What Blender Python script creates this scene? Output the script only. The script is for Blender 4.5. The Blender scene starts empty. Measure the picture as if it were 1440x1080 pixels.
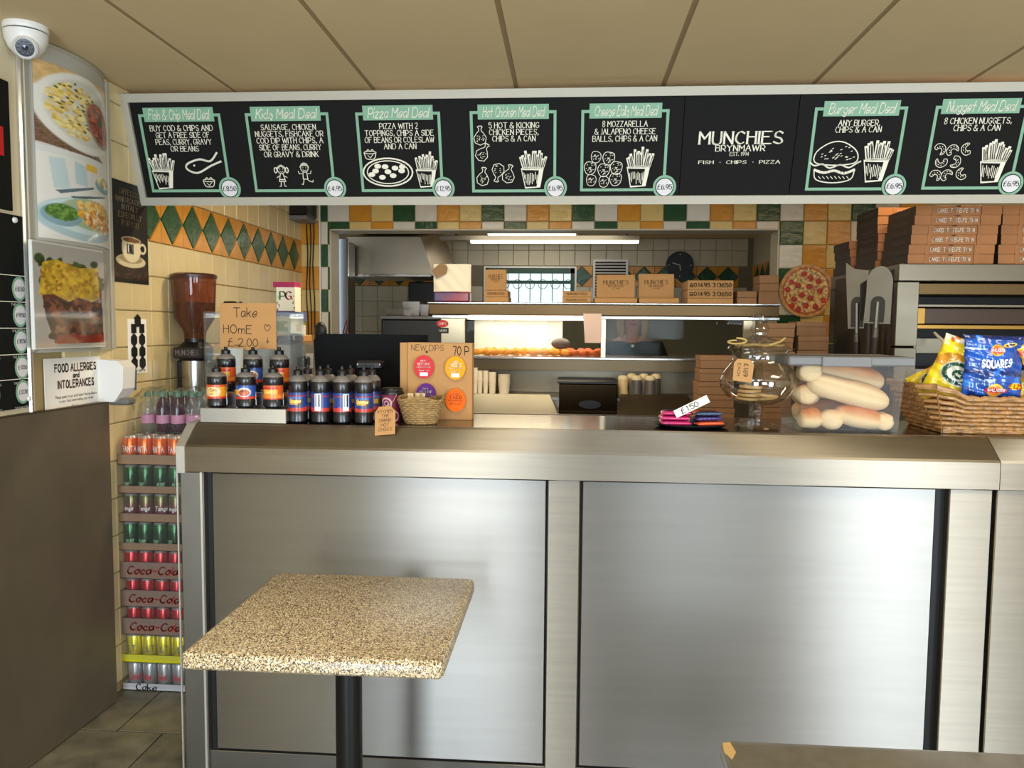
import bpy, math, random
import numpy as np
from mathutils import Vector, Matrix
random.seed(7)
RNG = np.random.default_rng(7)
PI = math.pi
SC = bpy.context.scene
COL = SC.collection

# ------------------------------------------------------------------ camera
F = 1100.0; IW, IH = 1440, 1080; CZ = 1.5
def cam_axes(vp=(800, 462), rho=.0085):
    d = Vector((vp[0]-IW/2, IH/2-vp[1], -F)).normalized()
    u = Vector((math.sin(rho), math.cos(rho), 0))
    u.z = -(u.x*d.x + u.y*d.y)/d.z
    u.normalize()
    return d.cross(u), d, u
AX = cam_axes()
RC = Matrix((AX[0], AX[1], AX[2]))          # camera vector -> world
cd = bpy.data.cameras.new('camera'); cam = bpy.data.objects.new('camera', cd); COL.objects.link(cam)
cd.sensor_width = 36; cd.lens = 36*F/IW; cd.clip_start = .05
cam.matrix_world = Matrix.Translation((0, 0, CZ)) @ RC.to_4x4()
SC.camera = cam
def ray(px, py): return RC @ Vector((px-IW/2, IH/2-py, -F))
O = Vector((0, 0, CZ))
def PY(px, py, D): v = ray(px, py); return O + v*(D/v.y)
def PX(px, py, X): v = ray(px, py); return O + v*(X/v.x)
def PZ(px, py, z): v = ray(px, py); return O + v*((z-CZ)/v.z)

# ------------------------------------------------------------------ world, light, exposure
w = bpy.data.worlds.new('world'); SC.world = w; w.use_nodes = True
bg = w.node_tree.nodes['Background']; bg.inputs[0].default_value = (.80, .90, 1.0, 1); bg.inputs[1].default_value = 1.6
SC.view_settings.view_transform = 'Standard'; SC.view_settings.look = 'None'
SC.view_settings.exposure = 0.0; SC.view_settings.gamma = 1; SC.view_settings.use_curve_mapping = False
def area(name, loc, size, rot, power, color, label=None):
    l = bpy.data.lights.new(name, 'AREA'); l.shape = 'RECTANGLE'; l.size, l.size_y = size
    l.energy = power; l.color = color
    o = bpy.data.objects.new(name, l); o.location = loc; o.rotation_euler = rot; COL.objects.link(o)
    return o
WY = -1.7    # shop front plane
WINS = [(-1.40, -.30, .15, 2.1), (.50, 1.55, .95, 2.1), (2.12, 3.25, .05, 2.1)]
for i, (x0, x1, z0, z1) in enumerate(WINS):
    area('window_daylight', ((x0+x1)/2, WY+.03, (z0+z1)/2), (x1-x0, z1-z0), (PI/2, 0, 0), (96, 38, 118)[i], (.76, .87, 1.0))
# (rot +90deg about X turns the lamp's -Z to +Y, into the room)
area('tube_glow', (-.55, 3.60, 2.40), (1.2, .06), (0, 0, 0), 24, (1, .80, .52))
area('tube_glow', (1.9, 3.6, 2.40), (1.2, .06), (0, 0, 0), 14, (1, .74, .45))
area('kitchen_glow', (-.2, 6.4, 2.33), (1.2, .3), (0, 0, 0), 9, (1, .93, .8))
ADDED_PANELS = [(-.55, 1.45, .5, .5, 11), (1.85, 1.45, 1.0, .5, 18)]  # lamps added out of view to put bright streaks on the counter's sloped edge
for x_, y_, a_, b_, p_ in ADDED_PANELS: area('added_panel_glow', (x_, y_, 2.44), (a_, b_), (0, 0, 0), p_, (1, .86, .64))

# ------------------------------------------------------------------ helpers
def lin(c):
    c = np.asarray(c, float)/255
    return np.where(c <= .04045, c/12.92, ((c+.055)/1.055)**2.4)
MATS = {}
def M(name, rgb=(200, 200, 200), rough=.6, metal=0, noise=None, bump=None, rand=0, emit=0, aniso=0, coat=0, stretch=None, sss=0):
    """procedural principled material; noise=(scale, amount[, rgb2]); bump=(scale, strength)"""
    if name in MATS: return MATS[name]
    m = bpy.data.materials.new(name); m.use_nodes = True; nt = m.node_tree; N = nt.nodes; L = nt.links
    b = N['Principled BSDF']; c = tuple(lin(rgb))+(1,)
    b.inputs['Base Color'].default_value = c; b.inputs['Roughness'].default_value = rough; b.inputs['Metallic'].default_value = metal
    if coat: b.inputs['Coat Weight'].default_value = coat; b.inputs['Coat Roughness'].default_value = .1
    if emit: b.inputs['Emission Color'].default_value = c; b.inputs['Emission Strength'].default_value = emit
    if aniso:
        b.inputs['Anisotropic'].default_value = aniso
        t = N.new('ShaderNodeTangent'); t.direction_type = 'RADIAL'; t.axis = 'Z'; L.new(t.outputs[0], b.inputs['Tangent']); b.inputs['Anisotropic Rotation'].default_value = .25
    src = None
    tc = N.new('ShaderNodeTexCoord'); vec = tc.outputs['Object']
    if stretch:
        mp = N.new('ShaderNodeMapping'); mp.inputs['Scale'].default_value = stretch; L.new(vec, mp.inputs[0]); vec = mp.outputs[0]
    if noise:
        n = N.new('ShaderNodeTexNoise'); n.inputs['Scale'].default_value = noise[0]; n.inputs['Detail'].default_value = 5; L.new(vec, n.inputs['Vector'])
        r = N.new('ShaderNodeValToRGB'); r.color_ramp.elements[0].position = .35; r.color_ramp.elements[1].position = .65
        c2 = tuple(lin(noise[2]))+(1,) if len(noise) > 2 else tuple(x*(1-noise[1]) for x in c[:3])+(1,)
        r.color_ramp.elements[0].color = c2; r.color_ramp.elements[1].color = c
        L.new(n.outputs[0], r.inputs[0]); src = r.outputs[0]
    if rand:
        oi = N.new('ShaderNodeObjectInfo'); hs = N.new('ShaderNodeHueSaturation')
        mr = N.new('ShaderNodeMapRange'); mr.inputs['To Min'].default_value = 1-rand; mr.inputs['To Max'].default_value = 1+rand
        L.new(oi.outputs['Random'], mr.inputs[0]); L.new(mr.outputs[0], hs.inputs['Value'])
        if src: L.new(src, hs.inputs['Color'])
        else: hs.inputs['Color'].default_value = c
        src = hs.outputs[0]
    if src: L.new(src, b.inputs['Base Color'])
    if bump:
        n = N.new('ShaderNodeTexNoise'); n.inputs['Scale'].default_value = bump[0]; n.inputs['Detail'].default_value = 3; L.new(vec, n.inputs['Vector'])
        bp = N.new('ShaderNodeBump'); bp.inputs['Strength'].default_value = bump[1]; bp.inputs['Distance'].default_value = .01
        L.new(n.outputs[0], bp.inputs['Height']); L.new(bp.outputs[0], b.inputs['Normal'])
    MATS[name] = m; return m
def glass(name, tint=(1, 1, 1), ior=1.45, rough=.02, haze=0, hazecol=(1, 1, 1)):
    if name in MATS: return MATS[name]
    m = bpy.data.materials.new(name); m.use_nodes = True; nt = m.node_tree; N = nt.nodes; L = nt.links
    N.remove(N['Principled BSDF']); out = N['Material Output']
    tr = N.new('ShaderNodeBsdfTransparent'); tr.inputs[0].default_value = tuple(tint)+(1,)
    gl = N.new('ShaderNodeBsdfGlossy'); gl.inputs['Roughness'].default_value = rough
    lw = N.new('ShaderNodeLayerWeight'); lw.inputs[0].default_value = .5
    pw = N.new('ShaderNodeMath'); pw.operation = 'POWER'; pw.inputs[1].default_value = 4; L.new(lw.outputs['Facing'], pw.inputs[0])
    fr = N.new('ShaderNodeMath'); fr.operation = 'MULTIPLY_ADD'; f0 = ((ior-1)/(ior+1))**2; fr.inputs[1].default_value = .9-f0; fr.inputs[2].default_value = f0; L.new(pw.outputs[0], fr.inputs[0])
    mx = N.new('ShaderNodeMixShader'); L.new(fr.outputs[0], mx.inputs[0]); L.new(gl.outputs[0], mx.inputs[2])
    if haze:
        df = N.new('ShaderNodeBsdfDiffuse'); df.inputs[0].default_value = tuple(hazecol)+(1,)
        m2 = N.new('ShaderNodeMixShader'); m2.inputs[0].default_value = haze
        L.new(tr.outputs[0], m2.inputs[1]); L.new(df.outputs[0], m2.inputs[2]); L.new(m2.outputs[0], mx.inputs[1])
    else: L.new(tr.outputs[0], mx.inputs[1])
    L.new(mx.outputs[0], out.inputs[0]); MATS[name] = m; return m
def vcol_mat(name='printed', rough=.5, coat=0):
    if name in MATS: return MATS[name]
    m = bpy.data.materials.new(name); m.use_nodes = True; N = m.node_tree.nodes
    a = N.new('ShaderNodeVertexColor'); a.layer_name = 'Col'
    b = N['Principled BSDF']; b.inputs['Roughness'].default_value = rough; b.inputs['Coat Weight'].default_value = coat
    m.node_tree.links.new(a.outputs[0], b.inputs['Base Color']); MATS[name] = m; return m

class MB:
    def __init__(s): s.v = []; s.f = []; s.mi = []; s.k = 0
    def add(s, vs, fs):
        n = len(s.v); s.v += [Vector(p) for p in vs]; s.f += [tuple(i+n for i in f) for f in fs]; s.mi += [s.k]*len(fs); return s
    def box(s, x0, x1, y0, y1, z0, z1, b=0):
        if x0 > x1: x0, x1 = x1, x0
        if y0 > y1: y0, y1 = y1, y0
        if z0 > z1: z0, z1 = z1, z0
        b = min(b, (x1-x0)*.45, (y1-y0)*.45, (z1-z0)*.45)
        if b <= 0:
            return s.add([(x0,y0,z0),(x1,y0,z0),(x1,y1,z0),(x0,y1,z0),(x0,y0,z1),(x1,y0,z1),(x1,y1,z1),(x0,y1,z1)],
                  [(0,3,2,1),(4,5,6,7),(0,1,5,4),(1,2,6,5),(2,3,7,6),(3,0,4,7)])
        vs = []; ix = {}
        for i, X in enumerate((x0, x1)):
            for j, Y in enumerate((y0, y1)):
                for k, Z in enumerate((z0, z1)):
                    sx, sy, sz = (1-2*i)*b, (1-2*j)*b, (1-2*k)*b
                    for a, p in enumerate(((X, Y+sy, Z+sz), (X+sx, Y, Z+sz), (X+sx, Y+sy, Z))):
                        ix[i, j, k, a] = len(vs); vs.append(p)
        g = lambda i, j, k, a: ix[i, j, k, a]
        fs = [tuple(g(0,*q,0) for q in ((0,0),(0,1),(1,1),(1,0))), tuple(g(1,*q,0) for q in ((0,0),(1,0),(1,1),(0,1))),
              tuple(g(q[0],0,q[1],1) for q in ((0,0),(1,0),(1,1),(0,1))), tuple(g(q[0],1,q[1],1) for q in ((0,0),(0,1),(1,1),(1,0))),
              tuple(g(q[0],q[1],0,2) for q in ((0,0),(0,1),(1,1),(1,0))), tuple(g(q[0],q[1],1,2) for q in ((0,0),(1,0),(1,1),(0,1)))]
        for j in (0, 1):
            for k in (0, 1): fs.append((g(0,j,k,1), g(1,j,k,1), g(1,j,k,2), g(0,j,k,2)))
        for i in (0, 1):
            for k in (0, 1): fs.append((g(i,0,k,0), g(i,1,k,0), g(i,1,k,2), g(i,0,k,2)))
            for j in (0, 1): fs.append((g(i,j,0,0), g(i,j,1,0), g(i,j,1,1), g(i,j,0,1)))
        for i in (0, 1):
            for j in (0, 1):
                for k in (0, 1): fs.append((g(i,j,k,0), g(i,j,k,1), g(i,j,k,2)))
        return s.add(vs, fs)
    def prism(s, pts, axis, a0, a1):
        """2-D outline extruded along axis; for 'x' pts are (y,z), 'y' (x,z), 'z' (x,y)"""
        f = {'x': lambda p, a: (a, p[0], p[1]), 'y': lambda p, a: (p[0], a, p[1]), 'z': lambda p, a: (p[0], p[1], a)}[axis]
        n = len(pts)
        return s.add([f(p, a0) for p in pts]+[f(p, a1) for p in pts],
                     [tuple(range(n)), tuple(range(2*n-1, n-1, -1))]+[(i, n+i, n+(i+1) % n, (i+1) % n) for i in range(n)])
    def lathe(s, prof, c=(0, 0), n=20, z=0, cap=True, sx=1, sy=1):
        vs = []; fs = []; m = len(prof)
        for r, h in prof:
            for i in range(n):
                a = 2*PI*i/n; vs.append((c[0]+r*sx*math.cos(a), c[1]+r*sy*math.sin(a), z+h))
        for j in range(m-1):
            for i in range(n): k = (i+1) % n; fs.append((j*n+i, j*n+k, (j+1)*n+k, (j+1)*n+i))
        if cap:
            if prof[0][0] > 1e-5: fs.append(tuple(range(n-1, -1, -1)))
            if prof[-1][0] > 1e-5: fs.append(tuple((m-1)*n+i for i in range(n)))
        return s.add(vs, fs)
    def tube(s, pts, r, n=8, cap=True):
        pts = [Vector(p) for p in pts]; rs = r if isinstance(r, (list, tuple)) else [r]*len(pts)
        vs = []; fs = []; up = Vector((0, 0, 1)); prev = None
        for i, p in enumerate(pts):
            t = (pts[min(i+1, len(pts)-1)]-pts[max(i-1, 0)]).normalized()
            a = prev if prev is not None else (up if abs(t.z) < .9 else Vector((1, 0, 0)))
            x = (a - t*a.dot(t)).normalized(); y = t.cross(x); prev = x
            for k in range(n):
                q = 2*PI*k/n; vs.append(p + (x*math.cos(q)+y*math.sin(q))*rs[i])
        for i in range(len(pts)-1):
            for k in range(n): j = (k+1) % n; fs.append((i*n+k, i*n+j, (i+1)*n+j, (i+1)*n+k))
        if cap: fs += [tuple(range(n-1, -1, -1)), tuple((len(pts)-1)*n+k for k in range(n))]
        return s.add(vs, fs)
    def ball(s, c, r, n=12, m=8):
        r = (r, r, r) if not isinstance(r, (tuple, list)) else r
        vs = [(c[0], c[1], c[2]-r[2])]; fs = []
        for j in range(1, m):
            b = -PI/2+PI*j/m
            for i in range(n): a = 2*PI*i/n; vs.append((c[0]+r[0]*math.cos(b)*math.cos(a), c[1]+r[1]*math.cos(b)*math.sin(a), c[2]+r[2]*math.sin(b)))
        vs.append((c[0], c[1], c[2]+r[2])); T = len(vs)-1
        for i in range(n):
            k = (i+1) % n; fs.append((0, 1+k, 1+i)); fs.append((T, 1+(m-2)*n+i, 1+(m-2)*n+k))
            for j in range(m-2): fs.append((1+j*n+i, 1+j*n+k, 1+(j+1)*n+k, 1+(j+1)*n+i))
        return s.add(vs, fs)
    def grid(s, fn, nu, nv):
        n = len(s.v)
        vs = [fn(i/nu, j/nv) for j in range(nv+1) for i in range(nu+1)]
        return s.add(vs, [(j*(nu+1)+i, j*(nu+1)+i+1, (j+1)*(nu+1)+i+1, (j+1)*(nu+1)+i) for j in range(nv) for i in range(nu)])
    def xf(s, mat, start=0):
        for i in range(start, len(s.v)): s.v[i] = mat @ s.v[i]
        return s
    def build(s, name, mat, parent=None, smooth=False, kind=None):
        org = WORG.get(parent.name, Vector()) if parent else Vector()
        me = bpy.data.meshes.new(name)
        me.from_pydata([tuple(v-org) for v in s.v], [], s.f); me.update()
        for m in (mat if isinstance(mat, (list, tuple)) else [mat]): me.materials.append(m)
        if any(s.mi): me.polygons.foreach_set('material_index', s.mi)
        if smooth:
            me.polygons.foreach_set('use_smooth', [True]*len(me.polygons))
            if smooth != 2: me.set_sharp_from_angle(angle=math.radians(40))
        o = bpy.data.objects.new(name, me); COL.objects.link(o)
        if parent: o.parent = parent
        WORG[o.name] = org.copy()
        if kind: o['kind'] = kind
        return o
WORG = {}
def tag(o, label, cat, group=None):
    o['label'] = label; o['category'] = cat
    if group: o['group'] = group
    return o
def T(name, label, cat, loc=(0, 0, 0), group=None):
    o = bpy.data.objects.new(name, None); o.empty_display_size = .05; COL.objects.link(o); o.location = loc
    WORG[o.name] = Vector(loc); return tag(o, label, cat, group)
def S(name, parts=False):
    o = bpy.data.objects.new(name, None); COL.objects.link(o); o['kind'] = 'structure'; WORG[o.name] = Vector(); return o
CH = {}
def dup(root, loc, rotz=0, label=None, group=None):
    if not CH.get(root.name): CH[root.name] = list(root.children)
    r = root.copy(); COL.objects.link(r); r.location = loc; r.rotation_euler = (0, 0, rotz)
    if label: r['label'] = label
    if group: r['group'] = group
    for ch in CH[root.name]:
        c = ch.copy(); COL.objects.link(c); c.parent = r
        for g in ch.children:
            d = g.copy(); COL.objects.link(d); d.parent = c
    WORG[r.name] = Vector(loc)
    return r
def inst(o, loc, parent, rotz=0, scale=None):
    """a further part that shares the mesh of o; o's mesh is authored about its own origin"""
    c = o.copy(); COL.objects.link(c); c.parent = parent; c.location = Vector(loc)-WORG.get(parent.name, Vector()); c.rotation_euler = (0, 0, rotz)
    if scale: c.scale = scale
    return c
def pbox(mb, x0, y0, x1, y1, D, depth, b=0, z0=None, z1=None):
    a = PY(x0, y1, D); c = PY(x1, y0, D); e = PY(x0, y0, D); g = PY(x1, y1, D)
    zz1 = (c.z+e.z)/2 if z1 is None else z1; zz0 = (a.z+g.z)/2 if z0 is None else z0
    X0, X1 = (a.x+e.x)/2, (c.x+g.x)/2
    mb.box(X0, X1, D, D+depth, zz0, zz1, b); return X0, X1, zz0, zz1

# ------------------------------------------------------------------ stroke lettering
G = {'A':'023962;1555','B':'0209;~0939584606;~0646544202','C':'~58391805133253','D':'0209;~09395865533202','E':'59090252;0646','F':'590902;0646',
'G':'~58391805133253;535535','H':'0902;5952;0656','I':'0902','J':'~29231202','K':'0902;5905;2652','L':'090252','M':'0209356962','N':'02095259',
'O':'~391805133253655839','P':'0209;~0939574505','Q':'~391805133253655839;4361','R':'0209;~0939574505;2552','S':'~5839181645533203','T':'0969;3932',
'U':'~090412425459','V':'093269','W':'0922486289','X':'0952;5902','Y':'093669;3632','Z':'09590252',
'0':'~29070422444729','1':'182922','2':'~0819394702;0252','3':'~0819394726;~2645432203','4':'32390454','5':'490906;~062745432203','6':'~4918051232443605',
'7':'094922','8':'~260719394726;~260412324426','9':'~473515071939474422','&':'~621729480503224265','.':'0203','£':'~4939171402;0252;0646',',':'1301','-':'0545','*':'15161525','!':'0904;0203','#':'0262551502;1454;~07184867',
'a':'~461604123345;4642','b':'0902;~0526442203','c':'~4526042243','d':'4942;~4526042243','e':'~04444626041243','f':'~49282622;0646','g':'~4526042243;~46412001',
'h':'0902;~04264542','i':'0602;0809','k':'0902;4604;1542','l':'0902','m':'0602;~04163532;~34466562','n':'0602;~04264542','o':'~260422444626','p':'0600;~0526442203',
'r':'0602;~042646','s':'~4526154431220 3'.replace(' ',''),'t':'2922;0646','u':'~0603123345;4642','v':'062246','w':'0612354266','x':'0642;4602','y':'0623;4610','z':'06460242'}
def catmull(p, k=4):
    out = []; n = len(p); closed = p[0] == p[-1]
    for i in range(n-1):
        a = p[i-1] if i else (p[-2] if closed else p[0]); b, c = p[i], p[i+1]; d = p[i+2] if i+2 < n else (p[1] if closed else p[-1])
        for q in range(k):
            t = q/k
            out.append(tuple(.5*((2*b[j])+(-a[j]+c[j])*t+(2*a[j]-5*b[j]+4*c[j]-d[j])*t*t+(-a[j]+3*b[j]-3*c[j]+d[j])*t**3) for j in (0, 1)))
    return out+[p[-1]]
def ribbon(pl, w, nib=None):
    """polyline -> quads (2-D); nib: width varies with direction like a serif face"""
    out = []
    for a, b in zip(pl, pl[1:]):
        dx, dy = b[0]-a[0], b[1]-a[1]; l = math.hypot(dx, dy)
        if l < 1e-7: continue
        dx /= l; dy /= l
        ww = w*(.38+.72*abs(dx*.35+dy*-.94 if dx*dy < 0 else (abs(dy)-.35*abs(dx)))) if nib else w
        nx, ny = -dy*ww/2, dx*ww/2; e = ww*.25
        a2 = (a[0]-dx*e, a[1]-dy*e); b2 = (b[0]+dx*e, b[1]+dy*e)
        out.append([(a2[0]+nx, a2[1]+ny), (b2[0]+nx, b2[1]+ny), (b2[0]-nx, b2[1]-ny), (a2[0]-nx, a2[1]-ny)])
    return out
def text2d(s, h, style='serif', w=None, width=None, jitter=0, k=3):
    """list of 2-D polygons, centred on the origin, cap height h"""
    u = h/7.0; out = []; x = 0
    sw = w if w else {'serif': .9, 'script': .85, 'pen': .5, 'bold': 1.5, 'sans': .8}[style]
    gap = {'serif': 1.9, 'script': 1.5, 'pen': 1.6, 'bold': 2.2, 'sans': 1.6}[style]
    sl = .28 if style == 'script' else 0
    for ch in s:
        if ch == ' ': x += 3.2; continue
        g = G.get(ch) or G.get(ch.upper())
        if not g: x += 3; continue
        mx = 0; dy0 = random.uniform(-jitter, jitter)
        for st in g.split(';'):
            sm = st[0] == '~'; st = st.lstrip('~')
            p = [(int(st[i]), int(st[i+1])) for i in range(0, len(st)-1, 2)]
            mx = max(mx, max(q[0] for q in p))
            ends = (p[0], p[-1])
            if sm or style == 'script': p = catmull(p, k)
            p = [(x+q[0]+sl*(q[1]-2), q[1]-5.5+dy0) for q in p]
            out += ribbon(p, sw, style == 'serif')
            if style == 'serif' and not sm:
                for e in ends:
                    if e[1] in (2, 9) and ch in 'ABDEFHIKLMNPRTUVWXYimnrlhk': out += ribbon([(x+e[0]-.8, e[1]-5.5), (x+e[0]+.8, e[1]-5.5)], .35)
        x += mx+gap
    x -= gap
    sx = (width/(x*u)) if width and x > 0 else 1
    return [[((q[0]-x/2)*u*sx, q[1]*u) for q in pl] for pl in out]
def lay(name, polys, mat, parent, c, ux=(1, 0, 0), uy=(0, 0, 1), off=.001, fn=None, kind=None):
    """put 2-D polygons on a plane through c (or through fn(x,y)) a hair proud of it"""
    ux = Vector(ux).normalized(); uy = Vector(uy).normalized(); n = ux.cross(uy); c = Vector(c)
    mb = MB()
    for p in polys:
        q = [fn(a, b) if fn else c+ux*a+uy*b+n*off for a, b in p]
        mb.add(q, [tuple(range(len(q)-1, -1, -1))])
    return mb.build(name, mat, parent)
def write(s, h, mat, parent, c, style='serif', name='lettering', **k):
    kk = {a: k.pop(a) for a in ('w', 'width', 'jitter') if a in k}
    return lay(name, text2d(s, h, style, **kk), mat, parent, c, **k)

# ------------------------------------------------------------------ painted prints (vertex colour sheets)
class Cv:
    def __init__(s, w, h, bg, asp=None):
        s.w, s.h = w, h; s.a = np.ones((h, w, 3))*np.array(bg, float); s.asp = asp or w/h
        s.U, s.V = np.meshgrid(np.linspace(0, 1, w), np.linspace(0, 1, h))
    def mask(s, m, col, n=0, sc=6):
        col = np.array(col, float)
        t = np.ones((s.h, s.w, 1))
        if n: t = 1+n*(s.noise(sc)[..., None]-.5)*2
        m = np.clip(m, 0, 1)[..., None]; s.a = s.a*(1-m)+np.clip(col*t, 0, 255)*m; return s
    def noise(s, sc):
        r = np.random.default_rng(int(sc*100)+s.w)
        g = r.random((int(sc*s.h/s.w)+3, int(sc)+3)); y = s.V*(g.shape[0]-2); x = s.U*(g.shape[1]-2)
        i = y.astype(int); j = x.astype(int); fy = y-i; fx = x-j
        return (g[i, j]*(1-fx)+g[i, j+1]*fx)*(1-fy)+(g[i+1, j]*(1-fx)+g[i+1, j+1]*fx)*fy
    def ell(s, cx, cy, rx, ry, col, rot=0, n=0, sc=6, soft=.08):
        dx = s.U-cx; dy = (s.V-cy)/s.asp; ry = ry/s.asp
        c, q = math.cos(rot), math.sin(rot); a = dx*c+dy*q; b = -dx*q+dy*c
        d = np.sqrt((a/rx)**2+(b/ry)**2); return s.mask((1-d)/soft, col, n, sc)
    def rect(s, x0, y0, x1, y1, col, n=0, sc=6): return s.mask(((s.U >= x0)&(s.U <= x1)&(s.V >= y0)&(s.V <= y1)).astype(float), col, n, sc)
    def poly(s, pts, col, n=0, sc=6):
        m = np.zeros((s.h, s.w), bool)
        for (x1, y1), (x2, y2) in zip(pts, pts[1:]+pts[:1]):
            c = ((y1 > s.V) != (y2 > s.V))
            with np.errstate(divide='ignore', invalid='ignore'): xi = (x2-x1)*(s.V-y1)/((y2-y1) or 1e-9)+x1
            m ^= c & (s.U < xi)
        return s.mask(m.astype(float), col, n, sc)
    def blobs(s, n, inside, cols, r0, r1, seed=1):
        r = random.Random(seed)
        for _ in range(n):
            for _ in range(30):
                x, y = r.random(), r.random()
                if inside(x, y): break
            else: continue
            s.ell(x, y, r.uniform(r0, r1), r.uniform(r0, r1)*s.asp*r.uniform(.5, 1), r.choice(cols), rot=r.uniform(0, 3), soft=.3)
        return s
def sheet(name, cv, fn, parent=None, rough=.5, coat=0, mname=None, keep=None):
    """a print: every canvas pixel a vertex of the sheet; fn(u,v)->point"""
    org = WORG.get(parent.name, Vector()) if parent else Vector()
    w, h = cv.w, cv.h
    vs = [tuple(Vector(fn(i/(w-1), j/(h-1)))-org) for j in range(h) for i in range(w)]
    fs = [(j*w+i, j*w+i+1, (j+1)*w+i+1, (j+1)*w+i) for j in range(h-1) for i in range(w-1) if keep is None or keep((i+.5)/(w-1), (j+.5)/(h-1))]
    me = bpy.data.meshes.new(name); me.from_pydata(vs, [], fs); me.update()
    ca = me.color_attributes.new('Col', 'FLOAT_COLOR', 'POINT')
    d = np.ones((h*w, 4), np.float32); d[:, :3] = lin(cv.a.reshape(-1, 3)); ca.data.foreach_set('color', d.ravel())
    me.polygons.foreach_set('use_smooth', [True]*len(me.polygons))
    me.materials.append(vcol_mat(mname or 'printed_%d_%d' % (rough*100, coat*100), rough, coat))
    o = bpy.data.objects.new(name, me); COL.objects.link(o)
    if parent: o.parent = parent
    WORG[o.name] = org.copy(); return o
def flat(c0, ux, uy):
    c0, ux, uy = Vector(c0), Vector(ux), Vector(uy); return lambda u, v: c0+ux*u+uy*v

# ------------------------------------------------------------------ materials
cream = M('tile_cream', (222, 202, 152), .22, noise=(9, .08), bump=(18, .25), rand=.05)
white_t = M('tile_white', (220, 214, 196), .2, noise=(9, .05), bump=(22, .3), rand=.04)
beige_t = M('tile_beige', (218, 190, 118), .2, noise=(12, .1), bump=(22, .3), rand=.05)
orange_t = M('tile_orange', (212, 146, 50), .2, noise=(14, .15), bump=(22, .3), rand=.06)
green_t = M('tile_green', (42, 84, 52), .2, noise=(20, .25), bump=(22, .3), rand=.06)
grout = M('grout', (172, 150, 104), .9)
ceil_m = M('ceiling_board', (214, 190, 146), .7, noise=(3, .04))
ceil_j = M('ceiling_joint', (158, 134, 96), .7)
steel = M('brushed_steel', (176, 168, 154), .48, 1, noise=(7, .08), bump=(60, .015), aniso=.96, stretch=(.5, .5, 14))
steel_p = M('panel_steel', (156, 152, 145), .42, 1, noise=(5, .05), bump=(8, .015), aniso=.96, stretch=(.6, .6, 8))
steel_d = M('dull_steel', (150, 146, 138), .42, 1, noise=(4, .15))
steel_b = M('bright_steel', (205, 203, 198), .22, 1, noise=(6, .06))
chrome = M('chrome', (225, 225, 225), .08, 1)
black = M('black_plastic', (14, 14, 15), .35)
blackm = M('black_matte', (10, 10, 10), .8)
def dullm(m):
    m.node_tree.nodes['Principled BSDF'].inputs['Specular IOR Level'].default_value = .12; return m
alum = M('satin_aluminium', (186, 180, 164), .6, .3)
white_p = M('white_plastic', (232, 230, 224), .35)
paper = M('white_paper', (236, 232, 222), .8)
kraft = M('kraft_card', (186, 138, 84), .8, noise=(12, .06), rand=.05)
kraft_d = M('kraft_card_brown', (146, 108, 72), .75, noise=(14, .08), rand=.06)
box_dark = M('dark_printed_card', (44, 34, 28), .6, rand=.1)
ink = M('black_ink', (22, 18, 14), .8)
ink_p = M('pen_ink', (58, 44, 34), .8)
board = M('menu_black', (20, 20, 18), .75)
board.node_tree.nodes['Principled BSDF'].inputs['Specular IOR Level'].default_value = .2
mint = M('mint_print', (132, 176, 146), .6)
lett = M('cream_print', (238, 232, 212), .6)
lettw = M('white_print', (240, 240, 238), .6)
redp = M('red_print', (196, 30, 30), .5)

# ================================================================== SETTING
LX = -1.82; CY = 5.24; CH_ = 2.455
fl = S('floor')
MB().box(-2.2, 4.0, WY-.1, 8.2, -.08, -.006).build('base', M('floor_grout', (52, 50, 42), .9), fl)
ft = M('floor_tile', (132, 126, 104), .35, noise=(9, .3, (98, 94, 78)), bump=(14, .3), rand=.08)
n = 0
for r, (ya, xo) in enumerate([(1.965, -1.65), (2.325, -1.472), (2.685, -1.65), (3.045, -1.472)]):
    for k in range(-1, 9):
        x = xo+k*.36
        a, b = max(x+.003, -1.82), x+.357
        if b-a < .03: continue
        MB().box(a, b, ya+.003, ya+.357, -.006, 0, .0015).build('tile', ft, fl)
for r in range(10):
    ya = 1.605-r*.36
    if ya < WY: break
MB().box(-1.82, 3.9, WY, 1.962, -.006, 0).build('near_surface', ft, fl)
MB().box(-1.82, 3.9, 3.408, 8, -.006, 0).build('far_surface', ft, fl)
MB().box(1.8, 3.9, 1.962, 3.408, -.006, 0).build('side_surface', ft, fl)

ce = S('ceiling')
MB().box(-2.2, 4.0, WY-.1, 5.24, CH_+.0035, CH_+.08).build('backing', ceil_j, ce)
for k in range(-2, 7):
    x0 = -.80+.578*k
    for y0, y1 in ((WY, .85), (.862, 3.85), (3.862, 5.23)):
        MB().box(max(x0+.009, LX), x0+.569, y0, y1, CH_, CH_+.0035, .001).build('ceiling_panel', ceil_m, ce)
MB().box(-2.7, 1.9, 5.41, 8.0, 2.372, 2.42).build('kitchen_ceiling', ceil_m, ce)
MB().box(-1.8, 3.9, 3.45, 3.52, CH_-.02, CH_-.001).build('ceiling_bead', M('brown_bead', (92, 66, 40), .6), ce)

for x_, y_, a_, b_, p_ in ADDED_PANELS:  # casings for the added, unseen ceiling lamps
    MB().box(x_-a_/2-.02, x_+a_/2+.02, y_-b_/2-.02, y_+b_/2+.02, 2.446, CH_-.001, .002).build('added_light_panel', M('added_panel_white', (250, 240, 220), .5), ce)
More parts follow.
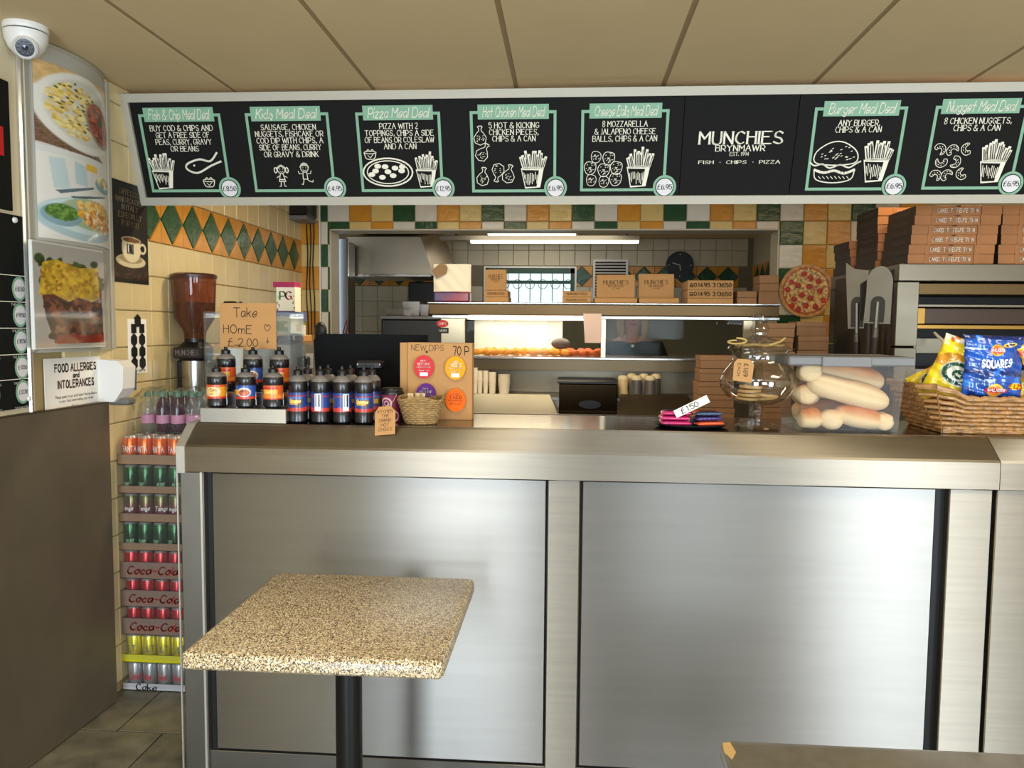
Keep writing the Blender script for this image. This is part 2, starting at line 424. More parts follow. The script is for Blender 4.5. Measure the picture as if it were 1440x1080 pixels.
# --- tile parts
TILE_CACHE = {}
def tile(wd, ht, mat, parent, x, y, z, side=False, th=.009, diamond=None):
    key = (round(wd, 3), round(ht, 3), mat.name, side)
    g = .0016
    if key not in TILE_CACHE:
        mb = MB(); b = .004; W_, H_ = wd-2*g, ht-2*g
        v = [(0, 0, 0), (W_, 0, 0), (W_, 0, H_), (0, 0, H_), (0, -th*.6, 0), (W_, -th*.6, 0), (W_, -th*.6, H_), (0, -th*.6, H_),
             (b, -th, b), (W_-b, -th, b), (W_-b, -th, H_-b), (b, -th, H_-b)]
        f = [(0, 1, 5, 4), (1, 2, 6, 5), (2, 3, 7, 6), (3, 0, 4, 7), (4, 5, 9, 8), (5, 6, 10, 9), (6, 7, 11, 10), (7, 4, 8, 11), (8, 9, 10, 11)]
        mb.add(v, f)
        if side: mb.xf(Matrix.Rotation(PI/2, 4, 'Z'))
        o = mb.build('tile', mat, parent); TILE_CACHE[key] = o
    else:
        o = TILE_CACHE[key].copy(); COL.objects.link(o); o.parent = parent
    o.location = (x, y+g, z+g) if side else (x+g, y, z+g)
    return o
# left wall: runs along Y at X=LX; tile faces +X
wl = S('wall_left')
MB().box(LX-.12, LX-.001, WY-.1, 5.35, 0, 2.6).build('core', grout, wl)
BZ0, BZ1 = 1.862, 2.076
for k in range(0, 18):                                       # vertical positions along Y
    y = 5.24-.15*(k+1)
    zz = [BZ0-.1515*(j+1) for j in range(12 if k > 12 else 8)]+[BZ1+.1515*j for j in range(3)]
    for z in zz:
        h = .1515 if z+.1515 < CH_ else CH_-z
        if h < .02 or y < 2.55: continue
        tile(.15, h, cream, wl, LX, y, z, True)
MB().box(LX-.001, LX+.002, WY, 2.54, 0, CH_).build('painted_surface', M('cream_paint', (214, 200, 168), .6), wl)
# diamonds: triangular orange tiles and green rhombus tiles
dgo = dgg = None
def rhomb(parent, mat, pts, th, name='tile'):
    return MB().add([(p[0], p[1], p[2]) for p in pts], [tuple(range(len(pts)))])
dy = .2
def dia_mesh(p2d, th, mat, parent, side=True):
    cx = sum(p[0] for p in p2d)/len(p2d); cz = sum(p[1] for p in p2d)/len(p2d); mb = MB(); n = len(p2d)
    sh = [((p[0]-cx)*.955+cx, (p[1]-cz)*.955+cz) for p in p2d]; s2 = [((p[0]-cx)*.90+cx, (p[1]-cz)*.90+cz) for p in p2d]
    if side: mb.add([(0, a, b) for a, b in sh]+[(th, a, b) for a, b in s2], [tuple(range(n, 2*n))]+[(i, (i+1) % n, n+(i+1) % n, n+i) for i in range(n)])
    else: mb.add([(a, 0, b) for a, b in sh]+[(a, -th, b) for a, b in s2], [tuple(range(n, 2*n))]+[(i, (i+1) % n, n+(i+1) % n, n+i) for i in range(n)])
    return mb.build('tile', mat, parent)
H = BZ1-BZ0
protos = [dia_mesh([(-.1, H/2), (0, 0), (.1, H/2), (0, H)], .007, green_t, wl), dia_mesh([(-.1, 0), (0, 0), (-.1, H/2)], .006, orange_t, wl),
          dia_mesh([(.1, 0), (0, 0), (.1, H/2)], .006, orange_t, wl), dia_mesh([(-.1, H), (0, H), (-.1, H/2)], .006, orange_t, wl),
          dia_mesh([(.1, H), (0, H), (.1, H/2)], .006, orange_t, wl)]
for k in range(12):
    # centre of the k-th rhombus from the corner
    yc = 5.095-.2*k
    for p in protos:
        o = p if k == 0 else p.copy()
        if k: COL.objects.link(o)
        o.location = (LX, yc, BZ0)
MB().box(LX, LX+.004, 5.195, 5.24, BZ0, BZ1).build('tile', orange_t, wl)

# partition wall with the hatch
HX0, HX1, HZ = -1.613, 1.347, 2.151
wb = S('wall_back')
c = MB(); c.box(-1.95, HX0, CY, CY+.16, 0, 2.6); c.box(HX1, 4.0, CY, CY+.16, 0, 2.6); c.box(HX0, HX1, CY, CY+.16, HZ, 2.6); c.box(HX0, HX1, CY, CY+.16, 0, .9)
c.build('core', grout, wb)
P1 = [white_t, orange_t, beige_t, green_t]; P2 = [green_t, beige_t, orange_t, white_t]
PX0 = -1.633; tw = .1493
rows = [2.3565-.1515*j for j in range(-1, 12)]       # bottoms: row0 above the visible ones
def rowmat(j, k): return (P1 if j % 2 else P2)[k % 4]  # j=0 -> z from 2.508
for j in range(0, 11):
    z0 = 2.205+.1515*(1-j) ; z1 = z0+.1515           # j=1 is the top visible row (2.205..2.3565)
    z1 = min(z1, CH_)
    if z1-z0 < .02: continue
    for k in range(-2, 26):
        x0 = PX0+tw*k; x1 = x0+tw
        if k == -1: x0 = -1.68
        if k == -2: x0, x1 = LX+.002, -1.69
        if x0 > 2.2: continue
        m = rowmat(j, k)
        segs = [(x0, x1, z0, z1)]
        if x1 > HX0+.002 and x0 < HX1-.002:
            if z0 >= HZ: pass
            elif z1 > HZ+.01: segs = [(x0, x1, HZ, z1)] if not (x0 < HX0 or x1 > HX1) else ([(x0, HX0, z0, z1), (HX0, x1, HZ, z1)] if x0 < HX0 else [(x0, HX1, HZ, z1), (HX1, x1, z0, z1)])
            else: segs = [(x0, HX0, z0, z1)] if x0 < HX0 else ([(HX1, x1, z0, z1)] if x1 > HX1 else [])
        for a, b, cc, d in segs:
            if b-a > .012 and d-cc > .012: tile(b-a, d-cc, m, wb, a, CY, cc)
MB().box(-1.689, -1.681, CY-.016, CY, 0, CH_).build('tile_edge_strip', white_p, wb)
jm = MB()
jm.box(HX0-.004, HX0+.006, CY-.014, CY+.17, .9, HZ); jm.box(HX1-.006, HX1+.004, CY-.014, CY+.17, .9, HZ); jm.box(HX0, HX1, CY-.014, CY+.17, HZ-.006, HZ+.004)
jm.build('hatch_reveal', M('reveal_cream', (196, 186, 160), .4), wb)

# kitchen beyond the hatch
KY = 7.7
wk = S('wall_kitchen_back')
KW = (PY(683, 400, KY).x, PY(808, 400, KY).x, 1.66, 2.085)
c = MB(); c.box(-2.6, KW[0], KY, KY+.15, 0, 2.6); c.box(KW[1], 2.6, KY, KY+.15, 0, 2.6); c.box(KW[0], KW[1], KY, KY+.15, KW[3], 2.6); c.box(KW[0], KW[1], KY, KY+.15, 0, KW[2])
c.build('core', M('grout_grey', (120, 112, 92), .9), wk)
kt = M('tile_kitchen', (196, 186, 158), .3, noise=(9, .06), rand=.05)
for j in (0, 1):
    for k in range(-8, 21):
        x = -1.45+.15*k
        tile(.15, .15 if j < 1 else .113, kt, wk, x, KY, 2.107+.15*j)
for j in range(3, 7):
    for k in range(-8, 6): tile(.15, .15, kt, wk, -1.45+.15*k, KY, 1.757-.15*(j-1))
for k in range(-8, 21):
    x = -1.45+.15*k
    if x+.15 > KW[0] and x < KW[1]: continue
    tile(.15, .15, kt, wk, x, KY, 1.757); tile(.15, .15, kt, wk, x, KY, 1.607)
kd = [dia_mesh([(-.1, .1), (0, 0), (.1, .1), (0, .2)], .007, green_t, wk, False)]+[dia_mesh(q, .006, orange_t, wk, False) for q in
      ([(-.1, 0), (0, 0), (-.1, .1)], [(.1, 0), (.1, .1), (0, 0)], [(-.1, .2), (-.1, .1), (0, .2)], [(.1, .2), (0, .2), (.1, .1)])]
first = True
for k in range(-11, 8):
    xc = .119+.2*k
    if KW[0]-.06 < xc < KW[1]+.06: continue
    for p in kd:
        o = p if first else p.copy()
        if not first: COL.objects.link(o)
        o.location = (xc, KY, 1.907)
    first = False
kw = S('window_1')
gfr = M('green_window_frame', (24, 70, 50), .4)
fm = MB(); x0, x1, z0, z1 = KW
fm.box(x0, x1, KY-.01, KY+.05, z1-.05, z1); fm.box(x0, x0+.04, KY-.01, KY+.05, z0, z1); fm.box(x1-.04, x1, KY-.01, KY+.05, z0, z1); fm.box(x0, x1, KY-.01, KY+.05, z0, z0+.04)
fm.box(x0, x1, KY-.008, KY+.045, z1-.15, z1-.12); fm.build('window_frame', gfr, kw)
wt = MB(); t = .018; wt.box(x0-t, x1+t, KY-.02, KY-.011, z1, z1+t); wt.box(x0-t, x0, KY-.02, KY-.011, z0, z1); wt.box(x1, x1+t, KY-.02, KY-.011, z0, z1)
wt.build('window_trim', white_p, kw)
lead = MB()
for k in range(1, 8): lead.box(x0+(x1-x0)*k/8-.004, x0+(x1-x0)*k/8+.004, KY+.01, KY+.018, z0, z1)
for k in range(7):
    cx = x0+(x1-x0)*(k+.5)/7
    lead.tube([(cx+.045*math.cos(a), KY+.012, 1.93+.045*math.sin(a)) for a in np.linspace(0, 2*PI, 11)], .003, 4, False)
lead.build('leading', M('lead_green', (16, 44, 34), .5), kw)
MB().box(x0, x1, KY+.02, KY+.024, z0, z1).build('window_pane', glass('window_glass', (.9, .97, .93)), kw)
wkl = S('wall_kitchen_left'); MB().box(-2.75, -2.6, 5.4, 7.85, 0, 2.6).build('core', kt, wkl)
wkr = S('wall_kitchen_right'); MB().box(1.75, 1.9, 5.4, 7.85, 0, 2.6).build('core', kt, wkr)
o = None
for k in range(10):                                            # rhombus band on the right kitchen wall
    yc = 5.7+.2*k
    mb = MB().add([(1.743, yc-.09, 2.007), (1.743, yc, 1.912), (1.743, yc+.09, 2.007), (1.743, yc, 2.102), (1.75, yc-.095, 2.007), (1.75, yc, 1.907), (1.75, yc+.095, 2.007), (1.75, yc, 2.107)],
                  [(0, 1, 2, 3), (0, 4, 5, 1), (1, 5, 6, 2), (2, 6, 7, 3), (3, 7, 4, 0)]); mb.build('tile', green_t, wkr)
MB().box(1.745, 1.75, 5.5, 7.7, 1.907, 2.107).build('band', orange_t, wkr)
# doorway dark strip on the right of the kitchen
d_ = S('door_2'); MB().box(1.66, 1.745, 6.3, 6.42, 0, 2.15, .004).build('door_leaf', M('dark_door', (24, 22, 20), .5), d_)

# shop front behind the camera, right wall
wf = S('wall_front'); c = MB(); xs = [-1.95]+[v for W_ in WINS for v in W_[:2]]+[4.0]
for i in range(0, 8, 2): c.box(xs[i], xs[i+1], WY-.15, WY, 0, 2.6)
for x0, x1, z0, z1 in WINS: c.box(x0, x1, WY-.15, WY, z1, 2.6); c.box(x0, x1, WY-.15, WY, 0, z0)
c.build('core', M('front_wall_paint', (64, 54, 42), .8), wf)
for i, (x0, x1, z0, z1) in enumerate(WINS):
    g = S('window_%d' % (i+2) if i < 2 else 'door_1'); t = .05; c = MB()
    c.box(x0, x0+t, WY-.1, WY-.02, z0, z1); c.box(x1-t, x1, WY-.1, WY-.02, z0, z1); c.box(x0, x1, WY-.1, WY-.02, z1-t, z1); c.box(x0, x1, WY-.1, WY-.02, z0, z0+t)
    c.build('window_frame' if i < 2 else 'door_frame', white_p, g)
    MB().box(x0+t, x1-t, WY-.06, WY-.055, z0+t, z1-t).build('window_pane' if i < 2 else 'door_pane', glass('window_glass'), g)
wr = S('wall_right'); MB().box(3.9, 4.0, WY-.1, 5.3, 0, 2.6).build('core', M('cream_paint'), wr)

# ================================================================== MENU SIGN
B0 = Vector((0, 3.24, 2.007)); B1 = Vector((0, 3.10, 2.427)); SU = (B1-B0).normalized(); SH = (B1-B0).length
SN = Vector((1, 0, 0)).cross(SU)                    # faces the customers
def SPp(px, py):
    v = ray(px, py); t = (B0-O).dot(SN)/v.dot(SN); p = O+v*t
    return p.x, (p-B0).dot(SU)
def sp(x, t, off=0): return B0+Vector((x, 0, 0))+SU*t+SN*off
sx0 = -1.815; sx1 = 2.35
sg = T('menu_sign', 'long black menu board in a silver frame hanging under the ceiling', 'menu board', (0, 3.3, 2.0))
fr = MB(); fw = .033
def slab(mb, x0, x1, t0, t1, o0, o1):
    p = [sp(x, t, o) for o in (o0, o1) for x, t in ((x0, t0), (x1, t0), (x1, t1), (x0, t1))]
    mb.add(p, [(0, 3, 2, 1), (4, 5, 6, 7), (0, 1, 5, 4), (1, 2, 6, 5), (2, 3, 7, 6), (3, 0, 4, 7)])
slab(fr, sx0, sx1, 0, fw, -.03, .016); slab(fr, sx0, sx1, SH-fw, SH, -.03, .016)
slab(fr, sx0, sx0+fw, fw, SH-fw, -.03, .016); slab(fr, sx1-fw, sx1, fw, SH-fw, -.03, .016)
fr.build('frame', alum, sg)
seamA = SPp(959, 205)[0]; seamB = SPp(1117, 205)[0]
pan = []
for a, b in ((sx0+fw, seamA-.0015), (seamA+.0015, seamB-.0015), (seamB+.0015, sx1-fw)):
    q = MB(); slab(q, a, b, fw, SH-fw, -.02, .004); pan.append(q.build('menu_panel', board, sg))
UX = Vector((1, 0, 0))
def on_sign(name, polys, mat, par, x, t, off=.0055): return lay(name, polys, mat, par, sp(x, t), UX, SU, off)
def rectp(x0, y0, x1, y1): return [(x0, y0), (x1, y0), (x1, y1), (x0, y1)]
def circ(r, n=24, cx=0, cy=0, ry=None): return [(cx+r*math.cos(2*PI*i/n), cy+(ry or r)*math.sin(2*PI*i/n)) for i in range(n)]
def ringp(r, w_, n=24, cx=0, cy=0, ry=None): 
    c = circ(r, n, cx, cy, ry); return ribbon(c+[c[0]], w_)
def fries(w_, h_, seed=1):
    """a cup of chips drawn in cream strokes: (strokes, dark gaps)"""
    r = random.Random(seed); P = []
    P += [[(-w_*.40, -h_*.02), (w_*.36, h_*.0), (w_*.24, -h_*.47), (-w_*.26, -h_*.5)]]
    K = [[(-w_*.36, -h_*.06), (w_*.20, -h_*.07), (w_*.12, -h_*.45), (-w_*.24, -h_*.46)]]
    sticks = []
    for i in range(12):
        x = -w_*.38+w_*.78*i/11; lean = (i-5.5)/11*.5+r.uniform(-.1, .1); l = h_*r.uniform(.26, .44)*(1.15-.5*abs(i-5.5)/6); y0 = -h_*.02
        a = (x*.8, y0); b = (x*.8+lean*l, y0+l); sticks.append((a, b))
    S1 = []; S2 = []
    for a, b in sticks:
        S1 += ribbon([a, b], w_*.085); S2 += ribbon([(a[0]*.9+b[0]*.1+w_*.01, a[1]*.9+b[1]*.1), (a[0]*.12+b[0]*.88+w_*.01, a[1]*.12+b[1]*.88)], w_*.025)
    hat = []
    for i in range(9):
        x = -w_*.3+i*w_*.055; y = -h_*.1-r.random()*h_*.08; hat += ribbon([(x, y), (x*.9, y-h_*.14-r.random()*h_*.12)], w_*.02)
    return P+S1+S2[:0], K+S2, hat
def fish_d(w_, h_):
    a = catmull([(w_*.5, h_*.1), (w_*.2, -h_*.1), (-w_*.2, -h_*.42), (-w_*.48, -h_*.25), (-w_*.45, 0), (-w_*.1, h_*.2), (w_*.2, h_*.12), (w_*.42, h_*.5)], 5)
    return ribbon(a, h_*.09)+[circ(h_*.05, 8, -w_*.27, -h_*.08)]
def bowl_d(w_, h_):
    return ribbon(catmull([(-w_*.5, h_*.2), (-w_*.35, -h_*.4), (0, -h_*.5), (w_*.35, -h_*.4), (w_*.5, h_*.2)]), w_*.07)+ringp(w_*.5, w_*.06, 14, 0, h_*.2, h_*.14)+\
        ribbon(catmull([(-w_*.35, h_*.25), (-w_*.15, h_*.5), (0, h_*.3), (w_*.2, h_*.5), (w_*.38, h_*.25)]), w_*.07)+ribbon([(-w_*.2, -h_*.1), (0, -h_*.35), (w_*.25, 0)], w_*.05)
def drum_d(h_, rot):
    o = [(0, -.5), (.28, -.38), (.34, -.1), (.2, .12), (.07, .25), (.07, .38), (.14, .46), (.05, .52), (0, .47), (-.05, .52), (-.14, .46), (-.07, .38), (-.07, .25), (-.2, .12), (-.34, -.1), (-.28, -.38), (0, -.5)]
    c, s_ = math.cos(rot), math.sin(rot); R_ = lambda p: ((p[0]*c-p[1]*s_)*h_, (p[0]*s_+p[1]*c)*h_)
    P = ribbon([R_(p) for p in o], h_*.035); r = random.Random(int(h_*1e4)+int(rot*10))
    for i in range(14):
        a = (r.uniform(-.2, .2), r.uniform(-.38, .02)); P += ribbon([R_(a), R_((a[0]+.05, a[1]+.04))], h_*.025)
    return P
def ball_d(r_):
    r = random.Random(int(r_*1e5)+3); pts = [((r_*(1+r.uniform(-.12, .1)))*math.cos(a), r_*(1+r.uniform(-.12, .1))*math.sin(a)) for a in np.linspace(0, 2*PI, 10)[:-1]]
    P = ribbon(catmull(pts+[pts[0]], 2), r_*.1)
    for i in range(22):
        a, b = r.uniform(0, 6.28), r_*r.uniform(0, .75); x, y = b*math.cos(a), b*math.sin(a); P += ribbon([(x, y), (x+r_*.12, y+r_*.1)], r_*.08)
    return P
def curl_d(r_, rot):
    o = catmull([(-.9, .3), (-.5, .8), (.1, .8), (.6, .5), (.8, -.1), (.5, -.7), (.1, -.8), (.2, -.4), (.2, .0), (-.2, .2), (-.6, -.05), (-.9, .3)], 3)
    c, s_ = math.cos(rot), math.sin(rot); R_ = lambda p: ((p[0]*c-p[1]*s_)*r_, (p[0]*s_+p[1]*c)*r_)
    P = ribbon([R_(p) for p in o], r_*.1)
    for x, y in ((-.5, .3), (-.2, .5), (.2, .45), (.45, .1), (.5, -.3), (.3, -.5)): P += ribbon([R_((x, y)), R_((x+.1, y-.12))], r_*.09)
    return P
def burger_d(w_, h_):
    P = ribbon(catmull([(-w_*.42, h_*.02), (-w_*.4, h_*.25), (-w_*.2, h_*.44), (0, h_*.5), (w_*.2, h_*.44), (w_*.4, h_*.25), (w_*.42, h_*.02), (w_*.2, -h_*.06), (-w_*.2, -h_*.06), (-w_*.42, h_*.02)], 3), w_*.022)
    P += ribbon(catmull([(-w_*.4, -h_*.2), (-w_*.34, -h_*.42), (0, -h_*.5), (w_*.34, -h_*.42), (w_*.4, -h_*.2)], 4), w_*.022)
    P += ribbon(catmull([(-w_*.5, h_*.0), (-w_*.4, -h_*.08), (-w_*.25, -h_*.04), (-w_*.1, -h_*.14), (w_*.1, -h_*.06), (w_*.28, -h_*.13), (w_*.42, -h_*.03), (w_*.5, h_*.02)], 3), w_*.03)
    P += ribbon(catmull([(-w_*.4, -h_*.18), (-w_*.2, -h_*.25), (0, -h_*.2), (w_*.2, -h_*.27), (w_*.4, -h_*.18)], 3), w_*.05)
    r = random.Random(4)
    for i in range(34):
        x, y = r.uniform(-.34, .34)*w_, r.uniform(.04, .42)*h_
        if (x/(w_*.4))**2+((y)/(h_*.46))**2 < .9: P += ribbon([(x, y), (x+w_*.03, y+h_*.015)], w_*.014)
    for i in range(8): x = -w_*.3+i*w_*.08; P += ribbon([(x, -h_*.34), (x+w_*.05, -h_*.4)], w_*.012)
    return P
def pizza_d(w_, h_):
    P = ringp(w_*.5, w_*.03, 26, 0, 0, h_*.5)+ringp(w_*.42, w_*.02, 26, 0, 0, h_*.41)
    for x, y in ((-.25, .05), (-.05, .2), (.15, .15), (.28, .05), (.1, -.12), (-.12, -.18), (-.33, -.08), (.0, .02), (.3, .2), (-.2, .22)):
        P += [circ(w_*.07, 9, x*w_, y*h_, h_*.09)]
    return P
def kid_d(h_, girl):
    P = ringp(h_*.16, h_*.03, 14, 0, h_*.22)+[circ(h_*.018, 6, -h_*.06, h_*.24), circ(h_*.018, 6, h_*.06, h_*.24)]+ribbon(catmull([(-h_*.07, h_*.16), (0, h_*.12), (h_*.07, h_*.16)]), h_*.02)
    if girl:
        P += ribbon(catmull([(-h_*.16, h_*.28), (0, h_*.38), (h_*.16, h_*.28)]), h_*.08)
        for s_ in (-1, 1): P += ringp(h_*.06, h_*.04, 8, s_*h_*.24, h_*.2, h_*.11)+ribbon([(s_*h_*.08, -h_*.02), (s_*h_*.22, -h_*.1)], h_*.025)+ribbon([(s_*h_*.06, -h_*.26), (s_*h_*.08, -h_*.45), (s_*h_*.14, -h_*.46)], h_*.03)
        P += ribbon([(-h_*.05, h_*.06), (-h_*.14, -h_*.26), (h_*.14, -h_*.26), (h_*.05, h_*.06)], h_*.03)+ribbon([(-h_*.12, -h_*.18), (h_*.12, -h_*.18)], h_*.04)
    else:
        P += ribbon(catmull([(-h_*.17, h_*.26), (-h_*.1, h_*.38), (0, h_*.42), (h_*.1, h_*.38), (h_*.17, h_*.26)]), h_*.06)+ribbon([(-h_*.1, h_*.33), (h_*.1, h_*.33)], h_*.03)
        P += ribbon([(-h_*.08, h_*.05), (-h_*.1, -h_*.22), (h_*.1, -h_*.22), (h_*.08, h_*.05)], h_*.03)+ribbon([(-h_*.08, 0), (-h_*.24, .0), (-h_*.28, h_*.1)], h_*.025)+ribbon([(h_*.08, 0), (h_*.24, .0), (h_*.27, h_*.12)], h_*.025)
        P += ribbon([(-h_*.06, -h_*.22), (-h_*.12, -h_*.44), (-h_*.18, -h_*.42)], h_*.03)+ribbon([(h_*.06, -h_*.22), (h_*.16, -h_*.3), (h_*.3, -h_*.34), (h_*.32, -h_*.26)], h_*.03)
    return P
KPX = 1/345.0    # metres per photo pixel on the sign, used for drawing sizes only
def put(polys, px, py, par, mat=lett, name='drawing', off=.006):
    x, t = SPp(px, py); return on_sign(name, polys, mat, par, x, t, off)
def put_fries(px, py, w_, h_, par, seed):
    a, k, h2 = fries(w_*KPX, h_*KPX, seed); put(a, px, py, par); put(k, px, py, par, board, 'drawing_shading', .0068); put(h2, px, py, par, lett, 'drawing_hatching', .0076)
DEALS = [  # banner x0,x1,y0,y1 ; border left,right at top ; top y, bottom y ; badge ; price ; title ; lines[(text,cx,cy)]
 (0, 202.7, 301, 151, 171, 194.5, 310, 160, 270, (324.3, 264.6), '£8.50', 'Fish & Chip Meal Deal', [('BUY COD & CHIPS AND', 255.6, 180, 88), ('GET A FREE SIDE OF', 257.6, 189.8, 75), ('PEAS, CURRY, GRAVY', 258.8, 199.4, 78), ('OR BEANS', 260.5, 209, 39)]),
 (0, 353, 451, 149.5, 170, 344.5, 461.8, 158.5, 269.7, (472, 264.5), '£4.95', 'Kids Meal Deal', [('SAUSAGE, CHICKEN', 405.7, 178.6, 77), ('NUGGETS, FISHCAKE OR', 407, 188, 95), ('COD DIP WITH CHIPS, A', 408, 197.4, 93), ('SIDE OF BEANS, CURRY', 408.5, 207, 87), ('OR GRAVY & DRINK', 410, 216.8, 76)]),
 (0, 510.5, 608.9, 148, 168.7, 499.7, 618.9, 157.5, 269.5, (624, 264.6), '£12.95', 'Pizza Meal Deal', [('PIZZA WITH 2', 561, 177, 54), ('TOPPINGS, CHIPS A SIDE', 561.5, 186.8, 96), ('OF BEANS OR COLESLAW', 562, 196.4, 97), ('AND A CAN', 563, 205.5, 45)]),
 (0, 671.9, 771.8, 146.5, 167.5, 660.5, 782.6, 155.5, 270, (781.2, 263.8), '£6.95', 'Hot Chicken Meal Deal', [('5 HOT & KICKING', 722.7, 176, 70), ('CHICKEN PIECES,', 722.7, 185.5, 69), ('CHIPS & A CAN', 722.7, 194.6, 60)]),
 (0, 829, 930.7, 145, 166, 817.7, 941.5, 154, 268.6, (934.1, 262.4), '£6.95', 'Cheese Balls Meal Deal', [('8 MOZZARELLA', 878.9, 174, 63), ('& JALAPENO CHEESE', 878.9, 184.6, 85), ('BALLS, CHIPS & A CAN', 878.3, 194.6, 90)]),
 (2, 1158, 1264.7, 141.5, 163, 1146, 1276.6, 150.3, 267.4, (1256, 261), '£6.95', 'Burger Meal Deal', [('ANY BURGER,', 1207.9, 172.7, 58), ('CHIPS & A CAN', 1206.5, 181.9, 64)]),
 (2, 1324, 1434, 138.5, 159.5, 1315.8, 1447, 148, 266, (1420, 257.7), '£6.95', 'Nugget Meal Deal', [('8 CHICKEN NUGGETS,', 1374.7, 169.6, 94), ('CHIPS & A CAN', 1373, 179.5, 65)])]
white_disc = M('badge_white', (226, 222, 222), .6)
for pi, bx0, bx1, by0, by1, fx0, fx1, fy0, fy1, bad, price, title, lines in DEALS:
    par = pan[pi]; cxm = (bx0+bx1)/2
    X0, t1 = SPp(fx0, fy0); X1, t1b = SPp(fx1, fy0); t1 = (t1+t1b)/2; t0 = SPp(cxm, fy1)[1]
    e = .011
    q = MB()
    for a in ((X0, X1, t0, t0+e), (X0, X1, t1-e, t1), (X0, X0+e, t0+e, t1-e), (X1-e, X1, t0+e, t1-e)): slab(q, *a, .004, .0052)
    q.build('deal_border', mint, par)
    a0, ta = SPp(bx0, (by0+by1)/2); a1, tb = SPp(bx1, (by0+by1)/2); tm = (ta+tb)/2; hh = abs(SPp(cxm, by0)[1]-SPp(cxm, by1)[1])/2
    q = MB(); slab(q, a0, a1, tm-hh, tm+hh, .004, .0065); q.build('deal_banner', mint, par)
    on_sign('lettering', text2d(title, .036, 'script', width=(a1-a0)*.86, w=.85), lett, par, (a0+a1)/2, tm, .0075)
    for s_, cx, cy, wd in lines:
        x, t = SPp(cx, cy); wdm = SPp(cx+wd/2, cy)[0]-SPp(cx-wd/2, cy)[0]
        on_sign('lettering', text2d(s_, .0205, 'serif', width=wdm, w=1.15), lett, par, x, t)
    x, t = SPp(*bad)
    q = MB(); 
    for rr, o0, o1, mm in ((.046, .004, .008, mint), (.0365, .008, .009, board), (.033, .009, .010, white_disc)):
        q = MB(); cc = circ(rr, 28); q.add([sp(x+p[0], t+p[1], o1) for p in cc]+[sp(x+p[0], t+p[1], o0) for p in cc], [tuple(range(27, -1, -1))]+[(i, (i+1) % 28, 28+(i+1) % 28, 28+i) for i in range(28)])
        q.build('price_badge', mm, par)
    on_sign('lettering', text2d(price, .018, 'serif', width=.056, w=1.2), ink, par, x, t, .011)
put_fries(230, 238, 42, 56, pan[0], 1); put(fish_d(52*KPX, 30*KPX), 287, 230, pan[0]); put(bowl_d(17*KPX, 13*KPX), 295, 256, pan[0])
put(kid_d(34*KPX, True), 397, 246, pan[0]); put(kid_d(34*KPX, False), 429.5, 244, pan[0])
put(bowl_d(17*KPX, 13*KPX), 521, 217, pan[0]); put(pizza_d(70*KPX, 38*KPX), 546, 242, pan[0]); put_fries(600, 237, 38, 52, pan[0], 2)
for a, b, r in ((440, 248, .0), (455, 330, 2.6+3.14), (455, 450, -.15), (527, 430, PI-.2), (582, 437, -.25)): put(drum_d(25*KPX, r), 550+a/3.512, 120+b/3.512, pan[0])
put_fries(749.5, 235, 42, 58, pan[0], 3)
for a, b in ((1012, 353), (1075, 360), (983, 408), (1050, 418), (1112, 407), (988, 467), (1050, 474), (1108, 463)): put(ball_d((8.6 if (a+b) % 3 else 7.4)*KPX), 550+a/3.512, 120+b/3.512, pan[0])
put_fries(898.5, 233, 42, 58, pan[0], 4)
put(burger_d(66*KPX, 54*KPX), 1174, 228, pan[2]); put_fries(1233, 223, 44, 62, pan[2], 5)
for i, (a, b) in enumerate(((1092, 352), (1143, 355), (1200, 350), (1094, 405), (1153, 405), (1073, 460), (1118, 458), (1178, 452))): put(curl_d(8.6*KPX, i*1.3), 950+a/2.939, 90+b/2.939, pan[2])
put_fries(1397, 225, 44, 60, pan[2], 6)
for s_, cx, cy, wd, h_, st in (('MUNCHIES', 1041.5, 193.5, 116, .045, 'serif'), ('BRYNMAWR', 1040.5, 208, 69, .022, 'serif'), ('EST. 1994', 1039.5, 216.3, 27, .013, 'serif'), ('FISH  *  CHIPS  *  PIZZA', 1039, 227.7, 114, .0125, 'serif')):
    x, t = SPp(cx, cy); wdm = SPp(cx+wd/2, cy)[0]-SPp(cx-wd/2, cy)[0]
    on_sign('lettering', text2d(s_, h_, st, width=wdm, w=1.1), lett, pan[1], x, t)
# ceiling tubes behind the sign
tube_m = M('tube_light', (255, 236, 205), .5, emit=7)
for xa, xb, dd, lb in ((PY(530, 120, 3.3).x, PY(722, 120, 3.3).x, 3.3, 'slim fluorescent tube above the pizza deal on the menu board'), (PY(1385, 108, 3.3).x, PY(1385, 108, 3.3).x+1.2, 3.3, 'slim fluorescent tube above the nugget deal on the menu board')):
    t = T('ceiling_light', lb, 'light', ((xa+xb)/2, dd, CH_), 'tubes on the ceiling behind the menu board')
    MB().box(xa, xb, dd-.01, dd+.03, CH_-.006, CH_-.0005, .001).build('housing', white_p, t)
    MB().tube([(xa+.01, dd, CH_-.012), (xb-.01, dd, CH_-.012)], .0065, 10).build('tube', tube_m, t)

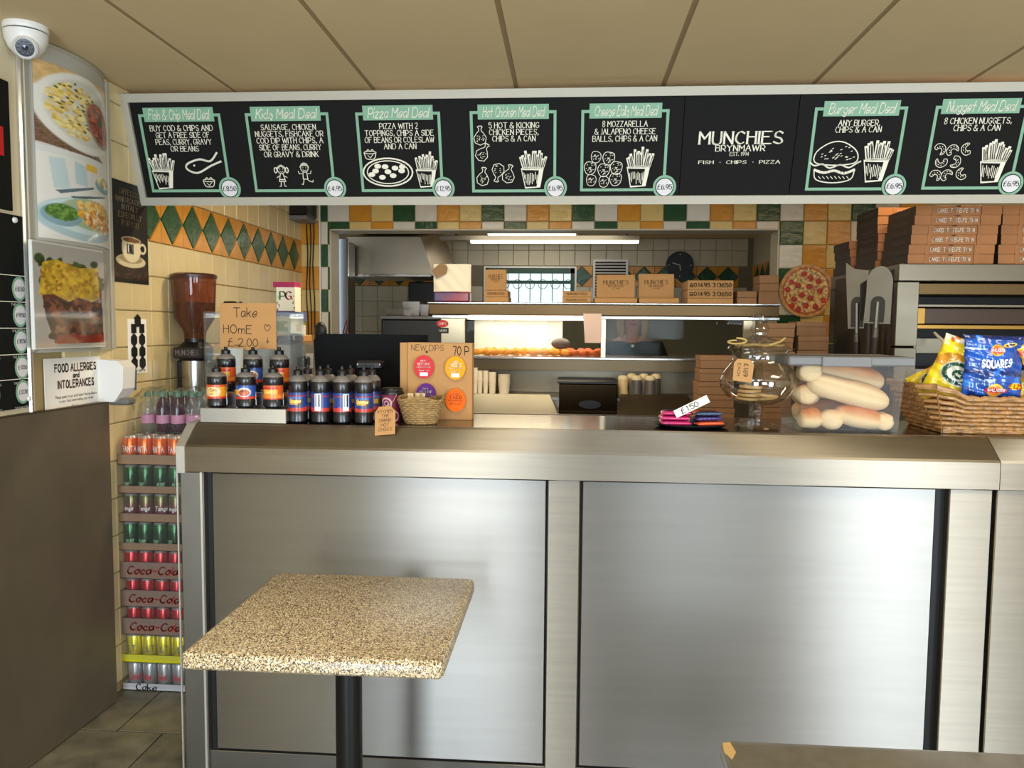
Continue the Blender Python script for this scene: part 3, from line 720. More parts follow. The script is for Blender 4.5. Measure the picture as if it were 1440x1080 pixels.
# ================================================================== COUNTER
CF = 2.45; CX0 = -1.275; SEAM = 1.312; CT = 1.172
def counter_profile(): return [(CF, 1.022), (CF, 1.104), (CF+.006, 1.111), (CF+.078, 1.168), (CF+.088, CT), (2.95, CT), (2.95, 1.022)]
sc_ = T('service_counter', 'long brushed steel service counter with three recessed front panels', 'counter', (0, 2.6, 0))
MB().prism(counter_profile(), 'x', CX0+.028, SEAM-.001).build('countertop', steel, sc_)
ep = [(y+(.0 if i else 0), z) for i, (y, z) in enumerate(counter_profile())]
MB().prism([(CF-.003, 1.018), (CF-.003, 1.106), (CF+.004, 1.114), (CF+.078, 1.171), (CF+.088, CT+.003), (2.95, CT+.003), (2.95, 1.018)], 'x', CX0, CX0+.028).build('end_cap', M('end_cap_alloy', (205, 200, 190), .38, .7), sc_)
MB().box(CX0+.028, SEAM-.001, CF+.094, 2.948, CT-.001, CT+.0007).build('serving_surface', M('top_steel', (120, 108, 90), .14, 1, noise=(3, .1)), sc_)
def fx(px): return PY(px, 700, CF).x
MB().box(CX0+.03, SEAM, CF+.045, 2.93, .0, 1.02).build('carcass', M('carcass_black', (18, 17, 16), .6), sc_)
for a, b in ((246, 284), (770, 816), (1338, 1386)):
    xa, xb = fx(a), fx(b)
    if a == 1338: xb = SEAM-.012
    if a == 246: xa = CX0+.004
    MB().box(xa, xb, CF+.012, CF+.06, 0, 1.02, .003).build('post', steel_d if a == 246 else steel, sc_)
for a, b in ((292, 768), (819, 1323)):
    MB().box(fx(a), fx(b), CF+.032, CF+.042, .068, 1.015, .003).build('front_panel', steel_p, sc_)
MB().box(CX0+.03, SEAM, CF+.03, CF+.05, .0, .062, .002).build('kick_plate', steel_d, sc_)
MB().box(CX0+.004, CX0+.02, CF+.06, 2.93, 0, 1.02).build('side_panel', steel_d, sc_)
for k_, px in enumerate((246, 281.5)): MB().box(fx(px)-.003+(.006 if k_ == 0 else 0), fx(px)+.004+(.003 if k_ == 0 else 0), CF+.006, CF+.0125, 0, 1.02).build('edge_highlight', M('highlight_bright', (226, 222, 214), .3, .6), sc_)  # bright strips stand in for the highlight along the post edges
s2 = T('service_counter', 'end section of steel counter carrying the crisps basket, past the seam', 'counter', (1.6, 2.6, 0))
MB().prism(counter_profile(), 'x', SEAM+.001, 2.5).build('countertop', steel, s2)
MB().box(SEAM+.001, 2.5, CF+.014, 2.93, 0, 1.02, .003).build('front_panel', steel, s2)

# left partition panel, clad in the same steel
lp = T('half_height_partition', 'chest-high dull steel partition along the left wall beside the drink crates', 'partition', (-1.8, 2.2, 0))
pts = [(-1.775, 2.899), (-1.800, 2.4), (-1.803, .9), (-1.816, .9), (-1.816, 2.4), (-1.812, 2.895)]
pm = M('partition_steel', (124, 112, 92), .5, .55, noise=(5, .12), bump=(8, .02))
MB().prism(pts, 'z', .006, 1.198).build('panel', pm, lp)
MB().prism([(p[0]+(.0015 if i < 3 else -.001), p[1]+(.001 if i in (0, 5) else 0)) for i, p in enumerate(pts)], 'z', 1.198, 1.203).build('edge_strip', M('edge_dark', (88, 76, 58), .5, .6), lp)
for o in (lp,): o.location = o.location

# ================================================================== TABLES
gran = bpy.data.materials.new('speckled_granite'); gran.use_nodes = True
nt = gran.node_tree; N = nt.nodes; L = nt.links; b = N['Principled BSDF']; b.inputs['Roughness'].default_value = .28
tc = N.new('ShaderNodeTexCoord'); v = N.new('ShaderNodeTexVoronoi'); v.inputs['Scale'].default_value = 380; L.new(tc.outputs['Object'], v.inputs['Vector'])
sx = N.new('ShaderNodeSeparateColor'); L.new(v.outputs['Color'], sx.inputs[0])
r = N.new('ShaderNodeValToRGB'); r.color_ramp.interpolation = 'CONSTANT'; el = r.color_ramp.elements
for i, (p, c) in enumerate([(0, (58, 48, 42)), (.13, (124, 102, 74)), (.32, (198, 174, 130)), (.5, (218, 199, 160)), (.68, (168, 142, 100)), (.82, (232, 222, 200)), (.93, (92, 82, 76))]):
    e = el[i] if i < 2 else el.new(p); e.position = p; e.color = tuple(lin(c))+(1,)
L.new(sx.outputs[0], r.inputs[0]); L.new(r.outputs[0], b.inputs['Base Color'])
def rounded_slab(mb, x0, x1, y0, y1, z0, z1, r=.012, cr=.012):
    vs = []; rings = []
    for z, ins in ((z0, .006), (z0+.006, 0), (z1-r, 0), (z1-r*.4, r*.25), (z1, r)):
        ring = []
        for cx, cy, a0 in ((x1-cr, y1-cr, 0), (x0+cr, y1-cr, 90), (x0+cr, y0+cr, 180), (x1-cr, y0+cr, 270)):
            for k in range(4):
                a = math.radians(a0+30*k); ring.append((cx+(cr-ins)*math.cos(a) if cr > ins else cx, cy+(cr-ins)*math.sin(a) if cr > ins else cy, z))
        rings.append(ring)
    n = len(rings[0]); mb.add([p for q in rings for p in q], [tuple(range(n-1, -1, -1)), tuple((len(rings)-1)*n+i for i in range(n))]+[(j*n+i, j*n+(i+1) % n, (j+1)*n+(i+1) % n, (j+1)*n+i) for j in range(len(rings)-1) for i in range(n)])
    return mb
tb = T('cafe_table', 'square speckled granite-look table on a black post before the counter', 'table', (-.58, 1.99, 0))
rounded_slab(MB(), -.884, -.272, 1.69, 2.292, .708, .75, .014, .016).build('tabletop', gran, tb, smooth=True)
MB().lathe([(.0, 0), (.035, 0), (.035, .67)], (-.573, 1.99), 24, .03, cap=False).build('pole', black, tb, smooth=True)
MB().box(-.70, -.45, 1.87, 2.11, .694, .708, .003).build('mounting_plate', black, tb)
q = MB()
for a in (45, 135): 
    k = len(q.v); q.box(-.29, .29, -.03, .03, .004, .03, .008); q.xf(Matrix.Translation((-.573, 1.99, 0)) @ Matrix.Rotation(math.radians(a), 4, 'Z'), k)
q.lathe([(.07, .01), (.07, .035), (.04, .05)], (-.573, 1.99), 20); q.build('foot', black, tb)
t2 = T('cafe_table', 'dark grey table with a chipped corner at the bottom edge of the picture', 'table', (.9, 1.0, 0))
dk = M('dark_laminate', (112, 106, 92), .3, noise=(40, .18), coat=.2)
rounded_slab(MB(), .284, 1.05, .75, 1.412, .722, .75, .006, .02).build('tabletop', dk, t2, smooth=True)
q = MB(); q.prism([(0, 0), (.014, .004), (.018, -.03), (.006, -.055), (-.003, -.03)], 'z', .7485, .7506); q.xf(Matrix.Translation((.289, 1.398, 0)))
q.build('chipped_edge', M('chipboard', (196, 160, 104), .9), t2, )
MB().lathe([(.035, .03), (.035, .722)], (.667, 1.08), 20, cap=False).build('pole', black, t2, smooth=True)
q = MB()
for a in (45, 135):
    k = len(q.v); q.box(-.29, .29, -.03, .03, .004, .03, .008); q.xf(Matrix.Translation((.667, 1.08, 0)) @ Matrix.Rotation(math.radians(a), 4, 'Z'), k)
q.build('foot', black, t2)

# ================================================================== LEFT WALL THINGS
def wy(px): return PX(px, 300, LX).y
def wz(px, py): return PX(px, py, LX).z
# curved poster display
ya, yb = wy(35), wy(149); zb = wz(45, 491); zt = CH_-.015
cp = T('poster_display', 'tall curved poster holder showing food pictures on the left wall', 'poster display', (LX, (ya+yb)/2, zb))
def bulge(s): return LX+.004+.058*math.sin(PI*max(0, min(1, s)))**.75
Nn = 26
q = MB()
q.grid(lambda u, v: (bulge(u), ya+(yb-ya)*u, zb+(zt-zb)*v), Nn, 2)
q.build('curved_sheet', M('grey_sheet', (178, 176, 166), .35, coat=.4), cp, smooth=2)
q = MB()
for u0 in (0, 1): q.box(LX+.001, LX+.022, ya+(yb-ya)*u0-.012, ya+(yb-ya)*u0+.012, zb-.01, zt, .003)
q.build('side_rail', alum, cp)
q = MB()
for z in (zb-.012, zt):
    q = MB(); q.prism([(bulge(i/20)+.002, ya+(yb-ya)*i/20) for i in range(21)]+[(LX+.001, yb), (LX+.001, ya)], 'z', z, z+.012)
    q.build('end_rail', alum, cp)
u0, u1 = .06, .985
def onb(za, zb_, off=.004): return lambda u, v: (bulge(u0+(u1-u0)*u)+off, ya+(yb-ya)*(u0+(u1-u0)*u), za+(zb_-za)*v)
Z = lambda py: wz(95, py)
# picture 1: rice, chilli bowl
cv = Cv(110, 190, (214, 206, 190))
cv.rect(0, .72, 1, 1, (214, 178, 120), .1, 20).poly([(0, .0), (0, .5), (.75, .14), (.3, 0)], (120, 92, 70), .3, 40)
cv.rect(0, 0, 1, .10, (205, 200, 190)); cv.poly([(0, .1), (0, .55), (.9, .02)], (116, 88, 68), .25, 60); cv.rect(0, 0, 1, .07, (214, 214, 210))
cv.ell(.52, .55, .56, .46, (226, 224, 214), soft=.05).ell(.52, .56, .47, .39, (206, 204, 190), soft=.1)
cv.blobs(330, lambda x, y: ((x-.42)/.34)**2+((y-.56)/.3)**2 < 1, [(232, 206, 120), (222, 190, 100), (240, 220, 150), (206, 168, 80)], .025, .05, 2)
cv.blobs(40, lambda x, y: ((x-.4)/.3)**2+((y-.6)/.27)**2 < 1, [(60, 74, 34), (84, 60, 40)], .015, .035, 3)
cv.ell(.76, .50, .25, .27, (150, 136, 120), .2).ell(.76, .52, .22, .24, (150, 60, 34), .2, n=.35, sc=16)
cv.blobs(60, lambda x, y: ((x-.76)/.18)**2+((y-.52)/.2)**2 < 1, [(190, 80, 40), (120, 40, 26), (206, 110, 60)], .02, .04, 5).ell(.77, .55, .06, .04, (70, 84, 50))
sheet('food_picture', cv, onb(Z(228), Z(110)), cp, .35, .4)
# picture 2: fish, chips, peas
cv = Cv(110, 120, (222, 220, 212))
cv.poly([(.1, .95), (.25, .97), (.3, .62), (.14, .6)], (190, 206, 208)).poly([(.35, .97), (.5, .95), (.52, .7), (.36, .7)], (184, 204, 208)).rect(.5, .9, .68, .99, (236, 190, 60))
cv.ell(.82, .78, .19, .1, (120, 160, 176)).ell(.82, .82, .15, .08, (206, 190, 140), n=.4, sc=20)
cv.poly([(.15, .58), (.6, .72), (.62, .70), (.2, .55)], (90, 110, 120)).poly([(.3, .54), (.85, .66), (.86, .64), (.33, .51)], (70, 90, 104))
cv.ell(.5, .28, .55, .27, (166, 190, 196)).ell(.5, .32, .5, .22, (196, 214, 214)).ell(.58, .36, .42, .2, (160, 176, 140))
cv.ell(.22, .30, .21, .14, (128, 158, 168)).ell(.22, .33, .17, .1, (84, 122, 50), n=.3, sc=26)
cv.blobs(70, lambda x, y: ((x-.22)/.15)**2+((y-.33)/.09)**2 < 1, [(110, 150, 60), (70, 104, 40)], .015, .025, 7)
cv.blobs(80, lambda x, y: ((x-.62)/.26)**2+((y-.40)/.13)**2 < 1, [(232, 176, 70), (220, 150, 50), (240, 200, 110)], .03, .06, 8)
cv.blobs(120, lambda x, y: ((x-.72)/.26)**2+((y-.30)/.13)**2 < 1, [(204, 130, 46), (188, 104, 36), (226, 168, 90), (240, 220, 180)], .02, .05, 9)
sheet('food_picture', cv, onb(Z(342), Z(228)), cp, .35, .4)
# picture 3 flat framed pie
xf0 = LX+.078; yc0, yc1 = PX(48, 420, xf0).y, PX(147, 420, xf0).y
cv = Cv(120, 150, (196, 192, 188)); cv.rect(0, 0, 1, .03, (200, 196, 186))
cv.blobs(60, lambda x, y: .08 < x < .95 and .6 < y < .86, [(60, 86, 40), (84, 110, 50), (40, 60, 30), (110, 50, 40)], .04, .09, 2)
cv.poly([(.08, .62), (.14, .3), (.25, .04), (.97, .04), (.95, .6)], (96, 44, 26), .5, 14)
cv.blobs(80, lambda x, y: .15 < x < .95 and .08 < y < .5, [(60, 26, 16), (130, 66, 36), (150, 84, 50)], .03, .07, 12)
cv.rect(.28, .03, .97, .12, (150, 44, 24), .2, 20)
cv.poly([(.06, .5), (.12, .82), (.3, .86), (.6, .8), (.9, .82), (.92, .5), (.8, .46), (.6, .5), (.45, .45), (.25, .52)], (222, 184, 56), .22, 22)
cv.blobs(60, lambda x, y: .1 < x < .9 and .55 < y < .8, [(240, 210, 90), (190, 130, 40), (206, 150, 50)], .015, .04, 13)
zA, zB = wz(95, 486), wz(95, 352)
q = MB(); q.box(xf0-.014, xf0-.001, yc0, yc1, zA-.006, zB+.006); q.build('picture_backing', white_p, cp)
sheet('food_picture', cv, lambda u, v: (xf0, yc0+(yc1-yc0)*u, zA+(zB-zA)*v), cp, .3, .5)
MB().box(xf0+.004, xf0+.006, yc0-.01, yc1+.01, zA-.01, zB+.01).build('clear_cover', glass('clear_plastic', (.97, .97, .96), 1.4, .08), cp)

# allergy notice
y0, y1 = wy(50), wy(131); zA, zB = wz(90, 576), wz(90, 503)
al = T('allergy_notice', 'white paper notice about food allergies and intolerances under the poster display', 'notice', (LX+.01, (y0+y1)/2, zA))
xp = LX+.012
MB().box(LX+.0095, xp, y0, y1, zA-.08, zB).build('paper', paper, al)
ux, uz = (0, 1, 0), (0, 0, 1)
gi = M('notice_ink', (92, 70, 58), .8)
for s_, py, h_, wd in (('FOOD ALLERGIES', 517, .026, .24), ('and', 528, .018, .035), ('INTOLERANCES', 540, .026, .21)):
    write(s_, h_, gi, al, (xp, (y0+y1)/2+.01, wz(90, py)), 'bold', ux=ux, uy=uz, width=wd, w=1.7)
for s_, py, wd in (('Please speak to our staff about the ingredients', 557, .24), ('in your food when making your order', 563, .2), ('Thank you', 572, .06)):
    write(s_, .010, gi, al, (xp, (y0+y1)/2+.01, wz(90, py)), 'sans', ux=ux, uy=uz, width=wd, w=.9)

# black wall menus at far left
def wallboard(label, x0, x1, ytop, ybot, cat='menu board'):
    ya_, yb_ = wy(max(x0, 0)), wy(x1)
    if x0 <= 0: ya_ = yb_-.45
    t = T('wall_menu', label, cat, (LX, (ya_+yb_)/2, wz(x1, ybot)))
    MB().box(LX+.003, LX+.012, ya_, yb_, wz(x1, ybot), wz(x1, ytop), .002).build('board', board, t)
    return t, ya_, yb_
t, a, b_ = wallboard('upper black wall board with a red mark at the far left edge', 0, 14, 118, 297)
q = MB(); q.prism([(b_-.14, wz(3, 222)), (b_-.035, wz(3, 220)), (b_-.035, wz(3, 180)), (b_-.14, wz(3, 180))], 'x', LX+.012, LX+.014); q.build('red_mark', redp, t)
t, a, b_ = wallboard('lower black price list with round price badges, far left edge', 0, 33, 306, 573)
for i, py in enumerate((410, 447, 484, 521, 556)):
    for j, yy in enumerate((b_-.052, b_-.19)):
        zc = wz(16, py-4); n_ = 20; q = MB()
        q.add([(LX+.0135, yy+.034*math.cos(2*PI*k/n_), zc+.040*math.sin(2*PI*k/n_)) for k in range(n_)], [tuple(range(n_))]); q.build('price_badge', mint, t)
        q = MB(); q.add([(LX+.0145, yy+.027*math.cos(2*PI*k/n_), zc+.032*math.sin(2*PI*k/n_)) for k in range(n_)], [tuple(range(n_))]); q.build('price_badge', white_disc, t)
        write('£%d.50' % (8+i), .013, ink, t, (LX+.0147, yy, zc), 'serif', ux=ux, uy=uz, w=1.2, width=.042)
        write('THE FAMILY FEAST'[:12+i], .007, lett, t, (LX+.0125, yy, zc-.052), 'sans', ux=ux, uy=uz, width=.08)
    MB().box(LX+.012, LX+.013, a+.02, b_-.01, wz(16, py-22), wz(16, py-22)+.0025).build('rule', lett, t)
for k, (py, px) in enumerate(((310, 18), (561, 29))):
    MB().lathe([(.010, 0), (.008, .006), (.0, .008)], (0, 0), 12).xf(Matrix.Translation((LX+.012, wy(px)-.01, wz(px, py))) @ Matrix.Rotation(PI/2, 4, 'Y')).build('fixing_cap', white_p, t, smooth=True)
q = MB(); q.box(LX+.003, LX+.02, wy(26), wy(32), .6, CH_-.01, .006)
tag(q.build('corner_strip', M('chrome_strip', (230, 228, 220), .2, .8)), 'tall bright metal strip on the wall beside the poster display', 'strip')

# coffee poster
y0, y1 = wy(152), wy(203); zA, zB = wz(178, 398), wz(178, 258)
co = T('coffee_poster', 'black poster with a cup of coffee, left wall beneath the menu board', 'poster', (LX+.01, (y0+y1)/2, zA))
MB().box(LX+.0095, LX+.012, y0, y1, zA, zB).build('poster_sheet', M('poster_black', (20, 15, 13), .5), co)
cm = (y0+y1)/2; zl = lambda py: wz(178, py)
for i, (s_, py) in enumerate((('CAFFE LUSSO', 272), ('HAND ROASTED', 283), ('IN ITALY', 293), ('ESPECIALLY', 304), ('FOR YOU', 315))):
    write(s_, .021, M('poster_type', (150, 130, 96), .7), co, (LX+.0125, cm, zl(py)), 'serif', ux=ux, uy=uz, w=.9, width=(.15, .2, .12, .17, .12)[i])
cv = Cv(60, 70, (20, 15, 13), 1.0)
cv.rect(0, 0, 1, .3, (48, 32, 22), .5, 30).blobs(60, lambda x, y: y < .3, [(70, 46, 30), (30, 20, 14), (90, 62, 40)], .02, .04, 4)
cv.ell(.5, .36, .47, .14, (216, 200, 160)).ell(.5, .40, .36, .09, (160, 140, 104)).ell(.52, .62, .3, .3, (226, 212, 176)).rect(.1, .78, .95, 1, (20, 15, 13)).ell(.52, .78, .31, .07, (200, 184, 146)).ell(.52, .78, .27, .05, (110, 70, 40))
cv.rect(.38, .50, .58, .70, (36, 30, 26)).ell(.86, .64, .12, .12, (226, 212, 176)).ell(.86, .64, .07, .07, (20, 15, 13))
sheet('cup_picture', cv, lambda u, v: (LX+.0127, y0+.01+(y1-y0-.02)*u, zl(392)+(zl(322)-zl(392))*v), co, .5)
write('D', .035, lett, co, (LX+.0133, cm-.005, zl(350)), 'bold', ux=ux, uy=uz)

# allergen icons sheet
y0, y1 = wy(174), wy(196); zA, zB = wz(185, 519), wz(185, 452)
ic = T('icon_sheet', 'small white sheet of black hexagon icons above the soap dispenser', 'notice', (LX+.01, (y0+y1)/2, zA))
MB().box(LX+.0095, LX+.0118, y0-.012, y1+.012, zA-.02, zB+.01).build('paper', M('bright_paper', (246, 244, 238), .8), ic)
W_ = y1-y0
for r_, py in enumerate((451, 462, 478, 495, 511)):
    for u in ((.5,) if r_ == 0 else (.24, .76)):
        n_ = 6 if r_ % 2 == 0 or r_ > 2 else 4
        q = MB(); yy, zz = y0+W_*u, wz(185, py); rr = W_*.2
        q.prism([(yy+rr*math.cos(2*PI*k/n_+PI/n_), zz+rr*1.15*math.sin(2*PI*k/n_+PI/n_)) for k in range(n_)], 'x', LX+.0115, LX+.016); q.build('icon', black, ic)
write('Allergens', .012, gi, ic, (LX+.012, (y0+y1)/2, wz(185, 522)+.004), 'sans', ux=ux, uy=uz, width=.1)

# soap dispenser
y0 = PX(137, 535, LX+.01).y; y1 = y0+.085; zA, zB = wz(150, 566), wz(150, 504)
so = T('soap_dispenser', 'white soap dispenser on the tiled wall above the drink crates', 'dispenser', (LX, (y0+y1)/2, zA))
q = MB(); q.prism([(LX+.01, zA+.01), (LX+.01, zB), (LX+.09, zB-.005), (LX+.115, zB-.03), (LX+.11, zA+.06), (LX+.075, zA+.01)], 'y', y0, y1); q.build('body', white_p, so)
q = MB(); q.prism([(LX+.09, zB-.03), (LX+.118, zB-.045), (LX+.114, zA+.05), (LX+.08, zA+.05)], 'y', y1-.0005, y1+.004); q.build('window', M('smoke_window', (74, 76, 84), .2), so)
q = MB(); q.box(LX+.04, LX+.12, y0+.015, y1-.01, zA-.005, zA+.022, .008); q.build('push_lever', M('grey_plastic', (110, 108, 104), .4), so)

# security camera dome
p = PZ(36, 37, CH_)
dm = T('security_camera', 'white dome security camera on the ceiling above the poster display', 'camera', (p.x, p.y, CH_))
Cc = (p.x, p.y)
MB().lathe([(.066, 0), (.067, -.010), (.064, -.018), (.060, -.02)], Cc, 28, CH_).build('base_ring', white_p, dm, smooth=True)
MB().lathe([(.0615, -.019), (.0615, -.024)], Cc, 28, CH_, cap=False).build('seal', black, dm)
MB().lathe([(.064, -.023), (.062, -.045), (.052, -.07), (.034, -.09), (.012, -.099), (.0, -.1)], Cc, 28, CH_).build('dome', white_p, dm, smooth=True)
dirv = (Vector((0, 0, CZ))-Vector((p.x, p.y, CH_-.065))); dirv = Vector((.35, -.75, -.35)).normalized()
R_ = Matrix.Translation(Vector((p.x+.006, p.y, CH_-.062))) @ dirv.to_track_quat('Z', 'Y').to_matrix().to_4x4()
MB().lathe([(.036, .02), (.036, .05), (.031, .056), (.028, .052)], (0, 0), 24).xf(R_).build('eye_ring', white_p, dm, smooth=True)
MB().lathe([(.0, .0535), (.027, .0535)], (0, 0), 24, cap=False).xf(R_).build('lens_window', M('lens_black', (12, 14, 22), .12), dm)
q = MB()
for k in range(10): a = 2*PI*k/10; q.lathe([(.0, .055), (.003, .0545)], (.02*math.cos(a), .02*math.sin(a)), 6, cap=False)
q.lathe([(.0, .056), (.009, .055)], (0, 0), 12, cap=False); q.xf(R_); q.build('lens', M('lens_grey', (60, 64, 74), .1, .5), dm)

# black wall box + cables in the far left corner
x0, x1, z0, z1 = PY(392, 309, 5.0).x, PY(432, 309, 5.0).x, PY(410, 309, 5.0).z, PY(410, 309, 5.0).z+.17
wbx = T('wall_speaker', 'black box fixed in the far tiled corner under the menu board', 'speaker', ((x0+x1)/2, 5.0, z0))
MB().box(x0, x1, 5.0, 5.2, z0+.03, z1, .008).build('housing', black, wbx); MB().box(x0+.005, x1-.005, 4.995, 5.2, z0, z0+.03, .004).build('front_lip', M('grey_plastic'), wbx)
q = MB()
for k, dx in enumerate((0, .022, .045)):
    q.tube([(LX+.05+dx, 5.215, z0+.05)]+[(LX+.05+dx+.006*math.sin(i*1.3+k), 5.215, z0-.06-i*.11) for i in range(6)]+[(LX+.06+dx, 5.2, 1.40)], .004, 6)
tag(q.build('hanging_cable', black, smooth=True), 'three thin black cables hanging down the far left tiled corner', 'cable')

# ================================================================== DRINK CRATES
def can_mesh(kind):
    r = .0292; q = MB()
    prof = [(.021, 0), (r-.003, .004), (r, .010), (r, .106), (r-.003, .112), (r-.006, .116), (r-.006, .118), (r-.009, .1165), (0, .1165)]
    base, top, band = {'coke': ((176, 12, 22),)*2+(None,), 'green': ((10, 28, 18), (34, 96, 44), None), 'tango': ((150, 36, 84), (96, 104, 44), None),
        'yellow': ((226, 206, 30), (240, 226, 60), (120, 130, 110)), 'silver': ((150, 148, 146), (190, 190, 190), None), 'fanta': ((224, 92, 20), (236, 110, 30), None), 'blue': ((24, 50, 140), (30, 70, 170), None)}[kind]
    n_ = 20; vs = []; fs = []; cols = []
    for j, (rr, h) in enumerate(prof):
        for i in range(n_):
            a = 2*PI*i/n_-PI/2; vs.append((rr*math.cos(a), rr*math.sin(a), h))
            if h < .004 or h > .108: c = (190, 190, 188)
            else: c = top if h > .06 else base
            if 10 > i > 5 and kind == 'green' and h < .1: c = (22, 70, 36)
            cols.append(c)
        if prof[j] == (r, .010):
            pass
    # extra rings for the bands
    m_ = len(prof)
    for j in range(m_-1):
        for i in range(n_): k = (i+1) % n_; fs.append((j*n_+i, j*n_+k, (j+1)*n_+k, (j+1)*n_+i))
    me = bpy.data.meshes.new('can'); me.from_pydata(vs, [], fs); me.update()
    ca = me.color_attributes.new('Col', 'FLOAT_COLOR', 'POINT'); d = np.ones((len(vs), 4), np.float32); d[:, :3] = lin(np.array(cols)); ca.data.foreach_set('color', d.ravel())
    me.polygons.foreach_set('use_smooth', [True]*len(me.polygons))
    m = vcol_mat('can_print', .25, .3)
    if 'metal' not in m: m.node_tree.nodes['Principled BSDF'].inputs['Metallic'].default_value = .55; m['metal'] = 1
    me.materials.append(m)
    txt = {'coke': ('Coca-Cola', 'script', .022, lettw, .075, .05), 'green': ('PURE', 'bold', .014, M('pale_green', (150, 200, 150), .5), .03, .035), 'tango': ('Tango', 'bold', .018, lettw, .048, .055),
           'yellow': ('LILT', 'bold', .026, M('grey_print', (90, 100, 100), .5), .045, .055), 'silver': ('Coke', 'script', .03, redp, .05, .055), 'fanta': ('FANTA', 'bold', .024, lettw, .056, .062), 'blue': ('FANTA', 'bold', .02, lettw, .05, .062)}[kind]
    s_, st, h, tm, wd, zc = txt; R = r+.0006
    pl = text2d(s_, h, st, width=wd, w=1.3 if st == 'bold' else 1.1); n0 = len(me.vertices)
    vs2 = list(vs); fs2 = list(fs); mi = [0]*len(fs)
    for p in pl:
        b0 = len(vs2); vs2 += [(R*math.sin(a/R), -R*math.cos(a/R), zc+b) for a, b in p]; fs2.append((b0+3, b0+2, b0+1, b0)); mi.append(1)
    if band:
        pass
    me2 = bpy.data.meshes.new('can'); me2.from_pydata(vs2, [], fs2); me2.update()
    ca = me2.color_attributes.new('Col', 'FLOAT_COLOR', 'POINT'); d2 = np.ones((len(vs2), 4), np.float32); d2[:len(vs), :3] = d[:, :3]; ca.data.foreach_set('color', d2.ravel())
    me2.materials.append(m); me2.materials.append(tm); me2.polygons.foreach_set('material_index', mi)
    me2.polygons.foreach_set('use_smooth', [k == 0 for k in mi]); bpy.data.meshes.remove(me)
    o = bpy.data.objects.new('can', me2); return o
wrap = glass('shrink_wrap', (.96, .97, .97), 1.45, .12, .04, (.8, .8, .8))
CW, CDp, CHh = .388, .262, .1155
cx0, cy0 = -1.812, 3.0
LAY = [('silver', 'white drinks tray of silver diet cola cans, lowest crate on the floor', (206, 204, 206), .028, 'Coke', 1),
       ('yellow', 'bright yellow tray of yellow fizzy drink cans, second crate up', (224, 214, 20), .032, '', 0),
       ('coke', 'deep card crate of red cola cans just above the yellow tray', (140, 112, 96), .068, 'Coca-Cola', 1),
       ('coke', 'deep card crate of red cola cans, middle of the three red ones', (140, 112, 96), .068, 'Coca-Cola', 1),
       ('coke', 'deep card crate of red cola cans, top of the three red ones', (140, 112, 96), .068, 'Coca-Cola', 1),
       ('green', 'shallow card tray of dark green cans just above the red cola crates', (150, 118, 90), .030, '', 0),
       ('tango', 'shallow card tray of pink and green fruit cans between two green trays', (150, 118, 90), .034, '', 0),
       ('green', 'shallow card tray of green cans just below the orange ones', (150, 118, 90), .030, '', 0),
       ('fanta', 'topmost card tray of orange and blue fizzy drink cans', (158, 126, 96), .040, '', 0)]
cans = {}
for li, (kind, lb, tc_, th_, wr_, _) in enumerate(LAY):
    z = .002+li*CHh*1.0135; jx = random.uniform(-.004, .004)
    t = T('drinks_crate', lb, 'drinks crate', (cx0+CW/2+jx, cy0, z), 'stack of drinks crates by the counter end')
    tm = M('tray_card_%d' % (tc_[0]*1000+tc_[1]), tc_, .7, noise=(8, .1))
    x0, x1 = cx0+jx, cx0+jx+CW
    q = MB(); q.box(x0, x1, cy0, cy0+.003, z, z+th_); q.box(x0, x1, cy0+CDp-.003, cy0+CDp, z, z+th_); q.box(x0, x0+.003, cy0+.003, cy0+CDp-.003, z, z+th_); q.box(x1-.003, x1, cy0+.003, cy0+CDp-.003, z, z+th_); q.box(x0, x1, cy0, cy0+CDp, z, z+.002)
    tr = q.build('tray', tm, t)
    if wr_: 
        write(wr_, .032 if wr_[-1] == 'a' else .026, M('cola_red', (190, 60, 50), .6) if wr_[-1] == 'a' else ink, tr, (x0+(.14 if wr_[-1] == 'a' else .10), cy0-.0008, z+th_*.52), 'script' if wr_[-1] == 'a' else 'serif', w=1.3)
    for j in range(4):
        for i in range(6):
            kk = kind
            if kind == 'fanta' and i >= 3: kk = 'blue' if i > 3 else 'fanta'
            if kk not in cans: cans[kk] = can_mesh(kk); c = cans[kk]; first_ = True
            else: c = cans[kk].copy(); first_ = False
            COL.objects.link(c); c.parent = t; c.location = (-CW/2+.037+i*.0628, .036+j*.0633, .0022); c.rotation_euler = (0, 0, random.uniform(-.5, .5) if j == 0 else 0); c.scale = (1, 1, .95)
    q = MB()
    def wrapf(u, v, x0=x0, x1=x1, z=z, th_=th_):
        a = .0012*math.sin(u*37+v*9)*math.sin(v*21)
        return (x0+.002+(x1-x0-.004)*u, cy0-.0015+a*.8 if v < .8 else cy0-.0015+(v-.8)*.06, z+th_*.4+(CHh-th_*.4)*min(v*1.1, 1))
    q.grid(wrapf, 40, 8); q.build('shrink_wrap', wrap, t, smooth=2)
TOPZ = .002+9*CHh*1.0135+.0015
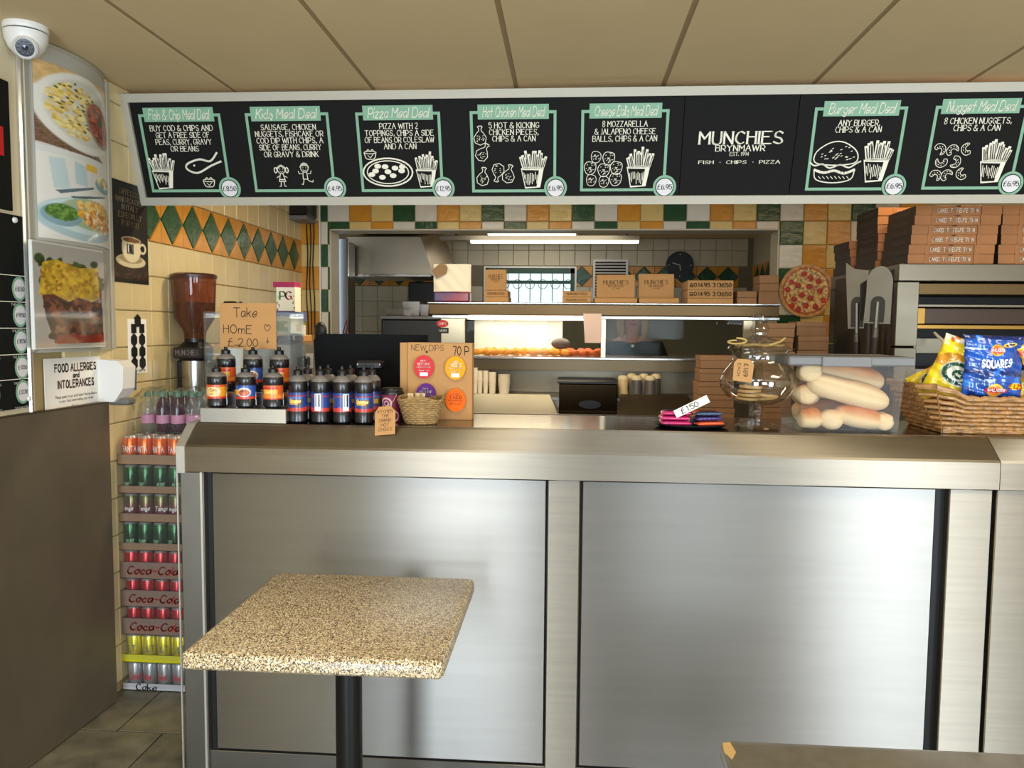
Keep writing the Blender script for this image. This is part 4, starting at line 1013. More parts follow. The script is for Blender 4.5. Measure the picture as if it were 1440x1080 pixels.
# pack of small bottles lying on top
bp = T('bottle_pack', 'shrink-wrapped pack of small purple drink bottles on top of the crates', 'bottle pack', (-1.62, 3.2, TOPZ))
BY = 3.14
bx0 = PY(205, 590, 3.12).x; bw = (PY(268, 590, 3.12).x-bx0)/3
pet = glass('clear_bottle', (.92, .95, .95), 1.5, .05, .06, (.8, .8, .85)); grape = M('grape_liquid', (58, 12, 40), .2, coat=.5); plab = M('pink_label', (206, 140, 176), .5); gcap = M('green_cap', (90, 130, 110), .4)
pbody = pcap = plb = None
for j in range(3):
    for i in range(4):
        X, Yy = bx0+i*bw, BY+j*.06; clear = i in (0, 3)
        prof = [(.0, 0), (.024, 0), (.027, .006), (.027, .095), (.022, .118), (.011, .138), (.010, .150), (0, .150)]
        MB().lathe(prof, (X, Yy), 14, TOPZ+.001).build('bottle', pet if clear else grape, bp, smooth=True)
        MB().lathe([(.0275, .035), (.0275, .07)], (X, Yy), 14, TOPZ, cap=False).build('label', plab, bp, smooth=True)
        MB().lathe([(.0125, .145), (.0125, .162), (0, .162)], (X, Yy), 12, TOPZ).build('cap', gcap, bp, smooth=True)
q = MB()
def wf_(u, v):
    a = 2*PI*u; e = .006*math.sin(u*41+v*13)+.004*math.sin(u*87)
    rx, ry = 2.2*bw*1.0+.03, .11
    k = (1.0 if v < .5 else math.cos((v-.5)*PI*.85)**.6)
    return (bx0+1.5*bw+(rx+e)*k*abs(math.cos(a))**.6*(1 if math.cos(a) > 0 else -1), BY+.06+(ry+e)*k*abs(math.sin(a))**.6*(1 if math.sin(a) > 0 else -1), TOPZ+.002+min(.174, v*.2)+e*v)
q.grid(wf_, 60, 12); q.build('shrink_wrap', glass('crumpled_wrap', (.95, .97, .96), 1.4, .12, .035, (.75, .82, .78)), bp, smooth=2)

# ================================================================== ITEMS ON THE COUNTER
C0 = CT+.0008
def canv_label(kind):
    cv = Cv(64, 30, (226, 150, 30))
    if kind == 'orange': cv.rect(0, 0, 1, .17, (196, 50, 30)).rect(0, .86, 1, 1, (206, 80, 30)).ell(.5, .5, .13, .34, (236, 214, 190)).ell(.5, .5, .10, .26, (214, 170, 90), n=.4, sc=22).blobs(26, lambda x, y: abs(x-.5) < .08 and abs(y-.5) < .2, [(150, 160, 60), (190, 100, 40), (240, 220, 150)], .01, .025, 5)
    if kind == 'bluecurry': cv.rect(0, 0, 1, 1, (44, 84, 160)).rect(0, 0, 1, .2, (198, 62, 40)).rect(0, .9, 1, 1, (40, 60, 120)).ell(.53, .48, .12, .34, (226, 220, 210)).ell(.53, .46, .095, .26, (170, 80, 40), n=.5, sc=22).rect(.34, .3, .44, .66, (230, 170, 50))
    if kind == 'redcurry': cv.rect(0, 0, 1, 1, (214, 90, 34)).rect(0, .1, 1, .34, (226, 140, 40)).rect(.38, .36, .62, .72, (236, 170, 60)).rect(.36, .74, .64, .86, (190, 40, 30)).rect(0, 0, 1, .1, (196, 50, 34))
    if kind == 'blue': cv.rect(0, 0, 1, 1, (36, 62, 132)).rect(0, 0, 1, .2, (190, 60, 44)).rect(0, .78, 1, .84, (150, 40, 50)).ell(.57, .48, .07, .26, (120, 90, 70), n=.4).rect(.40, .36, .57, .62, (214, 160, 60)).rect(.36, .68, .62, .76, (60, 110, 180)).rect(.78, .04, .9, .94, (236, 236, 236)).ell(.72, .16, .03, .1, (226, 60, 70)).ell(.15, .5, .07, .3, (130, 160, 70), n=.3)
    if kind == 'blue':
        for i in range(9): cv.rect(.80+.009*i, .25, .804+.009*i, .9, (30, 30, 34))
    return cv
bl_black = M('bottle_black', (24, 22, 24), .28, coat=.3); dusty = M('bottle_shoulder', (120, 112, 106), .45)
def sauce(label, loc, kind, text, rot=0, group='sauce bottles for sale on the counter', rad=.032, s=1.0):
    t = T('sauce_bottle', label, 'bottle', loc, group)
    x, y, z = loc; R_ = rad
    MB().lathe([(R_*.8, 0), (R_, .006), (R_, .034*s), (R_*.95, .038*s), (R_*.95, .105*s), (R_, .109*s), (R_, .138*s), (R_*.96, .141*s)], (x, y), 24, z).build('body', bl_black, t, smooth=True)
    MB().lathe([(R_*.96, .141*s), (R_*.9, .149*s), (R_*.6, .158*s), (R_*.42, .162*s)], (x, y), 24, z, cap=False).build('shoulder', dusty, t, smooth=True)
    MB().lathe([(R_*.46, .160*s), (R_*.48, .176*s), (R_*.42, .179*s), (R_*.2, .182*s), (R_*.16, .193*s), (0, .194*s)], (x, y), 16, z).build('cap', black, t, smooth=True)
    cv = canv_label(kind); Rl = R_*.955+.0012
    z0, z1 = z+.040*s, z+.104*s
    def lf(u, v): a = 2*PI*(u-.5)+rot; return (x+Rl*math.sin(a), y-Rl*math.cos(a), z0+(z1-z0)*v)
    lb = sheet('label', cv, lf, t, .35, .2)
    if text:
        Rt = Rl+.0006
        def tf(a, b, zc=z+.076*s): q = a/Rl+rot; return (x+Rt*math.sin(q), y-Rt*math.cos(q), zc+b)
        lay('lettering', text2d(text, .013*s, 'script', width=.042*s, w=1.3), M('label_yellow', (250, 226, 130), .5), lb, (x, y, z), fn=tf)
    return t
# bottles directly on the counter, right group
D0 = 2.60
for px, k, rot in ((419.5, 'Chinese', .0), (451, '', 2.0-4.1), (481.5, '', -1.0), (512, 'Chinese', .1)):
    x = PY(px, 590, D0).x
    lbl = {419.5: 'black bottle with blue curry label facing out, standing beside the metal riser', 451: 'black bottle turned to show its white barcode panel, second from the riser', 481.5: 'black bottle with blue label turned sideways, third from the riser', 512: 'black bottle with blue curry label facing out, beside the paper cup'}[px]
    sauce(lbl, (x, D0, C0), 'blue', k, {419.5: -.1, 451: -2.15, 481.5: -1.45, 512: 0}[px])
for i, (px, wd) in enumerate(((433, 'first'), (462, 'second'), (493, 'third'), (523, 'fourth'))):
    sauce('black sauce bottle behind the front row of blue ones, %s from the riser' % wd, (PY(px, 575, 2.68).x, 2.68, C0), 'blue', '', .6)
# riser
rx0, rx1 = PY(281, 588, 2.545).x, PY(402, 588, 2.545).x
rs = T('display_riser', 'low shiny two-step metal riser holding the sauce bottles', 'riser', ((rx0+rx1)/2, 2.56, C0))
MB().box(rx0, rx1, 2.545, 2.63, C0, C0+.050, .002).build('front_step', steel_b, rs)
MB().box(rx0, rx1, 2.632, 2.72, C0, C0+.098, .002).build('back_step', steel_b, rs)
for px, k, lb in ((305, ('orange', ''), 'orange label bottle with a plate of chicken, left on the front step of the riser'), (346, ('bluecurry', ''), 'blue label bottle with a curry plate, middle of the front step of the riser'), (384.5, ('redcurry', 'Curry'), 'orange-red curry bottle, right on the front step of the riser')):
    sauce(lb, (PY(px, 560, 2.585).x, 2.585, C0+.0508), k[0], k[1], 0, s=.74, rad=.0335)
for px, k, lb in ((318, 'redcurry', 'orange label bottle on the high step of the riser, behind the chicken one'), (356, 'bluecurry', 'blue label bottle on the high step of the riser, under the cardboard heart notice'), (393, 'redcurry', 'orange label bottle at the right of the high riser step')):
    sauce(lb, (PY(px, 520, 2.675).x, 2.675, C0+.0988), k, '', 0, s=.80, rad=.0335)
# clear acrylic case + card notice
xa, xb = PY(288, 500, 2.78).x, PY(409, 500, 2.78).x; zt_ = PY(300, 438, 2.78).z
ac = T('acrylic_case', 'clear acrylic case standing behind the riser of sauce bottles', 'case', ((xa+xb)/2, 2.85, C0))
acr = glass('acrylic', (.95, .97, .98), 1.4, .03, .012, (.8, .85, .9))
MB().box(xa, xb, 2.775, 2.779, C0, zt_, .001).build('front_pane', acr, ac); MB().box(xa, xa+.004, 2.78, 2.92, C0, zt_, .001).build('side_pane', acr, ac); MB().box(xb-.004, xb, 2.78, 2.92, C0, zt_, .001).build('side_pane', acr, ac)
MB().box(xa, xb, 2.921, 2.925, C0, zt_, .001).build('back_pane', glass('acrylic_white', (.86, .9, .92), 1.4, .1, .10, (.9, .93, .95)), ac); MB().box(xa+.004, xb-.004, 2.78, 2.92, C0, C0+.004).build('case_floor', acr, ac)
cx0_, cx1_ = PY(309, 450, 2.765).x, PY(388, 450, 2.765).x; cz0, cz1 = PY(345, 491, 2.765).z, PY(345, 426, 2.765).z
cn = T('card_notice', 'brown card notice reading take home with a heart, fixed to the acrylic case', 'notice', ((cx0_+cx1_)/2, 2.765, cz0))
q = MB(); cxm = (cx0_+cx1_)/2
q.prism([(cx0_, cz0+.004), (cxm-.012, cz0+.002), (cxm, cz0-.006), (cxm+.012, cz0+.002), (cx1_, cz0+.001), (cx1_, cz1), (cx0_, cz1-.001)], 'y', 2.765, 2.769); q.build('card', kraft, cn)
zz = lambda py, D=2.764: PY(345, py, D).z
xx = lambda px, D=2.764: PY(px, 460, D).x
for s_, px, py, h_, wd in (('Take', 345, 439, .034, .085), ('HOmE', 334, 463, .030, .105), ('£ 2.00', 341, 481.5, .028, .11)):
    write(s_, h_, ink_p, cn, (xx(px), 2.7645, zz(py)), 'pen', width=wd, w=.62, jitter=.3)
lay('lettering', ribbon(catmull([(0, -.011), (-.011, .002), (-.009, .011), (-.003, .011), (0, .005), (.003, .011), (.009, .011), (.011, .002), (0, -.011)], 3), .0018)+[[(p[0], p[1]-.046) for p in pl] for pl in ribbon([(0, .012), (0, -.008), (-.005, -.001)], .0018)+ribbon([(0, -.008), (.005, 0)], .0018)]+[[(p[0]-.112, p[1]-.063) for p in pl] for pl in ribbon([(-.012, 0), (.012, .001)], .002)], ink_p, cn, (xx(376), 2.7645, zz(461)))

# paper cup with tag
x, D_ = PY(551.5, 590, 2.66).x, 2.66
cu = T('paper_cup', 'burgundy takeaway paper cup with black lid, between bottles and wicker basket', 'cup', (x, D_, C0))
MB().lathe([(.028, 0), (.0285, .002), (.038, .095), (.039, .098)], (x, D_), 28, C0).build('cup_body', M('burgundy_card', (122, 34, 66), .5), cu, smooth=True)
MB().lathe([(.0405, .096), (.0415, .102), (.040, .106), (.037, .108), (.036, .116), (.034, .118), (0, .116)], (x, D_), 28, C0).build('cup_lid', black, cu, smooth=True)
def cupf(zc, R0=.0335): return lambda a, b: (x+(R0+b*.1)*math.sin(a/R0-.35), D_-(R0+b*.1)*math.cos(a/R0-.35), C0+zc+b)
lay('cup_logo', ringp(.018, .006, 24)+ringp(.008, .004, 16), M('cup_print', (214, 170, 176), .5), cu, (x, D_, 0), fn=cupf(.066, .0365))
lay('cup_logo', ringp(.017, .005, 24), M('cup_print', (214, 170, 176), .5), cu, (x, D_, 0), fn=lambda a, b: (x+.0325*math.sin(a/.032+.4), D_-.0325*math.cos(a/.032+.4), C0+.022+b))
tgp = (PY(544, 598, 2.52).x, 2.522, 0)
ctag = T('card_tag', 'small brown luggage tag hanging over the counter edge from the paper cup', 'tag', (tgp[0], tgp[1], 1.14))
tz1, tz0 = PY(544, 579, 2.545).z, PY(544, 612, 2.5).z
q = MB(); hw = .034; o_ = [(-hw, 0), (hw*.95, 0), (hw, .07), (hw*.55, .087), (-hw*.6, .087), (-hw, .07)]
k = .100/.087
q.prism([(a, b*k) for a, b in o_], 'y', -.0008, .0008)
Rt = Matrix.Translation((tgp[0], 2.497, 1.149)) @ Matrix.Rotation(math.radians(-27), 4, 'X') @ Matrix.Rotation(math.radians(-6), 4, 'Y')
q.xf(Rt); q.build('card', kraft, ctag)
def tagf(cy): return lambda a, b: Rt @ Vector((a, -.0012, cy+b))
for i, (s_, wd) in enumerate((('KITCHEN', .05), ('THE', .025), ('DRINK', .04), ('HOT', .028), ('CHOCS', .045))): lay('lettering', text2d(s_, .0105, 'pen', width=wd, w=.9), ink_p, ctag, (0, 0, 0), fn=tagf(.082-.0158*i))
q = MB(); q.tube([Rt @ Vector((0, -.001, .094)), (tgp[0]+.01, 2.57, C0+.08), (tgp[0]+.012, 2.615, C0+.099)], .001, 5); q.build('string', M('string', (206, 190, 150), .9), ctag)

# small wicker basket with wooden sticks
def woven(name, fn, nrow, ncol, mat, parent, r=.004, amp=.003, kind='stuff'):
    """horizontal strands fn(u,row)->(point, outward) weaving in and out of the stakes"""
    q = MB()
    for j in range(nrow):
        pts = []
        for i in range(ncol*3+1):
            u = i/(ncol*3); p, n_ = fn(u, j/(nrow-1)); pts.append(Vector(p)+Vector(n_)*amp*math.sin(PI*ncol*u+PI*j)+Vector((0, 0, random.uniform(-.0006, .0006))))
        q.tube(pts, r, 6)
    return q.build(name, mat, parent, smooth=True, kind=kind)
straw = M('straw', (170, 136, 84), .8, noise=(60, .35), rand=.05); wick = M('wicker', (176, 128, 70), .55, noise=(40, .4), coat=.2)
bx_, by_ = PY(592, 595, 2.62).x, 2.62
ba = T('wicker_basket', 'small round straw basket of wooden forks in front of the dips board', 'basket', (bx_, by_, C0))
def bf(u, v): a = 2*PI*u; r_ = .050+.026*v**.8; return ((bx_+r_*math.cos(a), by_+r_*.8*math.sin(a), C0+.005+.082*v+(.006*math.sin(a*3) if v > .9 else 0)), (math.cos(a), math.sin(a), 0))
woven('weave', bf, 13, 30, straw, ba, .0042, .0022)
MB().lathe([(0, 0), (.048, 0), (.05, .004), (.073, .08)], (bx_, by_), 24, C0+.001, cap=False, sy=.8).build('lining', straw, ba)
for k in range(9):
    a = k*.7; xk, yk = bx_-.012+.014*math.cos(a)*1.5, by_+.012*math.sin(a)
    s_ = MB().box(-.005, .005, -.0008, .0008, 0, .092, .0005); s_.xf(Matrix.Translation((xk, yk, C0+.012)) @ Matrix.Rotation(random.uniform(-.12, .12), 4, 'Y'))
    tag(s_.build('wooden_fork', M('pale_wood', (216, 186, 140), .7)), 'pale wooden chip fork standing in the small straw basket', 'fork', 'chip forks in the small straw basket')

# dips board
dx0, dx1 = PY(573, 530, 2.74).x, PY(664, 530, 2.74).x; dz0, dz1 = C0, PY(615, 482, 2.74).z
db = T('dips_board', 'kraft card box displaying four round dip pots behind the straw basket', 'display box', ((dx0+dx1)/2, 2.78, C0))
MB().box(dx0, dx1, 2.74, 2.79, dz0, dz1, .0015).build('box', kraft, db)
MB().box(dx0-.028, dx0-.001, 2.745, 2.79, dz0+.02, dz1-.001, .001).build('side_flap', kraft, db)
xq = lambda px: PY(px, 530, 2.738).x; zq = lambda py: PY(615, py, 2.738).z
write('NEW DIPS', .020, ink_p, db, (xq(601), 2.7395, zq(489)), 'pen', width=.115, w=.5, jitter=.3)
write('70 P', .030, ink, db, (xq(648), 2.7395, zq(493)), 'pen', width=.056, w=.8)
lay('lettering', [circ(.004, 8)], ink, db, (xq(600), 2.7395, zq(495)))
for px, py, rgb, s_, lab in ((597, 516, (206, 60, 66), 'KETCHUP', ''), (641, 517, (236, 160, 30), 'CHEESE', ''), (600, 555, (98, 46, 126), 'BBQ DIP', ''), (641.5, 562, (238, 106, 24), 'TACO', '')):
    m = dullm(M('dip_foil_%d_%d' % (px, py), rgb, .6)); X, Zc = xq(px), zq(py)
    q = MB(); q.prism([(p[0]+X, p[1]+Zc) for p in circ(.034, 28, 0, 0, .039)], 'y', 2.727, 2.7392); q.prism([(p[0]+X, p[1]+Zc) for p in circ(.036, 28, 0, 0, .041)], 'y', 2.724, 2.7268)
    pp = q.build('dip_pot', m, db)
    lc = lett if rgb[0] != 238 else M('deep_red', (176, 30, 20), .5)
    for i, (w_, h_) in enumerate(((.022, .005), (.044, .011 if px > 640 else .008), (.05, .004), (.04, .004))): write((s_[:4], s_, 'DELICIOUS DIP', 'SERVE COLD')[i], h_, lc, pp, (X, 2.7238, Zc+.022-.0115*i), 'bold', width=w_, w=1.2)
    if py < 520 : MB().box(X-.014, X+.014, 2.7228, 2.7238, Zc-.032, Zc-.019).build('barcode_patch', white_p, pp)

# chocolate bars tray
def xp_(px, D): return PY(px, 595, D).x
tx0, tx1, tD = xp_(920, 2.62), xp_(1030, 2.62), 2.62
ty = T('sweet_tray', 'dark oval tray holding chocolate bars beside the glass jar', 'tray', ((tx0+tx1)/2, tD+.05, C0))
MB().lathe([(.1, 0), (.112, .003), (.128, .010), (.130, .011), (.126, .012), (.11, .006), (0, .005)], ((tx0+tx1)/2, tD+.055), 32, C0, sx=(tx1-tx0)/.26, sy=.72).build('plate', M('dark_tray', (40, 36, 40), .25), ty, smooth=True)
cols_ = [((206, 44, 110), 'pink wrapped chocolate bar'), ((226, 90, 40), 'orange wrapped chocolate bar'), ((60, 44, 110), 'purple wrapped chocolate bar'), ((40, 60, 90), 'blue wrapped chocolate bar')]
def bar(rgb, label, c, rot, L_=.105, W__=.032, H_=.016, tilt=0):
    t = T('chocolate_bar', label, 'chocolate bar', c, 'chocolate bars on the dark tray')
    q = MB()
    def f(u, v):
        a = 2*PI*v; e = abs(2*u-1); th = H_/2*(1-e**8); wv = W__/2*(1+.04*math.sin(u*40))
        return Vector(((u-.5)*L_, wv*math.cos(a)*(1 if e < .93 else 1.02), th*math.sin(a)*(1.0 if abs(math.sin(a)) > .2 else .8)+.0))
    q.grid(f, 24, 10); Mx = Matrix.Translation(c) @ Matrix.Rotation(rot, 4, 'Z') @ Matrix.Rotation(tilt, 4, 'X'); q.xf(Mx)
    q.build('wrapper', M('wrap_%d_%d' % (rgb[0], rgb[2]), rgb, .25, noise=(30, .25), coat=.5), t, smooth=2)
    dk_ = tuple(int(v*.45) for v in rgb)
    q = MB(); q.grid(lambda u, v: Vector((-.3*L_+u*.6*L_, (v-.5)*W__*.55, H_/2*1.02)), 6, 2).xf(Mx); q.build('wrapper_panel', M('wrapp_%d_%d' % (dk_[0], dk_[2]), dk_, .3), t)
tcx, tcy = (tx0+tx1)/2, tD+.05; k = 0
for lay_ in range(3):
    for j in range(3 if lay_ < 2 else 2):
        for i, dx in enumerate((-.055, .052)):
            ci = (0 if i == 0 else (1, 2, 3, 1)[(j+lay_) % 4]); rgb, nm = cols_[ci if not (i == 0 and lay_ == 2 and j) else 2]
            lb = nm+(' %s layer of the tray, %s row, %s end' % (('bottom', 'middle', 'top')[lay_], ('front', 'middle', 'back')[j], ('left', 'right')[i]))
            bar(rgb, lb, (tcx+dx+random.uniform(-.004, .004), tcy-.036+j*.036, C0+.0150+lay_*.0168), random.uniform(-.15, .15)+(0 if i == 0 else .35), .1)
fl_ = T('price_flag', 'folded white price flag lying slanted across the chocolate bars', 'price flag', (tcx-.01, tcy-.03, C0+.06))
q = MB(); q.add([(-.06, 0, 0), (.06, 0, .0), (.06, .004, .026), (-.06, .004, .026), (.06, .03, -.002), (-.06, .03, -.002)], [(0, 1, 2, 3), (3, 2, 4, 5)])
Mf = Matrix.Translation((tcx-.002, tcy-.062, C0+.062)) @ Matrix.Rotation(math.radians(-27), 4, 'Y'); q.xf(Mf); q.build('card', paper, fl_)
lay('lettering', text2d('£1.50', .017, 'pen', width=.06, w=.8), ink, fl_, (0, 0, 0), fn=lambda a, b: Mf @ Vector((a-.008, -.0003, .0135+b)))

# glass cookie jar
jx, jD = PY(1064, 600, 2.66).x, 2.66
jr = T('cookie_jar', 'footed clear glass cookie jar with domed lid and straw bow', 'jar', (jx, jD, C0))
gl_ = glass('jar_glass', (.88, .89, .88), 2.2, .03)
U_ = jD/1100*.985
def pr(l, b=601): return [(r*U_, (b-y)*U_) for r, y in l]
MB().lathe(pr([(0, 600), (30, 600), (31, 597), (24, 594), (8, 590), (6, 586), (9, 582), (10, 577), (7, 572), (9, 569), (24, 566), (42, 557), (51, 545), (53, 535), (49, 522), (41, 513), (37, 507), (36, 498), (39, 493), (40, 491)]), (jx, jD), 40, C0, cap=False).build('bowl', gl_, jr, smooth=True)
MB().lathe(pr([(42, 492), (43, 489), (40, 486), (33, 481), (22, 476), (12, 473), (9, 470), (9, 467), (13, 463), (12, 458), (9, 454), (11, 450), (9, 444), (4, 441), (0, 440)], 601), (jx, jD), 40, C0, cap=False).build('lid', gl_, jr, smooth=True)
rf = M('raffia', (200, 166, 96), .8, noise=(60, .3)); q = MB(); rr = 13*U_*1.35; zc = C0+(601-484)*U_
q.tube([(jx+34*U_*math.cos(a), jD+34*U_*math.sin(a), zc+.002*math.sin(a*9)) for a in np.linspace(0, 2*PI, 33)], .0032, 6)
for s_ in (-1, 1):
    q.tube([(jx-.085, jD-.04, zc-.002)]+[(jx-.085+s_*.03*math.sin(b)*(1 if b < 3.14 else .0)-.0, jD-.05-.01*math.sin(b), zc+.004+.018*(1-math.cos(b))*.5*(1 if s_ > 0 else .6)) for b in np.linspace(0, PI, 9)], .003, 5)
q.tube([(jx+.01, jD-.088, zc), (jx+.05, jD-.07, zc+.012), (jx+.07, jD-.05, zc+.024)], .0032, 5)
q.build('straw_bow', rf, jr, smooth=True)
tx_ = PY(1044, 505, 2.55); q = MB(); q.prism([(-.03, -.036), (.03, -.04), (.032, .02), (.018, .034), (-.02, .034), (-.031, .02)], 'y', -.0008, .0008); Mt = Matrix.Translation((tx_.x+.002, jD-.118, PY(1044, 520, jD-.118).z)) @ Matrix.Rotation(.06, 4, 'Y'); q.xf(Mt); q.build('price_tag', kraft, jr)
lay('lettering', text2d('£1.69', .013, 'pen', width=.04, w=1), ink_p, jr, (0, 0, 0), fn=lambda a, b: Mt @ Vector((b+.008, -.0013, -a)))
lay('lettering', text2d('EACH', .009, 'pen', width=.04, w=1), ink_p, jr, (0, 0, 0), fn=lambda a, b: Mt @ Vector((b-.014, -.0013, -a)))
ck = M('shortbread', (214, 172, 108), .8, noise=(40, .15), bump=(60, .3))
for i, (dx, dy_, z, til) in enumerate(((-.035, 0, 0, .05), (.035, .02, .002, -.12), (-.03, -.01, .013, .03), (-.028, 0, .026, -.02), (.02, -.03, .014, .1), (-.022, .005, .039, .04))):
    q = MB().lathe([(0, 0), (.036, 0), (.039, .004), (.037, .009), (.0, .0105)], (0, 0), 20); q.xf(Matrix.Translation((jx+dx, jD+dy_, C0+.094+z)) @ Matrix.Rotation(til, 4, 'Y'))
    tag(q.build('cookie', ck, smooth=True), 'golden shortbread cookie in the glass jar, '+('lowest of the left pile', 'lone cookie lying at the right', 'second of the left pile', 'third of the left pile', 'tilted against the pile at the front', 'top of the left pile')[i], 'cookie', 'shortbread cookies in the glass jar')

# bread box
D_ = 2.575; X0, X1 = PY(1127, 600, D_).x, PY(1262, 612, D_).x; Zt = PY(1190, 507, D_).z
bb = T('bread_box', 'translucent plastic box with grey lid, full of white bread batons', 'box', ((X0+X1)/2, D_+.12, C0))
def taper(x0, x1, y0, y1, z0, z1, e, th=.003):
    q = MB(); a = [(x0, y0), (x1, y0), (x1, y1), (x0, y1)]; b_ = [(x0-e, y0-e*.6), (x1+e, y0-e*.6), (x1+e, y1+e), (x0-e, y1+e)]
    q.add([(p[0], p[1], z0) for p in a]+[(p[0], p[1], z1) for p in b_], [(3, 2, 1, 0), (0, 1, 5, 4), (1, 2, 6, 5), (2, 3, 7, 6), (3, 0, 4, 7)]); return q
tub = glass('cloudy_plastic', (.93, .92, .90), 1.15, .12, .03, (.8, .78, .76))
taper(X0, X1, D_, D_+.24, C0, Zt, .014).build('tub', tub, bb)
lx0, lx1 = PY(1108, 505, D_-.012).x, PY(1287, 505, D_-.012).x; lz0, lz1 = PY(1190, 515, D_-.02).z, PY(1190, 501.5, D_-.02).z
lidm = M('grey_lid', (112, 111, 110), .5)
q = MB(); q.box(lx0, lx1, D_-.02, D_+.262, lz0, lz1, .005); q.build('lid', lidm, bb)
q = MB(); xm = PY(1153, 505, D_).x; xn = PY(1222, 505, D_).x; q.box(xm, xn, D_-.026, D_-.0205, lz0-.002, lz1-.001, .002); q.build('clip', lidm, bb)
bread = M('bread_crust', (222, 186, 136), .75, noise=(9, .3, (190, 122, 62)), bump=(16, .25)); flour = M('floured_bread', (232, 218, 188), .85, noise=(9, .1, (206, 176, 130)), bump=(20, .3))
def roll(c, L_, r_, ry, rz, mat, label):
    cr_ = mat is bread; Mx = Matrix.Translation(c) @ Matrix.Rotation(rz, 4, 'Z') @ Matrix.Rotation(ry, 4, 'Y')
    cv = Cv(40, 36, (222, 198, 154)); nz = cv.noise(9); nz2 = cv.noise(17)
    top = np.exp(-(((cv.V-.29)/(.19 if cr_ else .10))**4))*np.clip(1-np.abs(2*cv.U-1)**6, 0, 1)
    cv.mask(top*(1.0 if cr_ else .35)*(.75+.4*nz), (184, 106, 48)); cv.mask(nz2*.35*(1-top), (214, 184, 136)); cv.mask(np.exp(-(((cv.V-.47)/.012)**2))*.5, (176, 130, 84))
    def f(u, v):
        a = 2*PI*v; e = 2*u-1; k_ = max(0, 1-abs(e)**4.5)**.45; g = 1+.05*math.sin(u*9+c[0]*50)+.035*math.sin(a*3+u*5); dent = 1-.12*math.exp(-((a-2.9)/.22)**2)
        return Mx @ Vector((e*L_/2, r_*k_*g*dent*math.cos(a)*1.08, r_*k_*g*math.sin(a)*.92))
    o = sheet('bread_baton', cv, f, None, .8); return tag(o, label, 'bread', 'bread batons in the plastic box')
Wb = X1-X0; xc = (X0+X1)/2; zf = C0
for c, L_, r_, ry, rz, mt, lb in (
    ((xc+.008, D_+.052, zf+.128), .272, .045, .27, .03, flour, 'pale floured bread baton lying slanted across the front of the plastic box'),
    ((xc+.045, D_+.048, zf+.046), .155, .038, .20, -.1, bread, 'short golden bread baton low in the plastic box near the front'),
    ((xc+.03, D_+.135, zf+.178), .25, .048, .20, .03, bread, 'brown topped bread baton uppermost in the plastic box'),
    ((X0+.034, D_+.05, zf+.192), .08, .036, 0, 1.45, flour, 'pale bread end facing out at the top left of the plastic box'),
    ((X0+.040, D_+.10, zf+.115), .12, .040, .1, 1.3, bread, 'golden bread baton at the left side of the plastic box'),
    ((X0+.040, D_+.05, zf+.040), .075, .036, 0, .1, bread, 'small golden roll in the bottom left of the plastic box'),
    ((X0+.108, D_+.055, zf+.038), .09, .035, 0, 1.4, flour, 'pale roll end facing out low in the plastic box'),
    ((X1-.032, D_+.05, zf+.034), .08, .031, 0, 1.5, flour, 'pale roll end in the bottom right of the plastic box'),
    ((xc, D_+.19, zf+.05), .26, .045, 0, 0, bread, 'bread baton at the back of the plastic box, lower layer'),
    ((xc-.01, D_+.195, zf+.125), .25, .036, 0, .0, flour, 'bread baton at the back of the plastic box, upper layer')): roll(c, L_, r_, ry, rz, mt, lb)

# crisps basket
D_ = 2.60; X0 = PY(1326, 600, D_).x; X1 = X0+.44; Zr = PY(1400, 563, D_).z-C0
cb = T('wicker_basket', 'large rectangular wicker basket filled with crisp packets at the counter end', 'basket', ((X0+X1)/2, D_+.1, C0))
Yd = .25
def peri(u):
    w_, d = X1-X0, Yd; L_ = 2*(w_+d); s_ = u*L_
    if s_ < w_: return X0+s_, D_, 0, -1
    s_ -= w_
    if s_ < d: return X1, D_+s_, 1, 0
    s_ -= d
    if s_ < w_: return X1-s_, D_+d, 0, 1
    s_ -= w_; return X0, D_+d-s_, -1, 0
def cf(u, v):
    x, y, nx, ny = peri(u % 1.0)
    fl2 = .0+.045*v; cx, cy = (X0+X1)/2, D_+Yd/2
    zz_ = C0+.006+(Zr-.004)*v
    if ny == 0 and nx < 0 or x < X0+.06: zz_ += .035*v*v*max(0, 1-(x-X0)/.06)
    return ((x+nx*fl2+(-.035*v if x < X0+.02 else 0)+(0.03*v if x > X1-.02 else 0), y+ny*.02*v, zz_), (nx, ny, 0))
woven('weave', cf, 9, 40, wick, cb, .0064, .004)
q = MB()
for i in range(52):
    u = i/52; q.tube([Vector(cf(u, v)[0]) for v in (0, .5, 1.0)], .003, 5)
q.build('stakes', M('wicker_dark', (130, 88, 46), .6), cb, kind='stuff')
for vv, rr in ((.04, .006), (1.04, .007)):
    q = MB(); q.tube([Vector(cf(i/96, vv)[0])+Vector((0, 0, .003*math.sin(i*1.5))) for i in range(97)], rr, 6); q.tube([Vector(cf(i/96, vv)[0])+Vector((0, 0, .004*math.sin(i*1.5+2))) for i in range(97)], rr*.7, 6); q.build('rim', wick, cb, smooth=True)
MB().box(X0, X1, D_+.01, D_+Yd-.01, C0+.001, C0+.004).build('base', wick, cb)
